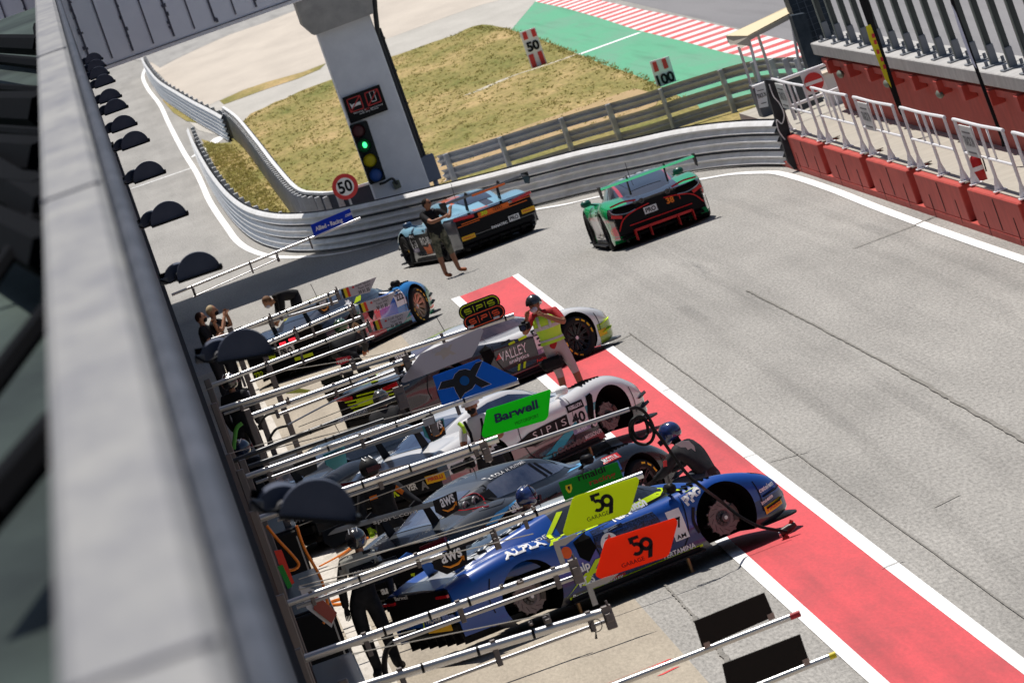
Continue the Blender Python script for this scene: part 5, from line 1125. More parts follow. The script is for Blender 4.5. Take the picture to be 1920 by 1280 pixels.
tail_kit(c, -2.27, [('PRO', .0, .52, .26, .13, M_LETB), ('222', -.72, .26, .2, .12, M_NEON), ('INDUSTRIAL', .48, .64, .42, .05, M_LETW)], M_CBLK, .78, .62, .4, .05)
c.decal('white_plate', [[(-.17, .44), (.17, .44), (.17, .60), (-.17, .60)]], 'B', M_LETW, .002); c.decal('yellow_sticker', [[(-.50, .46), (-.26, .46), (-.26, .60), (-.50, .60)], [(.1, .30), (.5, .3), (.5, .36), (.1, .36)]], 'B', M_NEON, .002)
mb = MB(); mb.box((-2.31, .02, .68), (.02, .14, .05), None, .01); mb.box((-2.31, -.2, .70), (.02, .16, .05), None, .01); mb.obj('lit_tail_light', mat('lit_red', (1, .03, .05), .4, emit=1.2), c.e)
GOLD = mat('gold_rim', (.55, .38, .26), .35, .6)
c.wing(z=1.14); c.aws(z=1.14); c.aero(); c.louvres(1.0, 6); c.wheel(0, -1, True, rim=GOLD, spokes=10, yellow=M_YEL); c.wheel(1, -1, True, rim=GOLD); c.wheel(0, 1, rim=GOLD); c.wheel(1, 1, rim=GOLD); c.place(2.85, 158.15, 60, 0)
# ---- 7: green and red car driving out (38)
GRN = (.01, .42, .13)
p7 = livery('green_black_paint', GRN, [((.02, .02, .028), [(0, -1, 0, .52), (-1, 0, 0, 1.4)], 1), ((.55, .52, .53), [(0, 0, -1, .60), (-1, 0, 0, .9), (1, 0, 0, 1.7)]), ((.5, .03, .04), [(0, 0, -1, .62), (0, 0, 1, -.56), (-1, 0, 0, .9)]), ((.02, .02, .025), [(-1, 0, 0, -2.0), (0, 0, -1, .80)])], .18, 1.)
c = Car('mid', 'green, red and black race car number 38 driving away on the right', 'race cars', p7, livery('white_black_roof', (.03, .03, .038), [((.78, .78, .80), [(1, 0, 0, .35), (-1, 0, 0, .55), (0, -1, 0, .30)], 1), ((.6, .05, .06), [(0, -1, 0, .52), (0, 1, 0, -.47), (-1, 0, 0, .2)], 1)], .2, 1.))
c.windows(); c.ttext('141', -.1, .0, .42, .30, M_LETB, -math.pi/2)
mb = MB(); mb.box((-2.24, 0, .52), (.05, 1.72, .52), None, .02); mb.obj('tail_panel', M_CBLK, c.e)
R38 = mat('accent_red', (.72, .03, .03), .35)
mb = MB()
for sy in (-1, 1):
    mb.tube(smoothpath([(-2.28, sy*.36, .82), (-2.28, sy*.6, .86), (-2.24, sy*.86, .84)], 4), .02, 6)
mb.obj('tail_light', M_TAIL, c.e)
mb = MB()
for sy in (-1, 1):
    mb.box((-2.30, sy*.62, .74), (.03, .42, .10), Matrix.Rotation(sy*.1, 3, 'X'), .03)
mb.obj('rear_ducts', M_ARCH, c.e)
mb = MB()
for sy in (-1, 1):
    mb.tube(smoothpath([(-2.31, sy*.15, .68), (-2.31, sy*.45, .64), (-2.31, sy*.70, .55), (-2.31, sy*.84, .36)], 4), .013, 6)
    mb.box((-2.29, sy*.80, .63), (.04, .20, .06), Matrix.Rotation(sy*.35, 3, 'X'))
mb.tube([(-2.31, -.62, .40), (-2.31, .62, .40)], .012, 6); mb.obj('red_piping', R38, c.e)
mb = MB(); mb.box((-2.42, 0, .29), (.02, 1.14, .05)); 
for y in (-.57, -.28, .28, .57): mb.box((-2.38, y, .20), (.3, .014, .20))
mb.obj('red_diffuser_edge', R38, c.e)
mb = MB()
for sy in (-1, 1): mb.tube(smoothpath([(-2.31, sy*.42, .66), (-2.31, sy*.62, .64), (-2.30, sy*.84, .70), (-2.28, sy*.90, .80)], 4), .01, 6)
mb.obj('silver_line', M_SILV, c.e)
mb = MB(); mb.lathe([(.03, 0), (.05, 0), (.05, -.03), (.03, -.03)], (-2.27, .26, .77), 'x', 16); mb.lathe([(.03, 0), (.05, 0), (.05, -.03), (.03, -.03)], (-2.27, -.26, .77), 'x', 16); mb.obj('exhaust_tip', M_HUB, c.e)
back_plane(c, -2.29); c.decal('white_plate', [[(-.28, .50), (-.02, .50), (-.02, .63), (-.28, .63)]], 'B', M_LETW, .012); c.text('PRO', 'B', -.15, .565, .20, .09, M_LETB, off=.016, bold=.03); c.text('38', 'B', .25, .60, .15, .12, mat('number_orange', (.9, .22, .02), .5), off=.016, bold=.04); c.text('T', 'B', .44, .60, .07, .09, R38, off=.016, bold=.04)
c.wing(z=1.22, m=mat('wing_green', (.01, .36, .10), .25, coat=1.), x=-2.3); c.aero(mirrors=mat('mirror_green', (.02, .1, .08), .3)); 
mb = MB()
for k in range(5):
    for sy in (-1, 1): mb.box((-2.22, sy*.83, .66-k*.06), (.1, .10, .014))
mb.obj('corner_fins', M_CBLK, c.e)
c.wheel(0, -1); c.wheel(1, -1); c.wheel(0, 1); c.wheel(1, 1); c.place(9.05, 161.4, 93.3)
# ---- 8: pale blue and orange car (30)
PB = (.26, .50, .66); ORG = (.85, .16, .02)
p8 = livery('pale_blue_orange_paint', PB, [((.05, .055, .07), [(0, 0, -1, .66), (-1, 0, 0, 1.25)]), ((.018, .02, .025), [(-1, 0, 0, -1.75), (0, 0, -1, .84)]), (ORG, [(0, -1, 0, .32), (0, 1, 0, .0), (-1, 0, 0, -1.2)]), ((.10, .11, .13), [(-1, 0, 0, -.2), (0, 0, -1, .80)])], .18, 1.)
c = Car('mid', 'pale blue and orange race car number 30 behind the man in camouflage shorts', 'race cars', p8, livery('pale_blue_orange_roof', PB, [(ORG, [(0, 1, 0, -.05), (0, -1, 0, .42), (0, 0, 1, -1.06)]), ((.05, .05, .06), [(0, 1, 0, .18), (0, -1, 0, .02)])], .18, 1.))
c.windows()
c.decal('black_panel', [[(-.35, .30), (.85, .30), (.85, .66), (-.35, .66)]], 'L', M_CBLK, .007); c.text('RO-80', 'L', .0, .50, .65, .17, M_LETW); c.plate('L', .72, .50, .30, .40, '30', 'FIA', 'PRO')
c.decal('orange_flash', [[(-.3, .22), (.15, .22), (.3, .38), (.0, .36), (-.2, .44)]], 'L', mat('flash_orange', ORG, .4), .010)
tail_kit(c, -2.27, [('30', -.18, .745, .15, .09, M_NEON), ('FANATEC', .02, .40, .36, .055, M_LETW), ('RACING', .42, .77, .24, .04, M_LETW)], M_TAIL, .79, .66, .46, .07)
for y in (-.06, .02, .10, .18):
    pass
mb = MB(); mb.box((-2.30, 0, .68), (.02, 1.5, .016)); mb.box((-2.305, .0, .74), (.015, .7, .09)); mb.box((-2.30, -.6, .74), (.02, .5, .014)); mb.box((-2.30, .6, .64), (.02, .5, .014)); mb.obj('orange_trim', mat('flash_orange', (0, 0, 0)), c.e)
mb = MB()
for k in range(4): mb.lathe([(.024, 0), (.032, 0), (.032, -.004), (.024, -.004)], (-2.318, -.02-k*.045, .745), 'x', 16)
mb.obj('ring_emblem', M_LETB, c.e)
back_plane(c, -2.315); c.text('30', 'B', -.22, .745, .15, .085, M_NEON, off=.008, bold=.04)
c.decal('white_plate', [[(.24, .38), (.48, .38), (.48, .50), (.24, .50)]], 'B', M_LETW, .006); c.text('PRO', 'B', .36, .44, .19, .085, M_LETB, off=.01, bold=.03)
c.decal('yellow_sticker', [[(-.85, .34), (-.55, .34), (-.55, .43), (-.85, .43)], [(.55, .44), (.85, .44), (.85, .53), (.55, .53)]], 'B', M_YEL, .006); c.text('PIRELLI', 'B', -.70, .385, .24, .04, M_SRED, off=.01); c.text('PIRELLI', 'B', .70, .485, .24, .04, M_SRED, off=.01)
c.wing(z=1.17, m=M_CBLK); mb = MB(); mb.box((-2.28, -.05, 1.155), (.03, .75, .04)); mb.obj('orange_wing_strip', mat('flash_orange', (0, 0, 0)), c.e)
c.aero(mirrors=mat('mirror_blue', (.03, .06, .12), .3)); c.wheel(0, -1); c.wheel(1, -1); c.wheel(0, 1); c.wheel(1, 1); c.place(6.29, 177.2, 104.8)
# ================================================================== BOOMS AND SIGN BOARDS
M_TUBE = mat('polished_aluminium', (.55, .55, .57), .33, .9, col2=(.50, .49, .48), scale=2, stretch=(1, 6, 6)); M_TUBD = mat('brushed_aluminium', (.34, .34, .36), .35, .7)
M_BTUBE = mat('black_boom', (.02, .022, .028), .35, .2, coat=.4); M_BRK = mat('bracket_steel', (.17, .15, .145), .5, .5); M_WIRE = mat('pale_wire', (.42, .40, .36), .6); M_HOSE = mat('black_hose', (.012, .012, .013), .5)
ZB = 2.5
def yb(px, py, z=ZB): return (CH-z)*FP/((px-_V[0])*_d[0]+(py-_V[1])*_d[1])
def boom(label, a, b, r, m=None, low=None, rl=None, Y=None, upright=True, collars=(), brackets=(), ends=None, lowm=None, wire=()):
    """a, b: photo ends of the main tube; low: ends of the thinner tube below it"""
    Y = Y or yb(*b); e = empty('pit_boom', WY(a[0], a[1], Y), 0, label, 'pit boom', 'overhead pit booms'); k = Y/FP; m = m or M_TUBE
    P = lambda x, y, dy=0: WY(x, y, Y+dy)
    A, B = P(*a), P(*b)
    mb = MB(); mb.tube([A, B], r*k, 14); reparent(mb.obj('main_tube', m, None, True), e)
    if low:
        mb = MB(); mb.tube([P(*low[0], .03), P(*low[1], .03)], (rl or r*.5)*k, 10); reparent(mb.obj('lower_tube', lowm or M_TUBD, None, True), e)
        for t in (.08, .5, .93):
            q = A.lerp(B, t); lo = P(*low[0]).lerp(P(*low[1]), t); mb = MB(); mb.box(((q.x+lo.x)/2, Y-.0, (q.z+lo.z)/2), (r*k*1.2, .05, abs(q.z-lo.z)+r*k*2.4), None, .005); reparent(mb.obj('bracket', M_BRK), e)
    for (x, y, w, h) in brackets:
        mb = MB(); c = P(x, y, -.02); mb.box(c, (w*k, .08, h*k), None, .006); mb.box(c-Vector((0, .05, 0)), (w*k*.7, .03, h*k*.35), None, .004); mb.tube([c+Vector((w*k*.2, -.03, h*k*.5)), c+Vector((w*k*.2, -.03, h*k*.7))], .012, 6); reparent(mb.obj('bracket', M_BRK), e)
    for t in collars:
        q = A.lerp(B, t); d = (B-A).normalized(); mb = MB(); mb.tube([q-d*.012, q+d*.012], r*k*1.08, 14); reparent(mb.obj('collar', M_CBLK, None, True), e)
    for w in wire:
        mb = MB(); mb.tube([P(*w[0], -.05), P(*w[1], -.05)], .0055, 5); reparent(mb.obj('wire', M_WIRE), e)
    if ends:
        q = A.lerp(B, 1-ends[1]); mb = MB(); mb.tube([q, B+(B-A).normalized()*.002], r*k*1.03, 14); reparent(mb.obj('end_band', ends[0], None, True), e)
    if upright:
        mb = MB(); mb.box((A.x-.05, Y, A.z/2+.06), (.09, .09, A.z+.1), None, .01); reparent(mb.obj('upright', M_BRK), e)
        mb = MB(); mb.box((A.x-.05, Y, .03), (.5, .9, .05), None, .01); reparent(mb.obj('base_plate', M_BRK), e)
    return e, Y
def board(e, Y, pts, m, dy=-.06, th=.012, rad_=0, edge=True):
    pts = rpoly(pts, rad_) if rad_ else pts
    mb = MB(); poly_px(mb, pts, Y+dy, th); o = mb.obj('sign_board', m); reparent(o, e); return Y+dy-.004
def letter(e, Y, items, m, name='lettering', bars=(), polys=(), circles=()):
    mb = MB()
    for it in items: text_px(mb, it[0], it[1], it[2], it[3], it[4], Y, *(it[5:]))
    for b in bars: bar_px(mb, *b, Y, .003)
    for p in polys: poly_px(mb, p, Y, .003)
    o = mb.obj(name, m); reparent(o, e); return o
def frame_pts(cx, cy, ang=ANG):
    ca, sa = math.cos(ang), math.sin(ang); return lambda u, v: (cx+u*ca+v*sa, cy+u*sa-v*ca)      # u right, v up
def ring(mb, f, r0, r1, Y, a0=0, a1=360, n=24, sy=1.):
    for k in range(n):
        t0, t1 = rad(a0+(a1-a0)*k/n), rad(a0+(a1-a0)*(k+1)/n)
        q = [f(math.cos(t)*r, math.sin(t)*r*sy) for t, r in ((t0, r0), (t0, r1), (t1, r1), (t1, r0))]
        mb.add([WY(x, y, Y) for x, y in q], [(0, 1, 2, 3)])
def strokes(mb, f, segs, w, Y):
    for a, b in segs: bar_px(mb, *f(*a), *f(*b), w, Y, .003)
# far boom with blue board
e, Y = boom('far thin white boom with a blue rectangular board at its tip', (322, 553), (676, 409), 2.6, low=((362, 557), (524, 484)), rl=1.2, Y=118, upright=False, brackets=[(521, 484, 5, 14), (365, 548, 3, 12)])
yy = board(e, Y, [(582, 422), (656, 391), (663, 412), (589, 443)], board_mat('board_blue', (.015, .07, .50))); letter(e, yy, [('Allied - Racing', 617, 422, 54, 11, .04)], M_LETW); letter(e, yy, [('.com', 653, 403, 14, 5, .02)], M_LETW)
# three boards with stripes
GOLDY = mat('stripe_yellow', (.80, .60, .02), .5); M_BWHT = board_mat('board_white', (.56, .54, .58), .3); M_STR = mat('stripe_red', (.70, .05, .03), .5)
def wrt(label, a, b, low, bd, cx, cy, nums, tail=0):
    e, Y = boom(label, a, b, 4.2, low=low, rl=2.8, brackets=[(b[0]-2, b[1]+6, 7, 22), (a[0]+(b[0]-a[0])*.35, a[1]+(b[1]-a[1])*.35+6, 8, 22)], collars=(.5, .72, .9), wire=[((a[0]-20, a[1]+12), (b[0], b[1]+4))])
    yy = board(e, Y, bd, M_BWHT); f = frame_pts(cx, cy)
    x0, y0 = (bd[0][0]+bd[3][0])/2, (bd[0][1]+bd[3][1])/2; g = frame_pts(x0, y0)
    letter(e, yy, [], M_LETB, 'black_stripe', polys=[[g(0, 9), g(4.5, 9), g(4.5, -9), g(0, -9)]]); letter(e, yy, [], GOLDY, 'yellow_stripe', polys=[[g(4.5, 9), g(10, 9), g(10, -9), g(4.5, -9)]]); letter(e, yy, [], M_STR, 'red_stripe', polys=[[g(10, 9), g(15, 9), g(15, -9), g(10, -9)]])
    letter(e, yy-.002, [('Audi Sport', *f(4, 5), 30, 5.2, .0), ('Team WRT', *f(5, -.8), 25, 4.4, .0), (nums, *f(2, -8.), 22, 6, .03)], M_LETB); letter(e, yy-.002, [], M_SRED, 'red_mark', polys=[[f(-17, 6.5), f(-13, 6.5), f(-13, 3), f(-17, 3)]])
wrt('boom with a striped white team board, uppermost of the three striped boards', (440, 623), (635, 546), ((397, 636), (634, 565)), [(641, 543), (706, 519), (693, 548), (642, 560)], 678, 538, '30 31 32')
wrt('boom with a striped white team board, middle of the three striped boards', (496, 646), (665, 573), ((509, 658), (676, 594)), [(675, 569), (742, 547), (731, 571), (674, 589)], 712, 567, '30 31 32')
wrt('boom with a striped white team board, lowest of the three striped boards', (398, 722), (694, 607), ((470, 716), (702, 631)), [(702, 601.5), (770, 581), (757, 605), (700, 622)], 739, 601, '31 30 32')
# capsule boards
e, Y = boom('long polished boom carrying the two black capsule boards outlined yellow and orange', (412, 768), (964, 591), 5.2, low=((420, 776), (758, 655)), rl=2.6, collars=(.97,), brackets=[(662, 683, 10, 22)])
def capsule(c0, c1, r, col, dy, name):
    yy0 = Y+dy; dx, dy_ = c1[0]-c0[0], c1[1]-c0[1]; L = math.hypot(dx, dy_); a = math.atan2(dy_, dx); f = frame_pts((c0[0]+c1[0])/2, (c0[1]+c1[1])/2, a)
    def cap(rr): return [f(-L/2+rr*math.cos(rad(90+180*k/12)), rr*math.sin(rad(90+180*k/12))) for k in range(13)]+[f(L/2+rr*math.cos(rad(-90+180*k/12)), rr*math.sin(rad(-90+180*k/12))) for k in range(13)]
    mb = MB(); poly_px(mb, cap(r+1.5), yy0, .02); reparent(mb.obj('capsule_board', M_CBLK, label=name), e)
    mb = MB(); p1, p2 = cap(r-1), cap(r-2.6); n = len(p1)
    for i in range(n): j = (i+1) % n; mb.add([WY(*p1[i], yy0-.003), WY(*p1[j], yy0-.003), WY(*p2[j], yy0-.003), WY(*p2[i], yy0-.003)], [(0, 1, 2, 3)])
    S_ = [((-6, 4), (6, 4)), ((-6, 4), (-6, 0)), ((-6, 0), (6, 0)), ((6, 0), (6, -4)), ((6, -4), (-6, -4))]; P_ = [((-6, 4), (6, 4)), ((6, 4), (6, 0)), ((6, 0), (-6, 0)), ((-6, 0), (-6, -4))]
    for off, sg in ((-23, S_), (0, P_), (23, S_)):
        g = lambda u, v, o=off: f(u*.95+o, v)
        strokes(mb, g, sg, 2.1, yy0-.004)
    for off in (-11.5, 11.5): strokes(mb, f, [((off, 7), (off, -7))], 1.1, yy0-.004)
    reparent(mb.obj('glowing_outline_lettering', col), e)
capsule((875, 585), (923, 567), 13.5, mat('outline_yellow', (.58, .72, .01), .45), -.10, 'upper capsule with yellow outline'); capsule((883, 604), (933, 584.5), 13, mat('outline_orange', (.85, .10, .03), .45), -.13, 'lower capsule with orange outline')
letter(e, Y-.16, [], M_GALV, 'clips', polys=[[(877, 612), (888, 608.5), (889, 613), (878, 617)], [(925, 595), (936, 591), (937, 595), (926, 599)]])
# grey trapezoid board
TOKP = [(970, 378), (1003, 297), (1118, 266), (1135, 222), (1180, 182), (1240, 170), (1290, 182), (1310, 150), (1340, 112), (1410, 88), (1372, 170), (1342, 238), (1380, 262), (1495, 318), (1400, 355), (1340, 318), (1310, 362), (1262, 392), (1232, 410), (1192, 474), (1150, 400), (1126, 345)]
def tok(mb, f, s, Y, grow=1.0, hole=None):
    q = [((x-1232)/5.333*grow, -(y-285)/5.333*grow) for x, y in TOKP]; a = rad(19); ca, sa = math.cos(-a), math.sin(-a)
    q = [(u*ca-v*sa, u*sa+v*ca) for u, v in q]
    poly_px(mb, [f(u*s, v*s) for u, v in q], Y, .002)
    if hole is not None: poly_px(hole, [f(9*s*math.cos(k*.3), 9*s*math.sin(k*.3)) for k in range(21)], Y-.004, .002)
e, Y = boom('polished boom with a grey slanted board carrying a faded emblem', (474, 779), (778, 669), 5.6, low=((520, 778), (742, 695)), rl=3., brackets=[(765, 684, 14, 40), (540, 752, 8, 12)], collars=(.6,), wire=[((560, 800), (768, 720))])
yy = board(e, Y, [(751, 714), (788, 663), (901, 614), (907, 619), (896, 649), (885, 669), (757, 718)], board_mat('board_grey', (.46, .46, .52)), -.10, rad_=3); mb = MB(); tok(mb, frame_pts(835, 660), .42, yy); letter(e, yy, [('RACING', 823, 656, 30, 7, .0, .3)], mat('faded_print', (.42, .42, .44), .6)); reparent(mb.obj('emblem', mat('faded_emblem', (.44, .41, .39), .6)), e)
# blue trapezoid board
e, Y = boom('long polished boom with a blue board showing a dark winged emblem', (462, 894), (972, 714), 6.0, low=((480, 905), (800, 792)), rl=3.2, collars=(.3, .55, .8), brackets=[(812, 797, 14, 40)], wire=[((600, 840), (905, 745))])
yy = board(e, Y, [(811, 705), (897.5, 673), (971, 709), (969, 713), (829, 760)], board_mat('board_sky', (.008, .20, .60)), -.08, rad_=2); f = frame_pts(871, 713.4, rad(-19)); mb = MB(); hl = MB(); ol = MB()
tok(ol, f, 1., yy, 1.03); reparent(ol.obj('emblem_outline', M_LETW), e); tok(mb, f, 1., yy-.003, 1., hl); reparent(mb.obj('winged_emblem', mat('emblem_dark', (.025, .028, .032), .5)), e); reparent(hl.obj('emblem_centre', board_mat('board_sky', (.008, .20, .60))), e)
mb = MB(); poly_px(mb, [(792, 787), (812, 780), (815, 793), (796, 800)], Y-.14, .08); reparent(mb.obj('junction_plate', mat('plate_grey', (.42, .42, .42), .5)), e)
# two black booms
e, Y = boom('matt black boom with white emblem lettering running over the pit floor', (438, 864), (756, 741), 5.0, M_BTUBE, wire=[((430, 850), (760, 755))], collars=(.45, .52), brackets=[(752, 745, 20, 44)]); letter(e, Y-.07, [('MOTORSPORT', 668, 776, 46, 7, .0)], M_LETW)
mb = MB(); tok(mb, frame_pts(641, 787), .16, Y-.07); reparent(mb.obj('emblem', M_LETW), e)
e, Y = boom('lower matt black boom with white lettering in front of the black coupe', (466, 875), (720, 787), 4.4, M_BTUBE, collars=(.57, .63)); letter(e, Y-.07, [('aws', 661, 818, 20, 8, .03), ('ocp', 694, 804, 26, 7, .02)], M_LETW)
# bright green slanted board
e, Y = boom('polished boom with a bright green slanted board near the white helmet', (488, 972), (934, 822), 7.2, low=((520, 975), (906, 843)), rl=3.4, collars=(.43, .63, .88), brackets=[(911, 846, 15, 40)], ends=(M_SILV, .04), wire=[((560, 985), (900, 858))])
yy = board(e, Y, [(912, 768), (1033, 729), (1028, 781), (1022, 788), (908, 821), (903, 815)], board_mat('board_green', (.01, .74, .02)), -.10, rad_=4); letter(e, yy, [('Barwell', 968, 771, 88, 17, .035, .12)], mat('board_navy', (.01, .02, .09), .5)); letter(e, yy, [('MOTORSPORT', 988, 786, 47, 6, .0)], M_LETB, bars=[(927, 789, 1012, 762, .8)])
# thin air line with its hose and wheel gun
Y = 96.
e = empty('air_hose', WY(1180, 768, Y), 0, 'black air hose looped from a thin rod down to the wheel gun', 'air hose')
mb = MB(); mb.tube([WY(905, 858, Y), WY(1180, 767, Y)], .025, 8); reparent(mb.obj('feed_rod', M_TUBD, None, True), e)
pts = [(1176, 768), (1192, 764), (1206, 770), (1216, 782), (1224, 798), (1226, 815), (1220, 828), (1208, 833), (1192, 828), (1182, 812), (1182, 794), (1192, 782), (1205, 782), (1213, 795), (1214, 812), (1206, 822), (1194, 820), (1186, 806), (1188, 790), (1200, 783), (1218, 795), (1240, 822), (1265, 858), (1290, 890), (1318, 914), (1350, 938), (1385, 966), (1420, 985), (1450, 992), (1476, 996)]
path = [WY(x, y, Y+ (.8 if i > 24 else .02*(i % 5))) for i, (x, y) in enumerate(pts)]
mb = MB(); mb.tube(smoothpath(path, 5), .019, 8); reparent(mb.obj('hose', M_HOSE, None, True), e)
p = W(1482, 1008, .0); e = empty('wheel_gun', p, 0, 'red and black wheel gun standing on the red painted strip', 'wheel gun'); k = p.y/FP
mb = MB(); mb.tube([(-.09, 0, .085), (.04, 0, .115)], .05, 12); mb.tube([(.04, 0, .115), (.11, 0, .135)], [.045, .032], 12); mb.obj('barrel', mat('gun_black', (.03, .02, .02), .4, .3), e, True)
mb = MB(); mb.tube([(-.03, 0, .10), (-.045, -.03, .0)], .024, 8); mb.box((-.05, -.03, .02), (.08, .05, .04), None, .01); mb.tube([(.03, 0, .12), (.08, 0, .19)], .022, 8); mb.obj('handle', mat('gun_red', (.35, .03, .02), .45), e)
mb = MB(); mb.lathe([(.0, -.11), (.038, -.11), (.038, -.07), (.05, -.07)], (0, 0, .09), 'x', 12); mb.obj('socket', M_SILV, e)
# green board with red words
e, Y = boom('long polished boom ending at a dark green board with black and red words', (540, 1131), (1205, 889), 6.6, collars=(.2, .45, .7), low=((556, 1138), (830, 1040)), rl=4.0, brackets=[(930, 1013, 12, 34), (1000, 951, 8, 8)], ends=(M_SILV, .03), wire=[((560, 1085), (980, 950))])
yy = board(e, Y, [(1047, 904), (1157.5, 865), (1169, 896), (1059, 938)], board_mat('board_dkgreen', (.006, .30, .03)), -.09, rad_=2); letter(e, yy, [('rinaldi', 1109, 887, 54, 13, .02)], M_LETB); letter(e, yy, [('racing', 1130, 898, 52, 13, .02)], mat('word_red', (.30, .02, .01), .5)); letter(e, yy, [], mat('shield_yellow', (.75, .60, .02), .5), 'shield', polys=[[(1060, 910), (1071, 907), (1073, 915), (1070, 923), (1066, 924), (1061, 917)]])
letter(e, yy-.003, [], M_LETB, 'shield_mark', polys=[[(1064, 912), (1068, 910), (1069, 914), (1068, 920), (1065, 916)]])
# yellow 59
def five9(yy, f, e, m, s=1.):
    mb = MB(); 
    for q in ([(-24, 27), (-1, 27), (-1, 20), (-14, 20), (-15, 13), (-24, 13)], [(11, -9), (24, -2), (14, -28), (4, -28)]):
        mb.add([WY(*f(u*s, v*s), yy) for u, v in q], [tuple(range(len(q)))])
    ring(mb, lambda u, v: f(u-13*s, v-1*s), 7*s, 15*s, yy, -140, 120); ring(mb, lambda u, v: f(u+10*s, v+3*s), 6.5*s, 15*s, yy, 0, 360); reparent(mb.obj('numeral', m), e)
e, Y = boom('polished boom with a yellow rounded board on an angled bracket', (572, 1234), (1068, 1062), 8.6, low=((738, 1203), (1076, 1082)), rl=5., collars=(.3, .47, .62), brackets=[(1080, 1070, 19, 48), (975, 1090, 14, 8), (940, 1098, 8, 6)], wire=[((560, 1105), (1000, 1000))])
yy = board(e, Y, [(1074, 931), (1194, 893), (1199, 900), (1181, 961), (1062, 1005), (1055, 998)], board_mat('board_yellow', (.72, .84, .015)), -.16, rad_=7); five9(yy, frame_pts(1131, 943), e, M_LETB, .82); letter(e, yy, [('GARAGE', 1121, 967, 43, 7.5, .0)], M_LETB)
mb = MB(); poly_px(mb, [(1037, 1018), (1046, 1014), (1061, 1056), (1052, 1060)], Y-.12, .05); poly_px(mb, [(1037, 1016), (1078, 1000), (1086, 1002), (1060, 1022), (1040, 1025)], Y-.13, .012); reparent(mb.obj('angle_bracket', mat('bracket_plate', (.42, .41, .40), .4, .6)), e)
# orange red 59
e, Y = boom('lowest long polished boom with an orange red rounded board', (660, 1292), (1132, 1147), 9.2, low=((790, 1291), (1140, 1162)), rl=3.6, collars=(.28, .5, .72), brackets=[(1142, 1156, 20, 46), (1026, 1161, 14, 14), (995, 1168, 8, 8)], wire=[((660, 1225), (1030, 1150))])
yy = board(e, Y, [(1135, 1011), (1266, 970), (1271, 978), (1254, 1042), (1125, 1085), (1116, 1078)], board_mat('board_orange', (1, .085, .01)), -.16, rad_=8); five9(yy, frame_pts(1204, 1024), e, M_LETB, .86); letter(e, yy, [('GARAGE', 1187, 1053, 45, 7.5, .0)], M_LETB)
mb = MB(); poly_px(mb, [(1099, 1096), (1108, 1092), (1122, 1132), (1112, 1136)], Y-.12, .05); poly_px(mb, [(1099, 1095), (1135, 1082), (1160, 1075), (1140, 1092), (1105, 1105)], Y-.13, .012); reparent(mb.obj('angle_bracket', mat('bracket_plate', (0, 0, 0)), None), e)
# two black boards nearest
for lab, a, b, bd, ec in (('boom with a black rectangular board and a red tip', (1080, 1312), (1500, 1149), [(1301, 1164), (1433, 1110), (1452, 1155), (1317, 1214)], mat('tip_red', (.40, .02, .03), .5)), ('boom with a black rectangular board and a yellow tip, in the bottom corner', (1300, 1334), (1567, 1226), [(1354, 1244), (1500, 1188), (1518, 1240), (1366, 1300)], mat('tip_yellow', (.70, .58, .02), .5))):
    e, Y = boom(lab, a, b, 6.2, ends=(ec, .045), upright=False); yy = board(e, Y, bd, mat('board_black', (.022, .016, .014), .5), -.03)
    q = bd; letter(e, yy, [], mat('corner_plate', (.40, .28, .24), .5, .3), 'corner_plates', polys=[[(q[2][0]-14, q[2][1]-3), (q[2][0]-2, q[2][1]-8), (q[2][0]+2, q[2][1]+3), (q[2][0]-10, q[2][1]+8)], [(q[3][0]+2, q[3][1]-9), (q[3][0]+13, q[3][1]-13), (q[3][0]+16, q[3][1]-4), (q[3][0]+4, q[3][1]+2)]])
# coiled tether hanging below the lowest boom
e = empty('tether_cable', WY(1118, 1170, 71), 0, 'thin looped tether cable hanging below the bracket of the lowest boom', 'cable')
mb = MB(); mb.tube([WY(1118+11*math.cos(t*.4), 1172+12*math.sin(t*.4), 71) for t in range(17)], .004, 5); mb.tube([WY(1117, 1183, 71), WY(1118, 1197, 71)], [.004, .012], 5); reparent(mb.obj('loop', M_CBLK), e)
# ================================================================== PIT FLOOR CLUTTER
def cart(loc, size, label, m=None, top=None, rz=0, name='equipment_cabinet', cat='cabinet'):
    e = empty(name, loc, rz, label, cat); x, y, z = size
    mb = MB(); mb.box((0, 0, z/2+.04), (x, y, z), None, .02); mb.obj('case', m or M_CBLK, e)
    mb = MB(); mb.box((0, 0, z+.055), (x*.96, y*.96, .03), None, .01); mb.obj('top_panel', top or mat('cart_top', (.03, .03, .035), .4), e)
    mb = MB()
    for sx in (-1, 1): mb.box((sx*(x/2+.004), 0, z*.9), (.012, y*.94, .02)); mb.box((sx*x*.4, -y/2-.005, z/2), (.02, .012, z*.9))
    mb.obj('metal_edges', M_TUBD, e); return e
cart((.32, 100.5, 0), (.52, 5.5, .95), 'black equipment cabinet at the garage edge below the nearest lamp'); cart((.34, 90.5, 0), (.50, 5.0, .8), 'long black equipment cabinet at the bottom edge of the garage row')
cart((.36, 112.5, 0), (.4, 3.6, .9), 'black equipment cabinet at the garage edge beside the black booms'); cart((.36, 127, 0), (.4, 4., .8), 'black equipment cabinet at the garage edge beside the red shirted crew')
def px_thing(name, label, cat, polys, Y, m, th=.03, part='panel', group=None):
    e = empty(name, WY(*polys[0][0], Y), 0, label, cat, group); 
    for i, p in enumerate(polys):
        mb = MB(); poly_px(mb, p, Y-.02*i, th); reparent(mb.obj(part, m[i] if isinstance(m, list) else m), e)
    return e
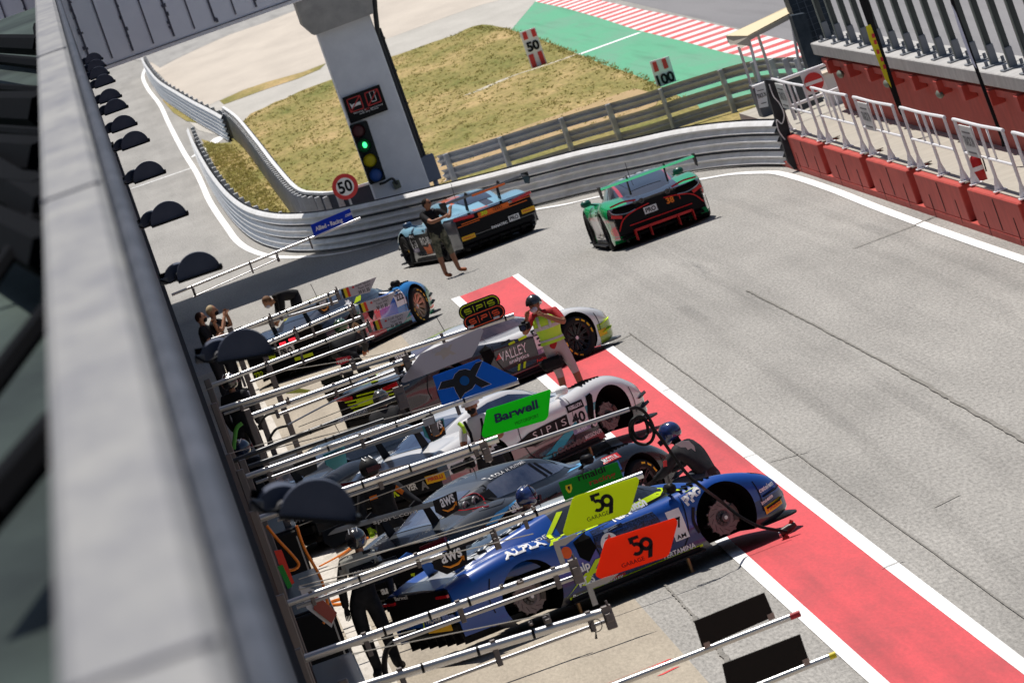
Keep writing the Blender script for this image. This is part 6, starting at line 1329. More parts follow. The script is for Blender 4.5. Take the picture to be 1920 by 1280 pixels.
px_thing('pit_board', 'small red and green boards leaning at the garage edge', 'board', [[(514, 1032), (528, 1030), (552, 1092), (538, 1100)], [(520, 1062), (530, 1058), (548, 1098), (540, 1104)]], 92, [mat('pb_red', (.75, .05, .03), .5), mat('pb_green', (.02, .28, .04), .5)])
px_thing('striped_trolley', 'red and white trolley panel beside the black cabinet at the bottom left', 'trolley', [[(560, 1098), (588, 1104), (630, 1150), (622, 1176), (575, 1140)], [(590, 1116), (603, 1122), (632, 1148), (622, 1168), (588, 1142)]], 93.5, [mat('trolley_white', (.6, .6, .62), .5), mat('trolley_red', (.36, .09, .07), .6)])
e = px_thing('control_screen', 'white tablet like box fixed on an upright post at the garage edge', 'screen box', [rpoly([(462, 733), (470, 732), (483, 758), (480, 768), (474, 764)], 3)], 140, mat('screen_box', (.55, .54, .62), .5), .05, 'case')
def cable(label, pts, r, m, z=None, Y=None, cat='cable', grp=None):
    P = [W(x, y, z) for x, y in pts] if z is not None else [WY(x, y, Y) for x, y in pts]
    mb = MB(); mb.tube(smoothpath(P, 6), r, 7); o = mb.obj('cable', m, None, True); tag(o, label, cat, grp); return o
M_ORC = mat('orange_cable', (.75, .20, .02), .45)
cable('orange cable lying across the pale kerb strip toward the mechanic', [(600, 1062), (640, 1040), (670, 1018), (690, 1008)], .02, M_ORC, z=.03, grp='orange cables')
cable('orange cable curling above the black cabinet under the nearest lamp', [(500, 985), (520, 1010), (548, 1040), (560, 1058), (548, 1068), (530, 1066)], .018, M_ORC, Y=96, grp='orange cables')
cable('long orange cable hanging down past the trolley to a floor coil', [(556, 985), (572, 1030), (600, 1080), (612, 1120), (616, 1150), (606, 1168)], .018, M_ORC, Y=96.5, grp='orange cables')
cable('small orange cable loop on the pale kerb strip', [(620, 1128), (640, 1122), (650, 1124), (642, 1131), (622, 1133), (612, 1130)], .022, M_ORC, z=.05, grp='orange cables')
cable('short bent orange cable beside the tyre under the lamp', [(578, 995), (592, 992), (596, 996), (580, 1004), (600, 1000), (622, 988)], .018, M_ORC, z=.05, grp='orange cables')
cable('black hose hanging from the lower boom tube by the mechanic shoes', [(738, 1204), (726, 1216), (721, 1236), (722, 1258), (726, 1275)], .028, M_HOSE, Y=78)
cable('black hose bowing out from the upright of the polished boom', [(520, 772), (500, 778), (489, 792), (487, 806)], .018, M_HOSE, Y=112)
cable('black hose hanging below the blue lined wire by the pale kerb', [(538, 798), (518, 804), (506, 822), (503, 842)], .018, M_HOSE, Y=112)
cable('bright green hose in the dark garage mouth', [(454, 793), (444, 802), (440, 822), (438, 842)], .03, mat('green_hose', (.12, .42, .06), .4), Y=118)
cable('thin blue grey air line slanting over the pit floor', [(540, 796), (640, 745), (756, 702)], .012, mat('airline_grey', (.2, .22, .28), .4), Y=112)
for i, (a, b, Yw, lb) in enumerate([((430, 862), (905, 735), 105, 'thin pale wire strung above the black booms'), ((500, 700), (840, 640), 125, 'thin pale wire strung below the lowest striped board'), ((560, 1098), (790, 1040), 84, 'thin pale wire strung above the printed suit'), ((575, 1230), (780, 1180), 80, 'thin pale wire strung past the mechanic knees'), ((690, 1040), (1000, 955), 86, 'thin pale wire strung before the dark coupe')]):
    cable(lb, [a, ((a[0]+b[0])/2, (a[1]+b[1])/2+2), b], .006, M_WIRE, Y=Yw, cat='wire', grp='thin wires over the pit floor')
def tyre_thing(loc, rot, label):
    e = empty('loose_tyre', loc, 0, label, 'tyre'); e.rotation_euler = rot
    mb = MB(); mb.lathe([(.235, -.145), (.25, -.155), (.31, -.155), (.335, -.135), (.345, -.10), (.345, .10), (.335, .135), (.31, .15), (.235, .14), (.235, -.145)], (0, 0, 0), 'y', 36); mb.obj('tyre', M_TYRE, e, True)
    mb = MB(); mb.lathe([(.235, -.1), (.2, -.06), (.06, -.05), (0, -.05)], (0, 0, 0), 'y', 30); mb.obj('rim', M_RIMB, e, True); return e
p = W(642, 1010, 0); tyre_thing((p.x, p.y, .155), (rad(90), 0, 0), 'black tyre lying flat on the floor beside the nearest lamp tip')
p = W(650, 742, 0); tyre_thing((p.x, p.y, .155), (rad(90), 0, 0), 'dark tyre lying flat between the 222 car and the neon tailed car')
px_thing('neon_floor_board', 'pale neon yellow board lying behind the 222 car', 'board', [[(536, 738), (548, 726), (583, 731), (575, 736)]], 150, mat('neon_board', (.42, .48, .10), .6), .03)
cart((W(545, 905, 0).x, W(545, 905, 0).y, 0), (.6, 1.0, .35), 'low dark tray on the apron beside the black coupe tail')
e = empty('floor_tape', W(1240, 1245, 0), 0, 'thin red line with two red tape pieces on the apron by the black board', 'floor tape')
mb = MB(); stripline(mb, [W(1130, 1285), W(1235, 1243)], .012, .008); stripline(mb, [W(1234, 1245), W(1243, 1243)], .3, .009); stripline(mb, [W(1248, 1260), W(1260, 1257)], .3, .009); reparent(mb.obj('tape', mat('tape_red', (.65, .06, .06), .6)), e)
# ================================================================== PEOPLE
SKIN = (.42, .21, .13)
def limb_dist(p, a, b):
    ab = b-a; t = max(0, min(1, (p-a).dot(ab)/max(ab.length_squared, 1e-9))); return (p-(a+ab*t)).length
POSES = dict(
 stand=dict(pel=(0, 0, .95), wai=(0, 0, 1.10), che=(0, .0, 1.32), nek=(0, 0, 1.50), hd=(0, -.02, 1.64), ls=(.19, 0, 1.43), le=(.25, .03, 1.15), lh=(.24, -.05, .90), rs=(-.19, 0, 1.43), re=(-.25, .03, 1.15), rh=(-.24, -.05, .90), lp=(.10, 0, .90), lk=(.12, -.02, .50), la=(.13, .02, .09), lt=(.15, -.16, .04), rp=(-.10, 0, .90), rk=(-.12, -.02, .50), ra=(-.13, .02, .09), rt=(-.15, -.16, .04)))
def pose(base='stand', **k):
    d = dict(POSES[base]); d.update(k); return d
def hand_mb(mb, wr, d, curl=.5, side=1):
    """palm plus four fingers and a thumb from wrist wr along direction d"""
    d = d.normalized(); up = Vector((0, 0, 1)) if abs(d.z) < .9 else Vector((0, 1, 0)); a = d.cross(up).normalized(); n = a.cross(d).normalized()
    mb.tube([wr-d*.03, wr+d*.03, wr+d*.075], [.024, .034, .036], 8)
    for i, (L, o) in enumerate(((.062, -.027), (.074, -.009), (.070, .009), (.055, .027))):
        b0 = wr+d*.075+a*o; b1 = b0+d*L*.5-n*curl*L*.25; b2 = b1+d*L*(.5-curl*.3)-n*curl*L*.6; mb.tube([b0, b1, b2], [.0095, .0085, .007], 6)
    t0 = wr+d*.02-a*.03*side; mb.tube([t0, t0+d*.035-a*.028*side-n*.01, t0+d*.065-a*.030*side-n*.02], [.012, .0105, .008], 6)
def person(label, loc, rz, P, cols, sc=1., head='hair', sleeve='short', legs='long', hair=(.05, .035, .025), mask=None, helmet=None, glasses=False, build=1., vest=None, head_dir=(0, -1, 0), gloves=None, group=None, lean=0.):
    P = {k: Vector(v) for k, v in P.items()}
    chain = [('pel', 'wai'), ('wai', 'che'), ('che', 'nek'), ('che', 'ls'), ('ls', 'le'), ('le', 'lh'), ('che', 'rs'), ('rs', 're'), ('re', 'rh'), ('pel', 'lp'), ('lp', 'lk'), ('lk', 'la'), ('la', 'lt'), ('pel', 'rp'), ('rp', 'rk'), ('rk', 'ra'), ('ra', 'rt')]
    keys = ['pel', 'wai', 'che', 'nek', 'ls', 'le', 'lh', 'rs', 're', 'rh', 'lp', 'lk', 'la', 'lt', 'rp', 'rk', 'ra', 'rt']
    R_ = dict(pel=.135, wai=.125, che=.15, nek=.058, ls=.072, le=.047, lh=.032, rs=.072, re=.047, rh=.032, lp=.098, lk=.062, la=.044, lt=.038, rp=.098, rk=.062, ra=.044, rt=.038)
    if legs == 'long': R_.update(lk=.078, rk=.078, la=.058, ra=.058, lt=.046, rt=.046)
    if sleeve == 'long': R_.update(le=.058, re=.058, lh=.042, rh=.042, ls=.08, rs=.08)
    me = bpy.data.meshes.new('b'); me.from_pydata([P[k] for k in keys], [(keys.index(a), keys.index(b)) for a, b in chain], []); me.update()
    o = bpy.data.objects.new('b', me); COL.objects.link(o)
    md = o.modifiers.new('s', 'SKIN'); md.use_smooth_shade = True
    for k, sv in zip(keys, me.skin_vertices[0].data):
        f = build if k in ('pel', 'wai', 'che', 'lp', 'rp') else (1+(build-1)*.5); dpt = .8 if k in ('pel', 'wai', 'che') else 1
        sv.radius = (R_[k]*f, R_[k]*f*dpt); sv.use_root = k == 'pel'
    o.modifiers.new('u', 'SUBSURF').levels = 2
    bpy.context.view_layer.update(); dg = bpy.context.evaluated_depsgraph_get(); em = bpy.data.meshes.new_from_object(o.evaluated_get(dg))
    bpy.data.objects.remove(o)
    mb = MB(); mats = []; 
    def mi(m):
        if m not in mats: mats.append(m)
        return mats.index(m)
    m_sh, m_pa, m_so = cols['top'], cols['bottom'], cols.get('shoe', M_LETB); m_sk = cols.get('skin', mat('skin', SKIN, .55, col2=(.36, .18, .11), scale=9)); 
    segm = {('che', 'nek'): m_sh, ('wai', 'che'): m_sh, ('pel', 'wai'): m_sh, ('che', 'ls'): m_sh, ('che', 'rs'): m_sh, ('ls', 'le'): m_sh, ('rs', 're'): m_sh,
            ('le', 'lh'): m_sh if sleeve == 'long' else m_sk, ('re', 'rh'): m_sh if sleeve == 'long' else m_sk, ('lp', 'lk'): m_pa, ('rp', 'rk'): m_pa, ('pel', 'lp'): m_pa, ('pel', 'rp'): m_pa,
            ('lk', 'la'): m_pa if legs == 'long' else m_sk, ('rk', 'ra'): m_pa if legs == 'long' else m_sk, ('la', 'lt'): m_so, ('ra', 'rt'): m_so}
    mb.v = [tuple(v.co) for v in em.vertices]
    for p in em.polygons:
        c = p.center; best = min(segm, key=lambda s_: limb_dist(c, P[s_[0]], P[s_[1]])-R_[s_[1]]*.3); m_ = segm[best]
        if sleeve == 'short' and best in (('ls', 'le'), ('rs', 're')):
            a, b = P[best[0]], P[best[1]]; 
            if (c-a).dot(b-a)/(b-a).length_squared > .72: m_ = m_sk
        mb.f.append(tuple(p.vertices)); mb.mi.append(mi(m_))
    bpy.data.meshes.remove(em)
    H = P['hd']; hd = Vector(head_dir).normalized(); R = hd.to_track_quat('-Y', 'Z').to_matrix(); 
    q = lambda x, y, z: H+R @ Vector((x, y, z))
    mb.m = mi(m_sk)
    def face(v):
        z = v.z/.12; 
        if z < 0: v.x *= 1+.22*z; v.y *= 1+.10*z
        return v
    mb.ell(H, (.078, .095, .12), 16, 12, R, face); mb.tube([P['nek']-Vector((0, 0, .05)), H-R @ Vector((0, -.01, .06))], [.055, .05], 10)
    mb.tube([q(0, -.088, .02), q(0, -.108, -.022)], [.009, .016], 6); mb.ell(q(.078, .0, -.005), (.012, .022, .032), 8, 6, R); mb.ell(q(-.078, .0, -.005), (.012, .022, .032), 8, 6, R)
    mb.m = mi(M_LETB)
    for sx in (-1, 1): mb.ell(q(sx*.032, -.087, .012), (.012, .006, .006), 8, 5, R); mb.box(q(sx*.032, -.087, .032), (.032, .008, .006), R)
    mb.m = mi(mat('lips', (.30, .10, .08), .5)); mb.box(q(0, -.086, -.052), (.042, .012, .008), R, .003)
    mb.m = mi(gloves or m_sk)
    for a, b, s_ in (('le', 'lh', 1), ('re', 'rh', -1)): hand_mb(mb, P[b], P[b]-P[a], .6, s_)
    e = mb.obj('person', mats, None, True); tag(e, label, 'person', group); e.location = loc; e.rotation_euler = (0, 0, rad(rz)); e.scale = (sc, sc, sc)
    def part(name, b, m, sm=True): 
        o = b.obj(name, m, e, sm); return o
    if head == 'hair':
        b = MB(); b.ell(H+R @ Vector((0, .014, .022)), (.086, .096, .108), 16, 10, R, lambda v: Vector((v.x, max(v.y, -.05-.3*max(0, v.z-.04)) if v.z > -.02 else max(v.y, .02), max(v.z, -.06)))); part('hair', b, mat('hair_%d' % int(hair[0]*1000), hair, .7))
    if helmet:
        b = MB(); b.ell(H+R @ Vector((0, .01, .025)), (.125, .15, .14), 20, 14, R, (lambda v: Vector((v.x, v.y*.86, max(v.z, .005-max(0, v.y)*.5)))) if helmet.name in ('cycle_helmet', 'white_helmet') else (lambda v: Vector((v.x, v.y, max(v.z, -.10))))); part('helmet', b, helmet)
        if helmet.name != 'cycle_helmet' and helmet.name != 'white_helmet':
            b = MB(); b.prism([q(-.10, -.115, .045), q(.10, -.115, .045), q(.10, -.115, -.02), q(-.10, -.115, -.02)], R @ Vector((0, -.035, 0))); part('visor', b, mat('visor_dark', (.02, .02, .03), .1, coat=1.), False)
            b = MB(); 
            for xx in (-.05, 0, .05): b.tube([q(xx, -.08, .13), q(xx, .02, .168), q(xx, .1, .12)], .006, 5)
            part('helmet_ridges', b, M_SILV)
    if mask:
        b = MB(); b.ell(q(0, -.06, -.045), (.062, .052, .05), 12, 8, R); part('face_mask', b, mask)
    if glasses:
        b = MB()
        for sx in (-1, 1): b.box(q(sx*.034, -.098, .013), (.05, .006, .03), R, .002)
        part('sunglasses', b, M_LETB)
    if vest:
        b = MB(); f = 1.17
        ks = [('pel', .06), ('wai', 0), ('che', 0)]
        rings = []; n = 20
        c0, c1, c2, c3 = P['pel']+Vector((0, 0, .03)), P['wai'], P['che'], P['che'].lerp(P['nek'], .62)
        for c, rx, ry in ((c0, .185*build, .155*build), (c1, .165*build, .145*build), (c2, .20*build, .16*build), (c3, .13, .11)):
            rings.append([c+Vector((math.cos(2*math.pi*k/n)*rx, math.sin(2*math.pi*k/n)*ry, 0)) for k in range(n)])
        rr2 = []
        for k in range(n): rr2.append(smoothpath([r[k] for r in rings], 4))
        m_ = len(rr2[0]); vs = [v for col in rr2 for v in col]; fs = [(k*m_+i, ((k+1) % n)*m_+i, ((k+1) % n)*m_+i+1, k*m_+i+1) for k in range(n) for i in range(m_-1)]
        b.add(vs, fs); part('hi_vis_vest', b, vest)
        b = MB()
        for t in (2, 6):
            for k in range(n):
                A_, B_ = rr2[k], rr2[(k+1) % n]; o1 = lambda v, c=c1: v+(Vector((v.x-c.x, v.y-c.y, 0))).normalized()*.006
                b.add([o1(A_[t]), o1(B_[t]), o1(B_[t].lerp(B_[t+1], .9)), o1(A_[t].lerp(A_[t+1], .9))], [(0, 1, 2, 3)])
        for sx in (-1, 1):
            for sy in (-1, 1): b.prism([P['che']+Vector((sx*.085-.022, sy*.168, -.1)), P['che']+Vector((sx*.085+.022, sy*.168, -.1)), P['che']+Vector((sx*.085+.02, sy*.135, .10)), P['che']+Vector((sx*.085-.02, sy*.135, .10))], (0, sy*.006, 0))
        part('reflective_bands', b, mat('reflective_grey', (.50, .52, .55), .35))
    return e
M_TEE = mat('black_cotton', (.012, .012, .014), .85, col2=(.022, .022, .025), scale=8); M_SUIT = mat('black_race_suit', (.012, .013, .016), .7, col2=(.03, .03, .034), scale=7); M_CAMO = mat('camouflage_cloth', (.035, .04, .03), .85, col2=(.19, .18, .13), scale=11, det=1)
M_BSHORT = mat('beige_shorts', (.45, .40, .40), .85); M_REDT2 = mat('red_polo', (.42, .025, .03), .8); M_WTEE = mat('white_tee', (.70, .69, .74), .8); M_DPANT = mat('dark_trousers', (.02, .02, .025), .8); M_NVEST = mat('hi_vis_cloth', (.50, .82, .06), .6); M_ORS = mat('orange_shoe', (.32, .09, .03), .7)
M_HBLK = mat('black_helmet', (.02, .02, .024), .2, coat=1.); M_HBLU = mat('blue_black_helmet', (.008, .01, .016), .2, col2=(.02, .05, .22), scale=9, coat=1.); M_CYC = mat('cycle_helmet', (.02, .02, .022), .25, coat=.8); M_WHEL = mat('white_helmet', (.76, .74, .78), .35); M_GLN = mat('neon_glove', (.5, .7, .03), .6)
def at(px, py): p = W(px, py, 0); return (p.x, p.y, 0)
def held_camera(label, loc, rz, s=1., lens=.12):
    e = empty('camera', loc, rad(rz), label, 'camera', 'cameras'); e.scale = (s, s, s)
    mb = MB(); mb.box((0, 0, 0), (.15, .075, .10), None, .015); mb.box((0, -.0, .06), (.06, .06, .04), None, .012); mb.obj('camera_body', M_CBLK, e)
    mb = MB(); mb.lathe([(.0, -.04-lens), (.038, -.04-lens), (.045, -.035-lens), (.045, -.08), (.036, -.06), (.036, -.03)], (0, 0, 0), 'y', 18); mb.obj('lens', M_CBLK, e, True)
    mb = MB(); mb.lathe([(0, -.036-lens), (.034, -.037-lens)], (0, -.004, 0), 'y', 16); mb.obj('front_glass', mat('lens_glass', (.03, .04, .08), .05, coat=1.), e); return e
# man in camouflage shorts
l = at(850, 518)
P = pose(pel=(0, 0, .93), che=(-.03, -.02, 1.30), nek=(-.03, -.02, 1.47), hd=(-.02, -.03, 1.60), ls=(.16, -.10, 1.40), le=(.33, -.26, 1.20), lh=(.40, -.12, 1.34), rs=(-.20, .03, 1.40), re=(-.06, -.30, 1.22), rh=(.22, -.30, 1.24), lp=(.09, 0, .88), lk=(.13, .03, .50), la=(.17, .12, .09), lt=(.32, .03, .045), rp=(-.10, 0, .88), rk=(-.13, -.05, .50), ra=(-.13, -.05, .09), rt=(-.03, -.20, .045))
person('man in black t-shirt and camouflage shorts raising both hands', l, 0, P, dict(top=M_TEE, bottom=M_CAMO, shoe=M_ORS, skin=mat('tan_skin', (.27, .12, .07), .55)), .96, 'hair', 'short', 'shorts', (.02, .016, .014), glasses=True, build=1.12, head_dir=(.8, -.5, 0))
# vest photographer
l = at(1078, 757)
P = pose(hd=(-.07, -.06, 1.60), nek=(-.02, -.01, 1.49), ls=(.19, 0, 1.42), le=(.30, -.16, 1.22), lh=(.04, -.26, 1.44), rs=(-.19, 0, 1.42), re=(-.34, -.14, 1.24), rh=(-.20, -.24, 1.48), lk=(.18, -.02, .48), la=(.20, .02, .09), rk=(-.06, -.02, .48), ra=(-.10, .02, .09))
person('photographer in hi-vis vest and black cycling helmet holding a camera to the eye', l, -14, P, dict(top=M_REDT2, bottom=M_BSHORT, shoe=M_LETB, skin=mat('tan_skin', (0, 0, 0))), 1.0, None, 'short', 'shorts', mask=mat('pale_mask', (.55, .55, .66), .7), helmet=M_CYC, vest=M_NVEST, build=1.05, head_dir=(-.35, -1, -.1))
c_ = WY(984, 612, l[1]-.33); held_camera('black camera held by the photographer in the hi-vis vest', c_, -12, 1.15)
c_ = WY(1036, 681, l[1]-.14); e = empty('waist_bag', c_, 0, 'black waist bag worn over the beige shorts of the vest photographer', 'bag'); mb = MB(); mb.box((0, 0, 0), (.34, .14, .20), None, .05); mb.obj('pouch', M_CBLK, e); mb = MB(); mb.lathe([(.19, -.03), (.19, .03), (.175, .03), (.175, -.03), (.19, -.03)], (0, .13, .03), 'z', 24); mb.obj('belt', M_CBLK, e)
# white helmet man
l = at(960, 978)
P = pose(ls=(.19, 0, 1.42), le=(.27, -.10, 1.14), lh=(.04, -.24, 1.16), rs=(-.19, 0, 1.42), re=(-.27, -.10, 1.13), rh=(-.02, -.25, 1.10), hd=(.0, -.03, 1.63))
person('man in white shirt, white helmet and black face mask with folded arms', l, -6, P, dict(top=M_WTEE, bottom=M_DPANT, shoe=M_LETB, skin=mat('tan_skin', (0, 0, 0))), .99, None, 'short', 'long', mask=M_TEE, helmet=M_WHEL, build=1.05, head_dir=(-.15, -1, -.12))
mb = MB()
e = empty('camera_harness', WY(890, 800, l[1]-.2), 0, 'black and lime camera straps over the white shirt', 'strap')
mb = MB(); mb.tube([WY(870, 790, l[1]-.16), WY(882, 812, l[1]-.20), WY(888, 840, l[1]-.24)], .022, 6); mb.tube([WY(902, 784, l[1]-.16), WY(905, 800, l[1]-.20), WY(903, 830, l[1]-.24)], .02, 6); reparent(mb.obj('strap', M_CBLK), e)
mb = MB(); mb.tube([WY(860, 793, l[1]-.15), WY(868, 800, l[1]-.19), WY(872, 812, l[1]-.2)], .026, 6); reparent(mb.obj('lime_strap', M_NVEST), e)
c_ = WY(880, 868, l[1]-.25); held_camera('black camera with lime trim hanging at the hip of the white shirted man', c_, -70, 1.3, .16)
# mechanic with printed suit
l = at(730, 1264)
P = pose(pel=(.03, 0, .95), wai=(.06, 0, 1.10), che=(.11, .0, 1.31), nek=(.15, 0, 1.49), hd=(.17, -.02, 1.63), ls=(.30, 0, 1.42), le=(.38, .06, 1.16), lh=(.36, .10, .92), rs=(-.08, 0, 1.42), re=(-.19, .02, 1.16), rh=(-.22, .04, .90), lk=(.13, -.02, .5), la=(.14, .0, .09), lt=(.20, .12, .04), ra=(-.10, 0, .09), rt=(-.16, -.12, .04))
p = person('mechanic in black and grey suit with printed back, seen from behind', l, 0, P, dict(top=M_SUIT, bottom=M_SUIT), .97, None, 'long', 'long', helmet=M_HBLK, build=1.15, head_dir=(.1, 1, .1), gloves=M_SUIT)
mb = MB(); f = .157; Pn = P['che']; vs = [(-.24, 1.46), (-.09, 1.50), (.09, 1.50), (.24, 1.46), (.26, 1.34), (.17, 1.30), (.15, 1.38), (-.15, 1.38), (-.17, 1.30), (-.26, 1.34)]
bm_ = p.data; bv = BVHTree.FromPolygons([v.co.copy() for v in bm_.vertices], [tuple(q.vertices) for q in bm_.polygons])
def wrap(bv, polys, off=.012, cell=.05, d=Vector((0, 1, 0))):
    mb = MB()
    for poly in polys:
        us = [q[0] for q in poly]; ws = [q[1] for q in poly]; nu, nv = max(1, int((max(us)-min(us))/cell)+1), max(1, int((max(ws)-min(ws))/cell)+1); du, dv = (max(us)-min(us))/nu, (max(ws)-min(ws))/nv
        for i in range(nu):
            for j in range(nv):
                c4 = clip_cell(list(poly), min(us)+i*du, min(us)+(i+1)*du+1e-7, min(ws)+j*dv, min(ws)+(j+1)*dv+1e-7)
                if not c4: continue
                pts = []
                for a, b in c4:
                    h = bv.ray_cast(Vector((a, -2, b)) if d.y > 0 else Vector((a, 2, b)), d)
                    if h[0] is None: pts = None; break
                    pts.append(h[0]-d*off)
                if pts: mb.add(pts, [tuple(range(len(pts)))])
    return mb
wrap(bv, [[(x, z-.0) for x, z in [(-.14, 1.46), (.01, 1.50), (.21, 1.50), (.36, 1.46), (.38, 1.30), (.28, 1.25), (.25, 1.36), (-.03, 1.36), (-.06, 1.25), (-.16, 1.30)]]]).obj('shoulder_panel', mat('suit_grey', (.33, .34, .33), .7, col2=(.45, .43, .36), scale=5), p)
def wtext(bv, t, u, w, W_, H_, off=.018, bold=.03, d=Vector((0, 1, 0))):
    vs, fs = text_verts(t, bold); pts = []
    for a, b in vs:
        h = bv.ray_cast(Vector((u+a*W_, -2*d.y, w+b*H_)), d); pts.append((h[0] if h[0] is not None else Vector((u+a*W_, -.15*d.y, w+b*H_)))-d*off)
    return pts, fs
mb = MB()
for t, w, a, b in (('HURACAN', 1.285, .24, .04), ('GT', 1.22, .14, .07), ('Barwell', 1.135, .26, .05)): mb.add(*wtext(bv, t, (.07 if t == 'GT' else .11), w, a, b))
mb.obj('back_print', M_LETW, p); mb = MB(); mb.add(*wtext(bv, '3', .19, 1.22, .07, .07)); mb.obj('red_print', M_SRED, p)
# helmeted mechanic with orange patch
l = at(776, 1110)
P = pose(ls=(.19, -.02, 1.42), le=(.32, -.14, 1.20), lh=(.46, -.22, 1.02), rs=(-.19, 0, 1.42), re=(-.28, -.05, 1.16), rh=(-.26, -.14, .95))
p = person('mechanic in black suit with orange arm patch and matt black helmet behind the white car', l, 0, P, dict(top=M_SUIT, bottom=M_SUIT), 1.0, None, 'long', 'long', helmet=mat('matt_helmet', (.03, .03, .033), .5), build=1.1, head_dir=(.35, -1, 0), gloves=M_GLN)
bv = BVHTree.FromPolygons([v.co.copy() for v in p.data.vertices], [tuple(q.vertices) for q in p.data.polygons])
wrap(bv, [[(-.13, 1.28), (-.03, 1.28), (-.03, 1.33), (-.13, 1.33)], [(.20, 1.30), (.27, 1.22), (.31, 1.26), (.24, 1.36)]]).obj('orange_patch', mat('patch_orange', (.85, .20, .02), .6), p)
# crouching mechanics
def squat(**k): return pose(pel=(0, .10, .36), wai=(0, .08, .50), che=(0, -.06, .72), nek=(0, -.14, .88), hd=(0, -.22, 1.0), ls=(.19, -.10, .82), le=(.25, -.32, .62), lh=(.14, -.50, .58), rs=(-.19, -.10, .82), re=(-.25, -.32, .62), rh=(-.14, -.50, .58), lp=(.10, .08, .34), lk=(.20, -.28, .48), la=(.16, .0, .09), lt=(.18, -.18, .04), rp=(-.10, .08, .34), rk=(-.20, -.28, .48), ra=(-.16, .0, .09), rt=(-.18, -.18, .04), **k)
l = at(1338, 955)
p = person('crouching mechanic with grey back emblem at the front wheel of the dark coupe', l, -125, squat(), dict(top=M_SUIT, bottom=mat('dark_jeans', (.05, .06, .08), .8), skin=M_TEE), 1.02, None, 'long', 'long', helmet=M_HBLU, build=1.25, head_dir=(0, -1, -.5), gloves=M_TEE)
pb_ = MB(); 
def px_on(e, name, polys, Y, m):
    mb = MB(); 
    for q in polys: poly_px(mb, q, Y, .01)
    o = mb.obj(name, m); bpy.context.view_layer.update(); o.parent = e; o.matrix_parent_inverse = e.matrix_world.inverted(); return o
px_on(p, 'back_emblem', [[(1266, 833), (1278, 826), (1292, 826), (1302, 836), (1304, 846), (1296, 840), (1290, 843), (1286, 838), (1276, 838)]], l[1]-.47, mat('emblem_pale', (.45, .45, .46), .6)); px_on(p, 'red_patch', [[(1243, 864), (1250, 862), (1251, 874), (1244, 875)]], l[1]-.5, M_SRED)
l = (3.10, 102.1, 0)
p = person('crouching mechanic with blue black helmet beside the rear wheel of the dark coupe', l, 140, squat(), dict(top=M_SUIT, bottom=M_SUIT), 1.0, None, 'long', 'long', helmet=M_HBLU, build=1.2, head_dir=(0, -1, -.35), gloves=M_TEE)
# two men by the garage
l = at(452, 742)
person('blond man in black raising a hand to his masked face by the garage', l, 70, pose(lh=(.08, -.24, 1.52), le=(.24, -.20, 1.26), rh=(-.06, -.24, 1.50), re=(-.24, -.18, 1.26)), dict(top=M_TEE, bottom=M_DPANT), 1., 'hair', 'short', 'long', (.42, .33, .20), mask=M_TEE, head_dir=(.2, -1, 0))
l = at(430, 752)
person('dark haired man in black with a black mask, leftmost of the pair by the garage', l, 75, pose(lh=(.05, -.22, 1.46), le=(.22, -.22, 1.20), rh=(-.14, -.26, 1.22), re=(-.26, -.10, 1.15)), dict(top=M_TEE, bottom=M_DPANT), .98, 'hair', 'short', 'long', (.04, .02, .015), mask=M_TEE, build=1.2, head_dir=(.1, -1, 0))
# bending man behind the 222 car
l = at(598, 652)
person('man in a black jacket and pale mask bending over behind the 222 car', (l[0]-.1, l[1]+1.5, 0), -80, pose(pel=(0, .12, .92), wai=(0, .05, 1.02), che=(0, -.22, 1.12), nek=(0, -.40, 1.12), hd=(0, -.52, 1.08), ls=(.19, -.28, 1.12), le=(.22, -.34, .85), lh=(.12, -.45, .70), rs=(-.19, -.28, 1.12), re=(-.22, -.34, .85), rh=(-.12, -.45, .70)), dict(top=M_TEE, bottom=M_DPANT), 1., 'hair', 'long', 'long', (.16, .08, .04), mask=mat('pale_mask', (0, 0, 0)), build=1.15, head_dir=(0, -1, -.8))
# crew near the 222 tail, neon tail and garages
l = at(690, 768)
p = person('crew member in black and red suit at the tail of the 222 car', l, 170, pose(pel=(0, .05, .82), wai=(0, 0, .95), che=(0, -.12, 1.12), nek=(0, -.2, 1.26), hd=(0, -.26, 1.38), ls=(.19, -.14, 1.22), le=(.28, -.3, 1.0), lh=(.2, -.5, .9), rs=(-.19, -.14, 1.22), re=(-.28, -.3, 1.0), rh=(-.2, -.5, .9), lk=(.14, -.14, .46), rk=(-.14, -.10, .46)), dict(top=M_SUIT, bottom=M_SUIT, shoe=M_LETB), 1.02, None, 'long', 'long', helmet=mat('green_black_helmet', (.015, .02, .018), .2, col2=(.02, .12, .03), scale=5, coat=1.), build=1.1, head_dir=(0, -1, -.2), gloves=M_ORS)
px_on(p, 'red_panel', [[(630, 672), (656, 667), (660, 674), (640, 684), (631, 682)]], l[1]-.35, mat('suit_red', (.45, .02, .04), .7)); mb = MB(); text_px(mb, 'TOTAL', 643, 676, 22, 6, l[1]-.36, .02); o = mb.obj('lettering', M_LETW); bpy.context.view_layer.update(); o.parent = p; o.matrix_parent_inverse = p.matrix_world.inverted()
l = at(752, 872)
person('crouching crew member with grey black helmet at the neon yellow tail', l, 165, squat(), dict(top=M_SUIT, bottom=M_SUIT), 1.0, None, 'long', 'long', helmet=mat('grey_black_helmet', (.08, .085, .085), .25, col2=(.02, .02, .02), scale=6, coat=1.), build=1.15, head_dir=(0, -1, -.3), gloves=M_TEE)
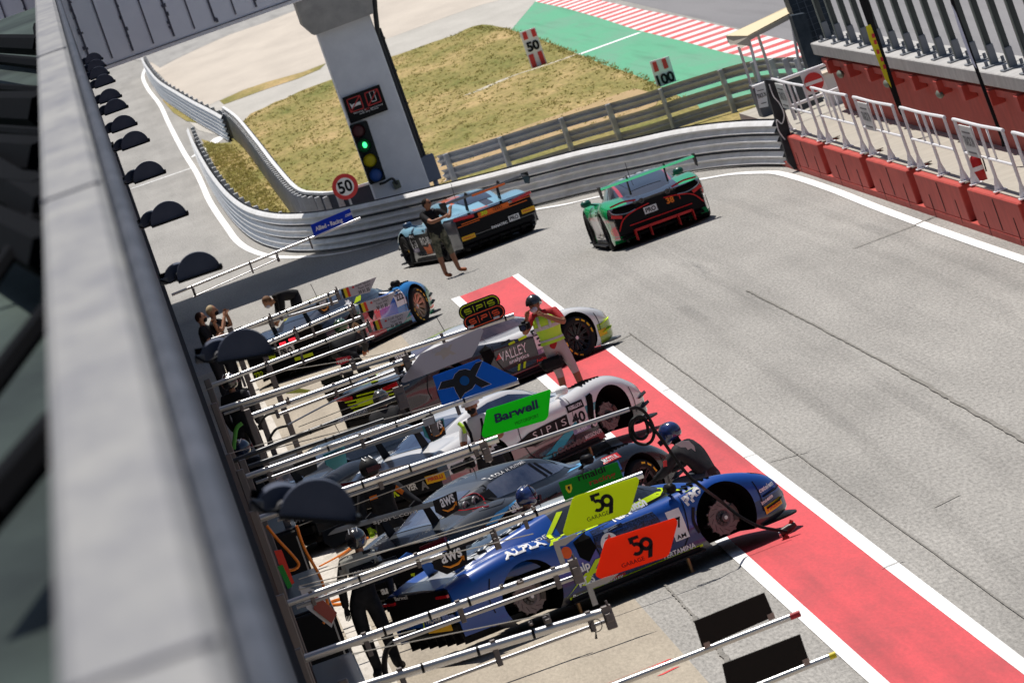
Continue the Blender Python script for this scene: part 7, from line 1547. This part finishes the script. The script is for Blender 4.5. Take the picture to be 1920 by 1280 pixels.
for i, (h, lb, s_) in enumerate([((428, 712), 'crew member in black helmet at the garage edge under the second lamp', 1.), ((448, 828), 'crew member in dark blue helmet at the garage edge below the red lettered suit', .96)]):
    sc_ = (CH-1.7)*FP/((h[0]-60)*_d[0]+(h[1]+160)*_d[1]); q = WY(*h, sc_)
    p = person(lb, (q.x, q.y, 0), 150, pose(), dict(top=M_SUIT, bottom=M_SUIT), s_, None, 'long', 'long', helmet=M_HBLK if i == 0 else mat('navy_helmet', (.01, .02, .06), .25, coat=1.), build=1.15, head_dir=(0, -1, 0), gloves=M_TEE)
# ================================================================== split repeated pieces into parts of their own
def split_loose(o, nm):
    me = o.data; bm = bmesh.new(); bm.from_mesh(me); bm.verts.ensure_lookup_table(); seen = set(); isl = []
    for v in bm.verts:
        if v.index in seen: continue
        st = [v]; grp = set()
        while st:
            q = st.pop()
            if q.index in seen: continue
            seen.add(q.index); grp.add(q.index)
            for e_ in q.link_edges:
                w = e_.other_vert(q)
                if w.index not in seen: st.append(w)
        isl.append(grp)
    bm.free()
    if len(isl) < 2: o.name = nm; return
    polys = [(tuple(p.vertices), p.material_index, p.use_smooth) for p in me.polygons]; mats = list(me.materials)
    for grp in isl:
        idx = sorted(grp); mp = {k: i for i, k in enumerate(idx)}; m2 = bpy.data.meshes.new(nm)
        fs = [p for p in polys if p[0][0] in grp]
        m2.from_pydata([me.vertices[k].co for k in idx], [], [tuple(mp[k] for k in p[0]) for p in fs])
        for mt in mats: m2.materials.append(mt)
        for p, q in zip(m2.polygons, fs): p.material_index = q[1]; p.use_smooth = q[2]
        n2 = bpy.data.objects.new(nm, m2); COL.objects.link(n2); n2.parent = o.parent; n2.matrix_parent_inverse = o.matrix_parent_inverse.copy(); n2.matrix_basis = o.matrix_basis.copy()
    bpy.data.objects.remove(o)
SPL = {'mounting': 'mounting', 'reflective_bands': 'reflective_band', 'tape': 'tape_piece', 'red_print': 'red_print', 'panel_lines': 'panel_line', 'bonnet_lines': 'bonnet_line', 'red_stripes': 'red_stripe', 'balusters': 'baluster', 'corner_plates': 'corner_plate', 'clips': 'clip', 'tail_light': 'tail_light', 'neon_trim': 'neon_trim', 'wall_lamps': 'wall_lamp', 'corbels': 'corbel', 'filler_port': 'filler_port',
       'exhaust_tip': 'exhaust_tip', 'rear_ducts': 'rear_duct', 'garage_piers': 'garage_pier', 'corner_fins': 'corner_fin', 'neon_blocks': 'neon_block', 'neon_slats': 'neon_slat', 'crossed_squares': 'crossed_square', 'drain_pipes': 'drain_pipe', 'orange_trim': 'orange_strip', 'yellow_sticker': 'yellow_sticker', 'lit_tail_light': 'lit_tail_light', 'orange_patch': 'orange_patch'}
for o in list(COL.objects):
    b = o.name.split('.')[0]
    if o.type == 'MESH' and b in SPL and o.parent: split_loose(o, SPL[b])
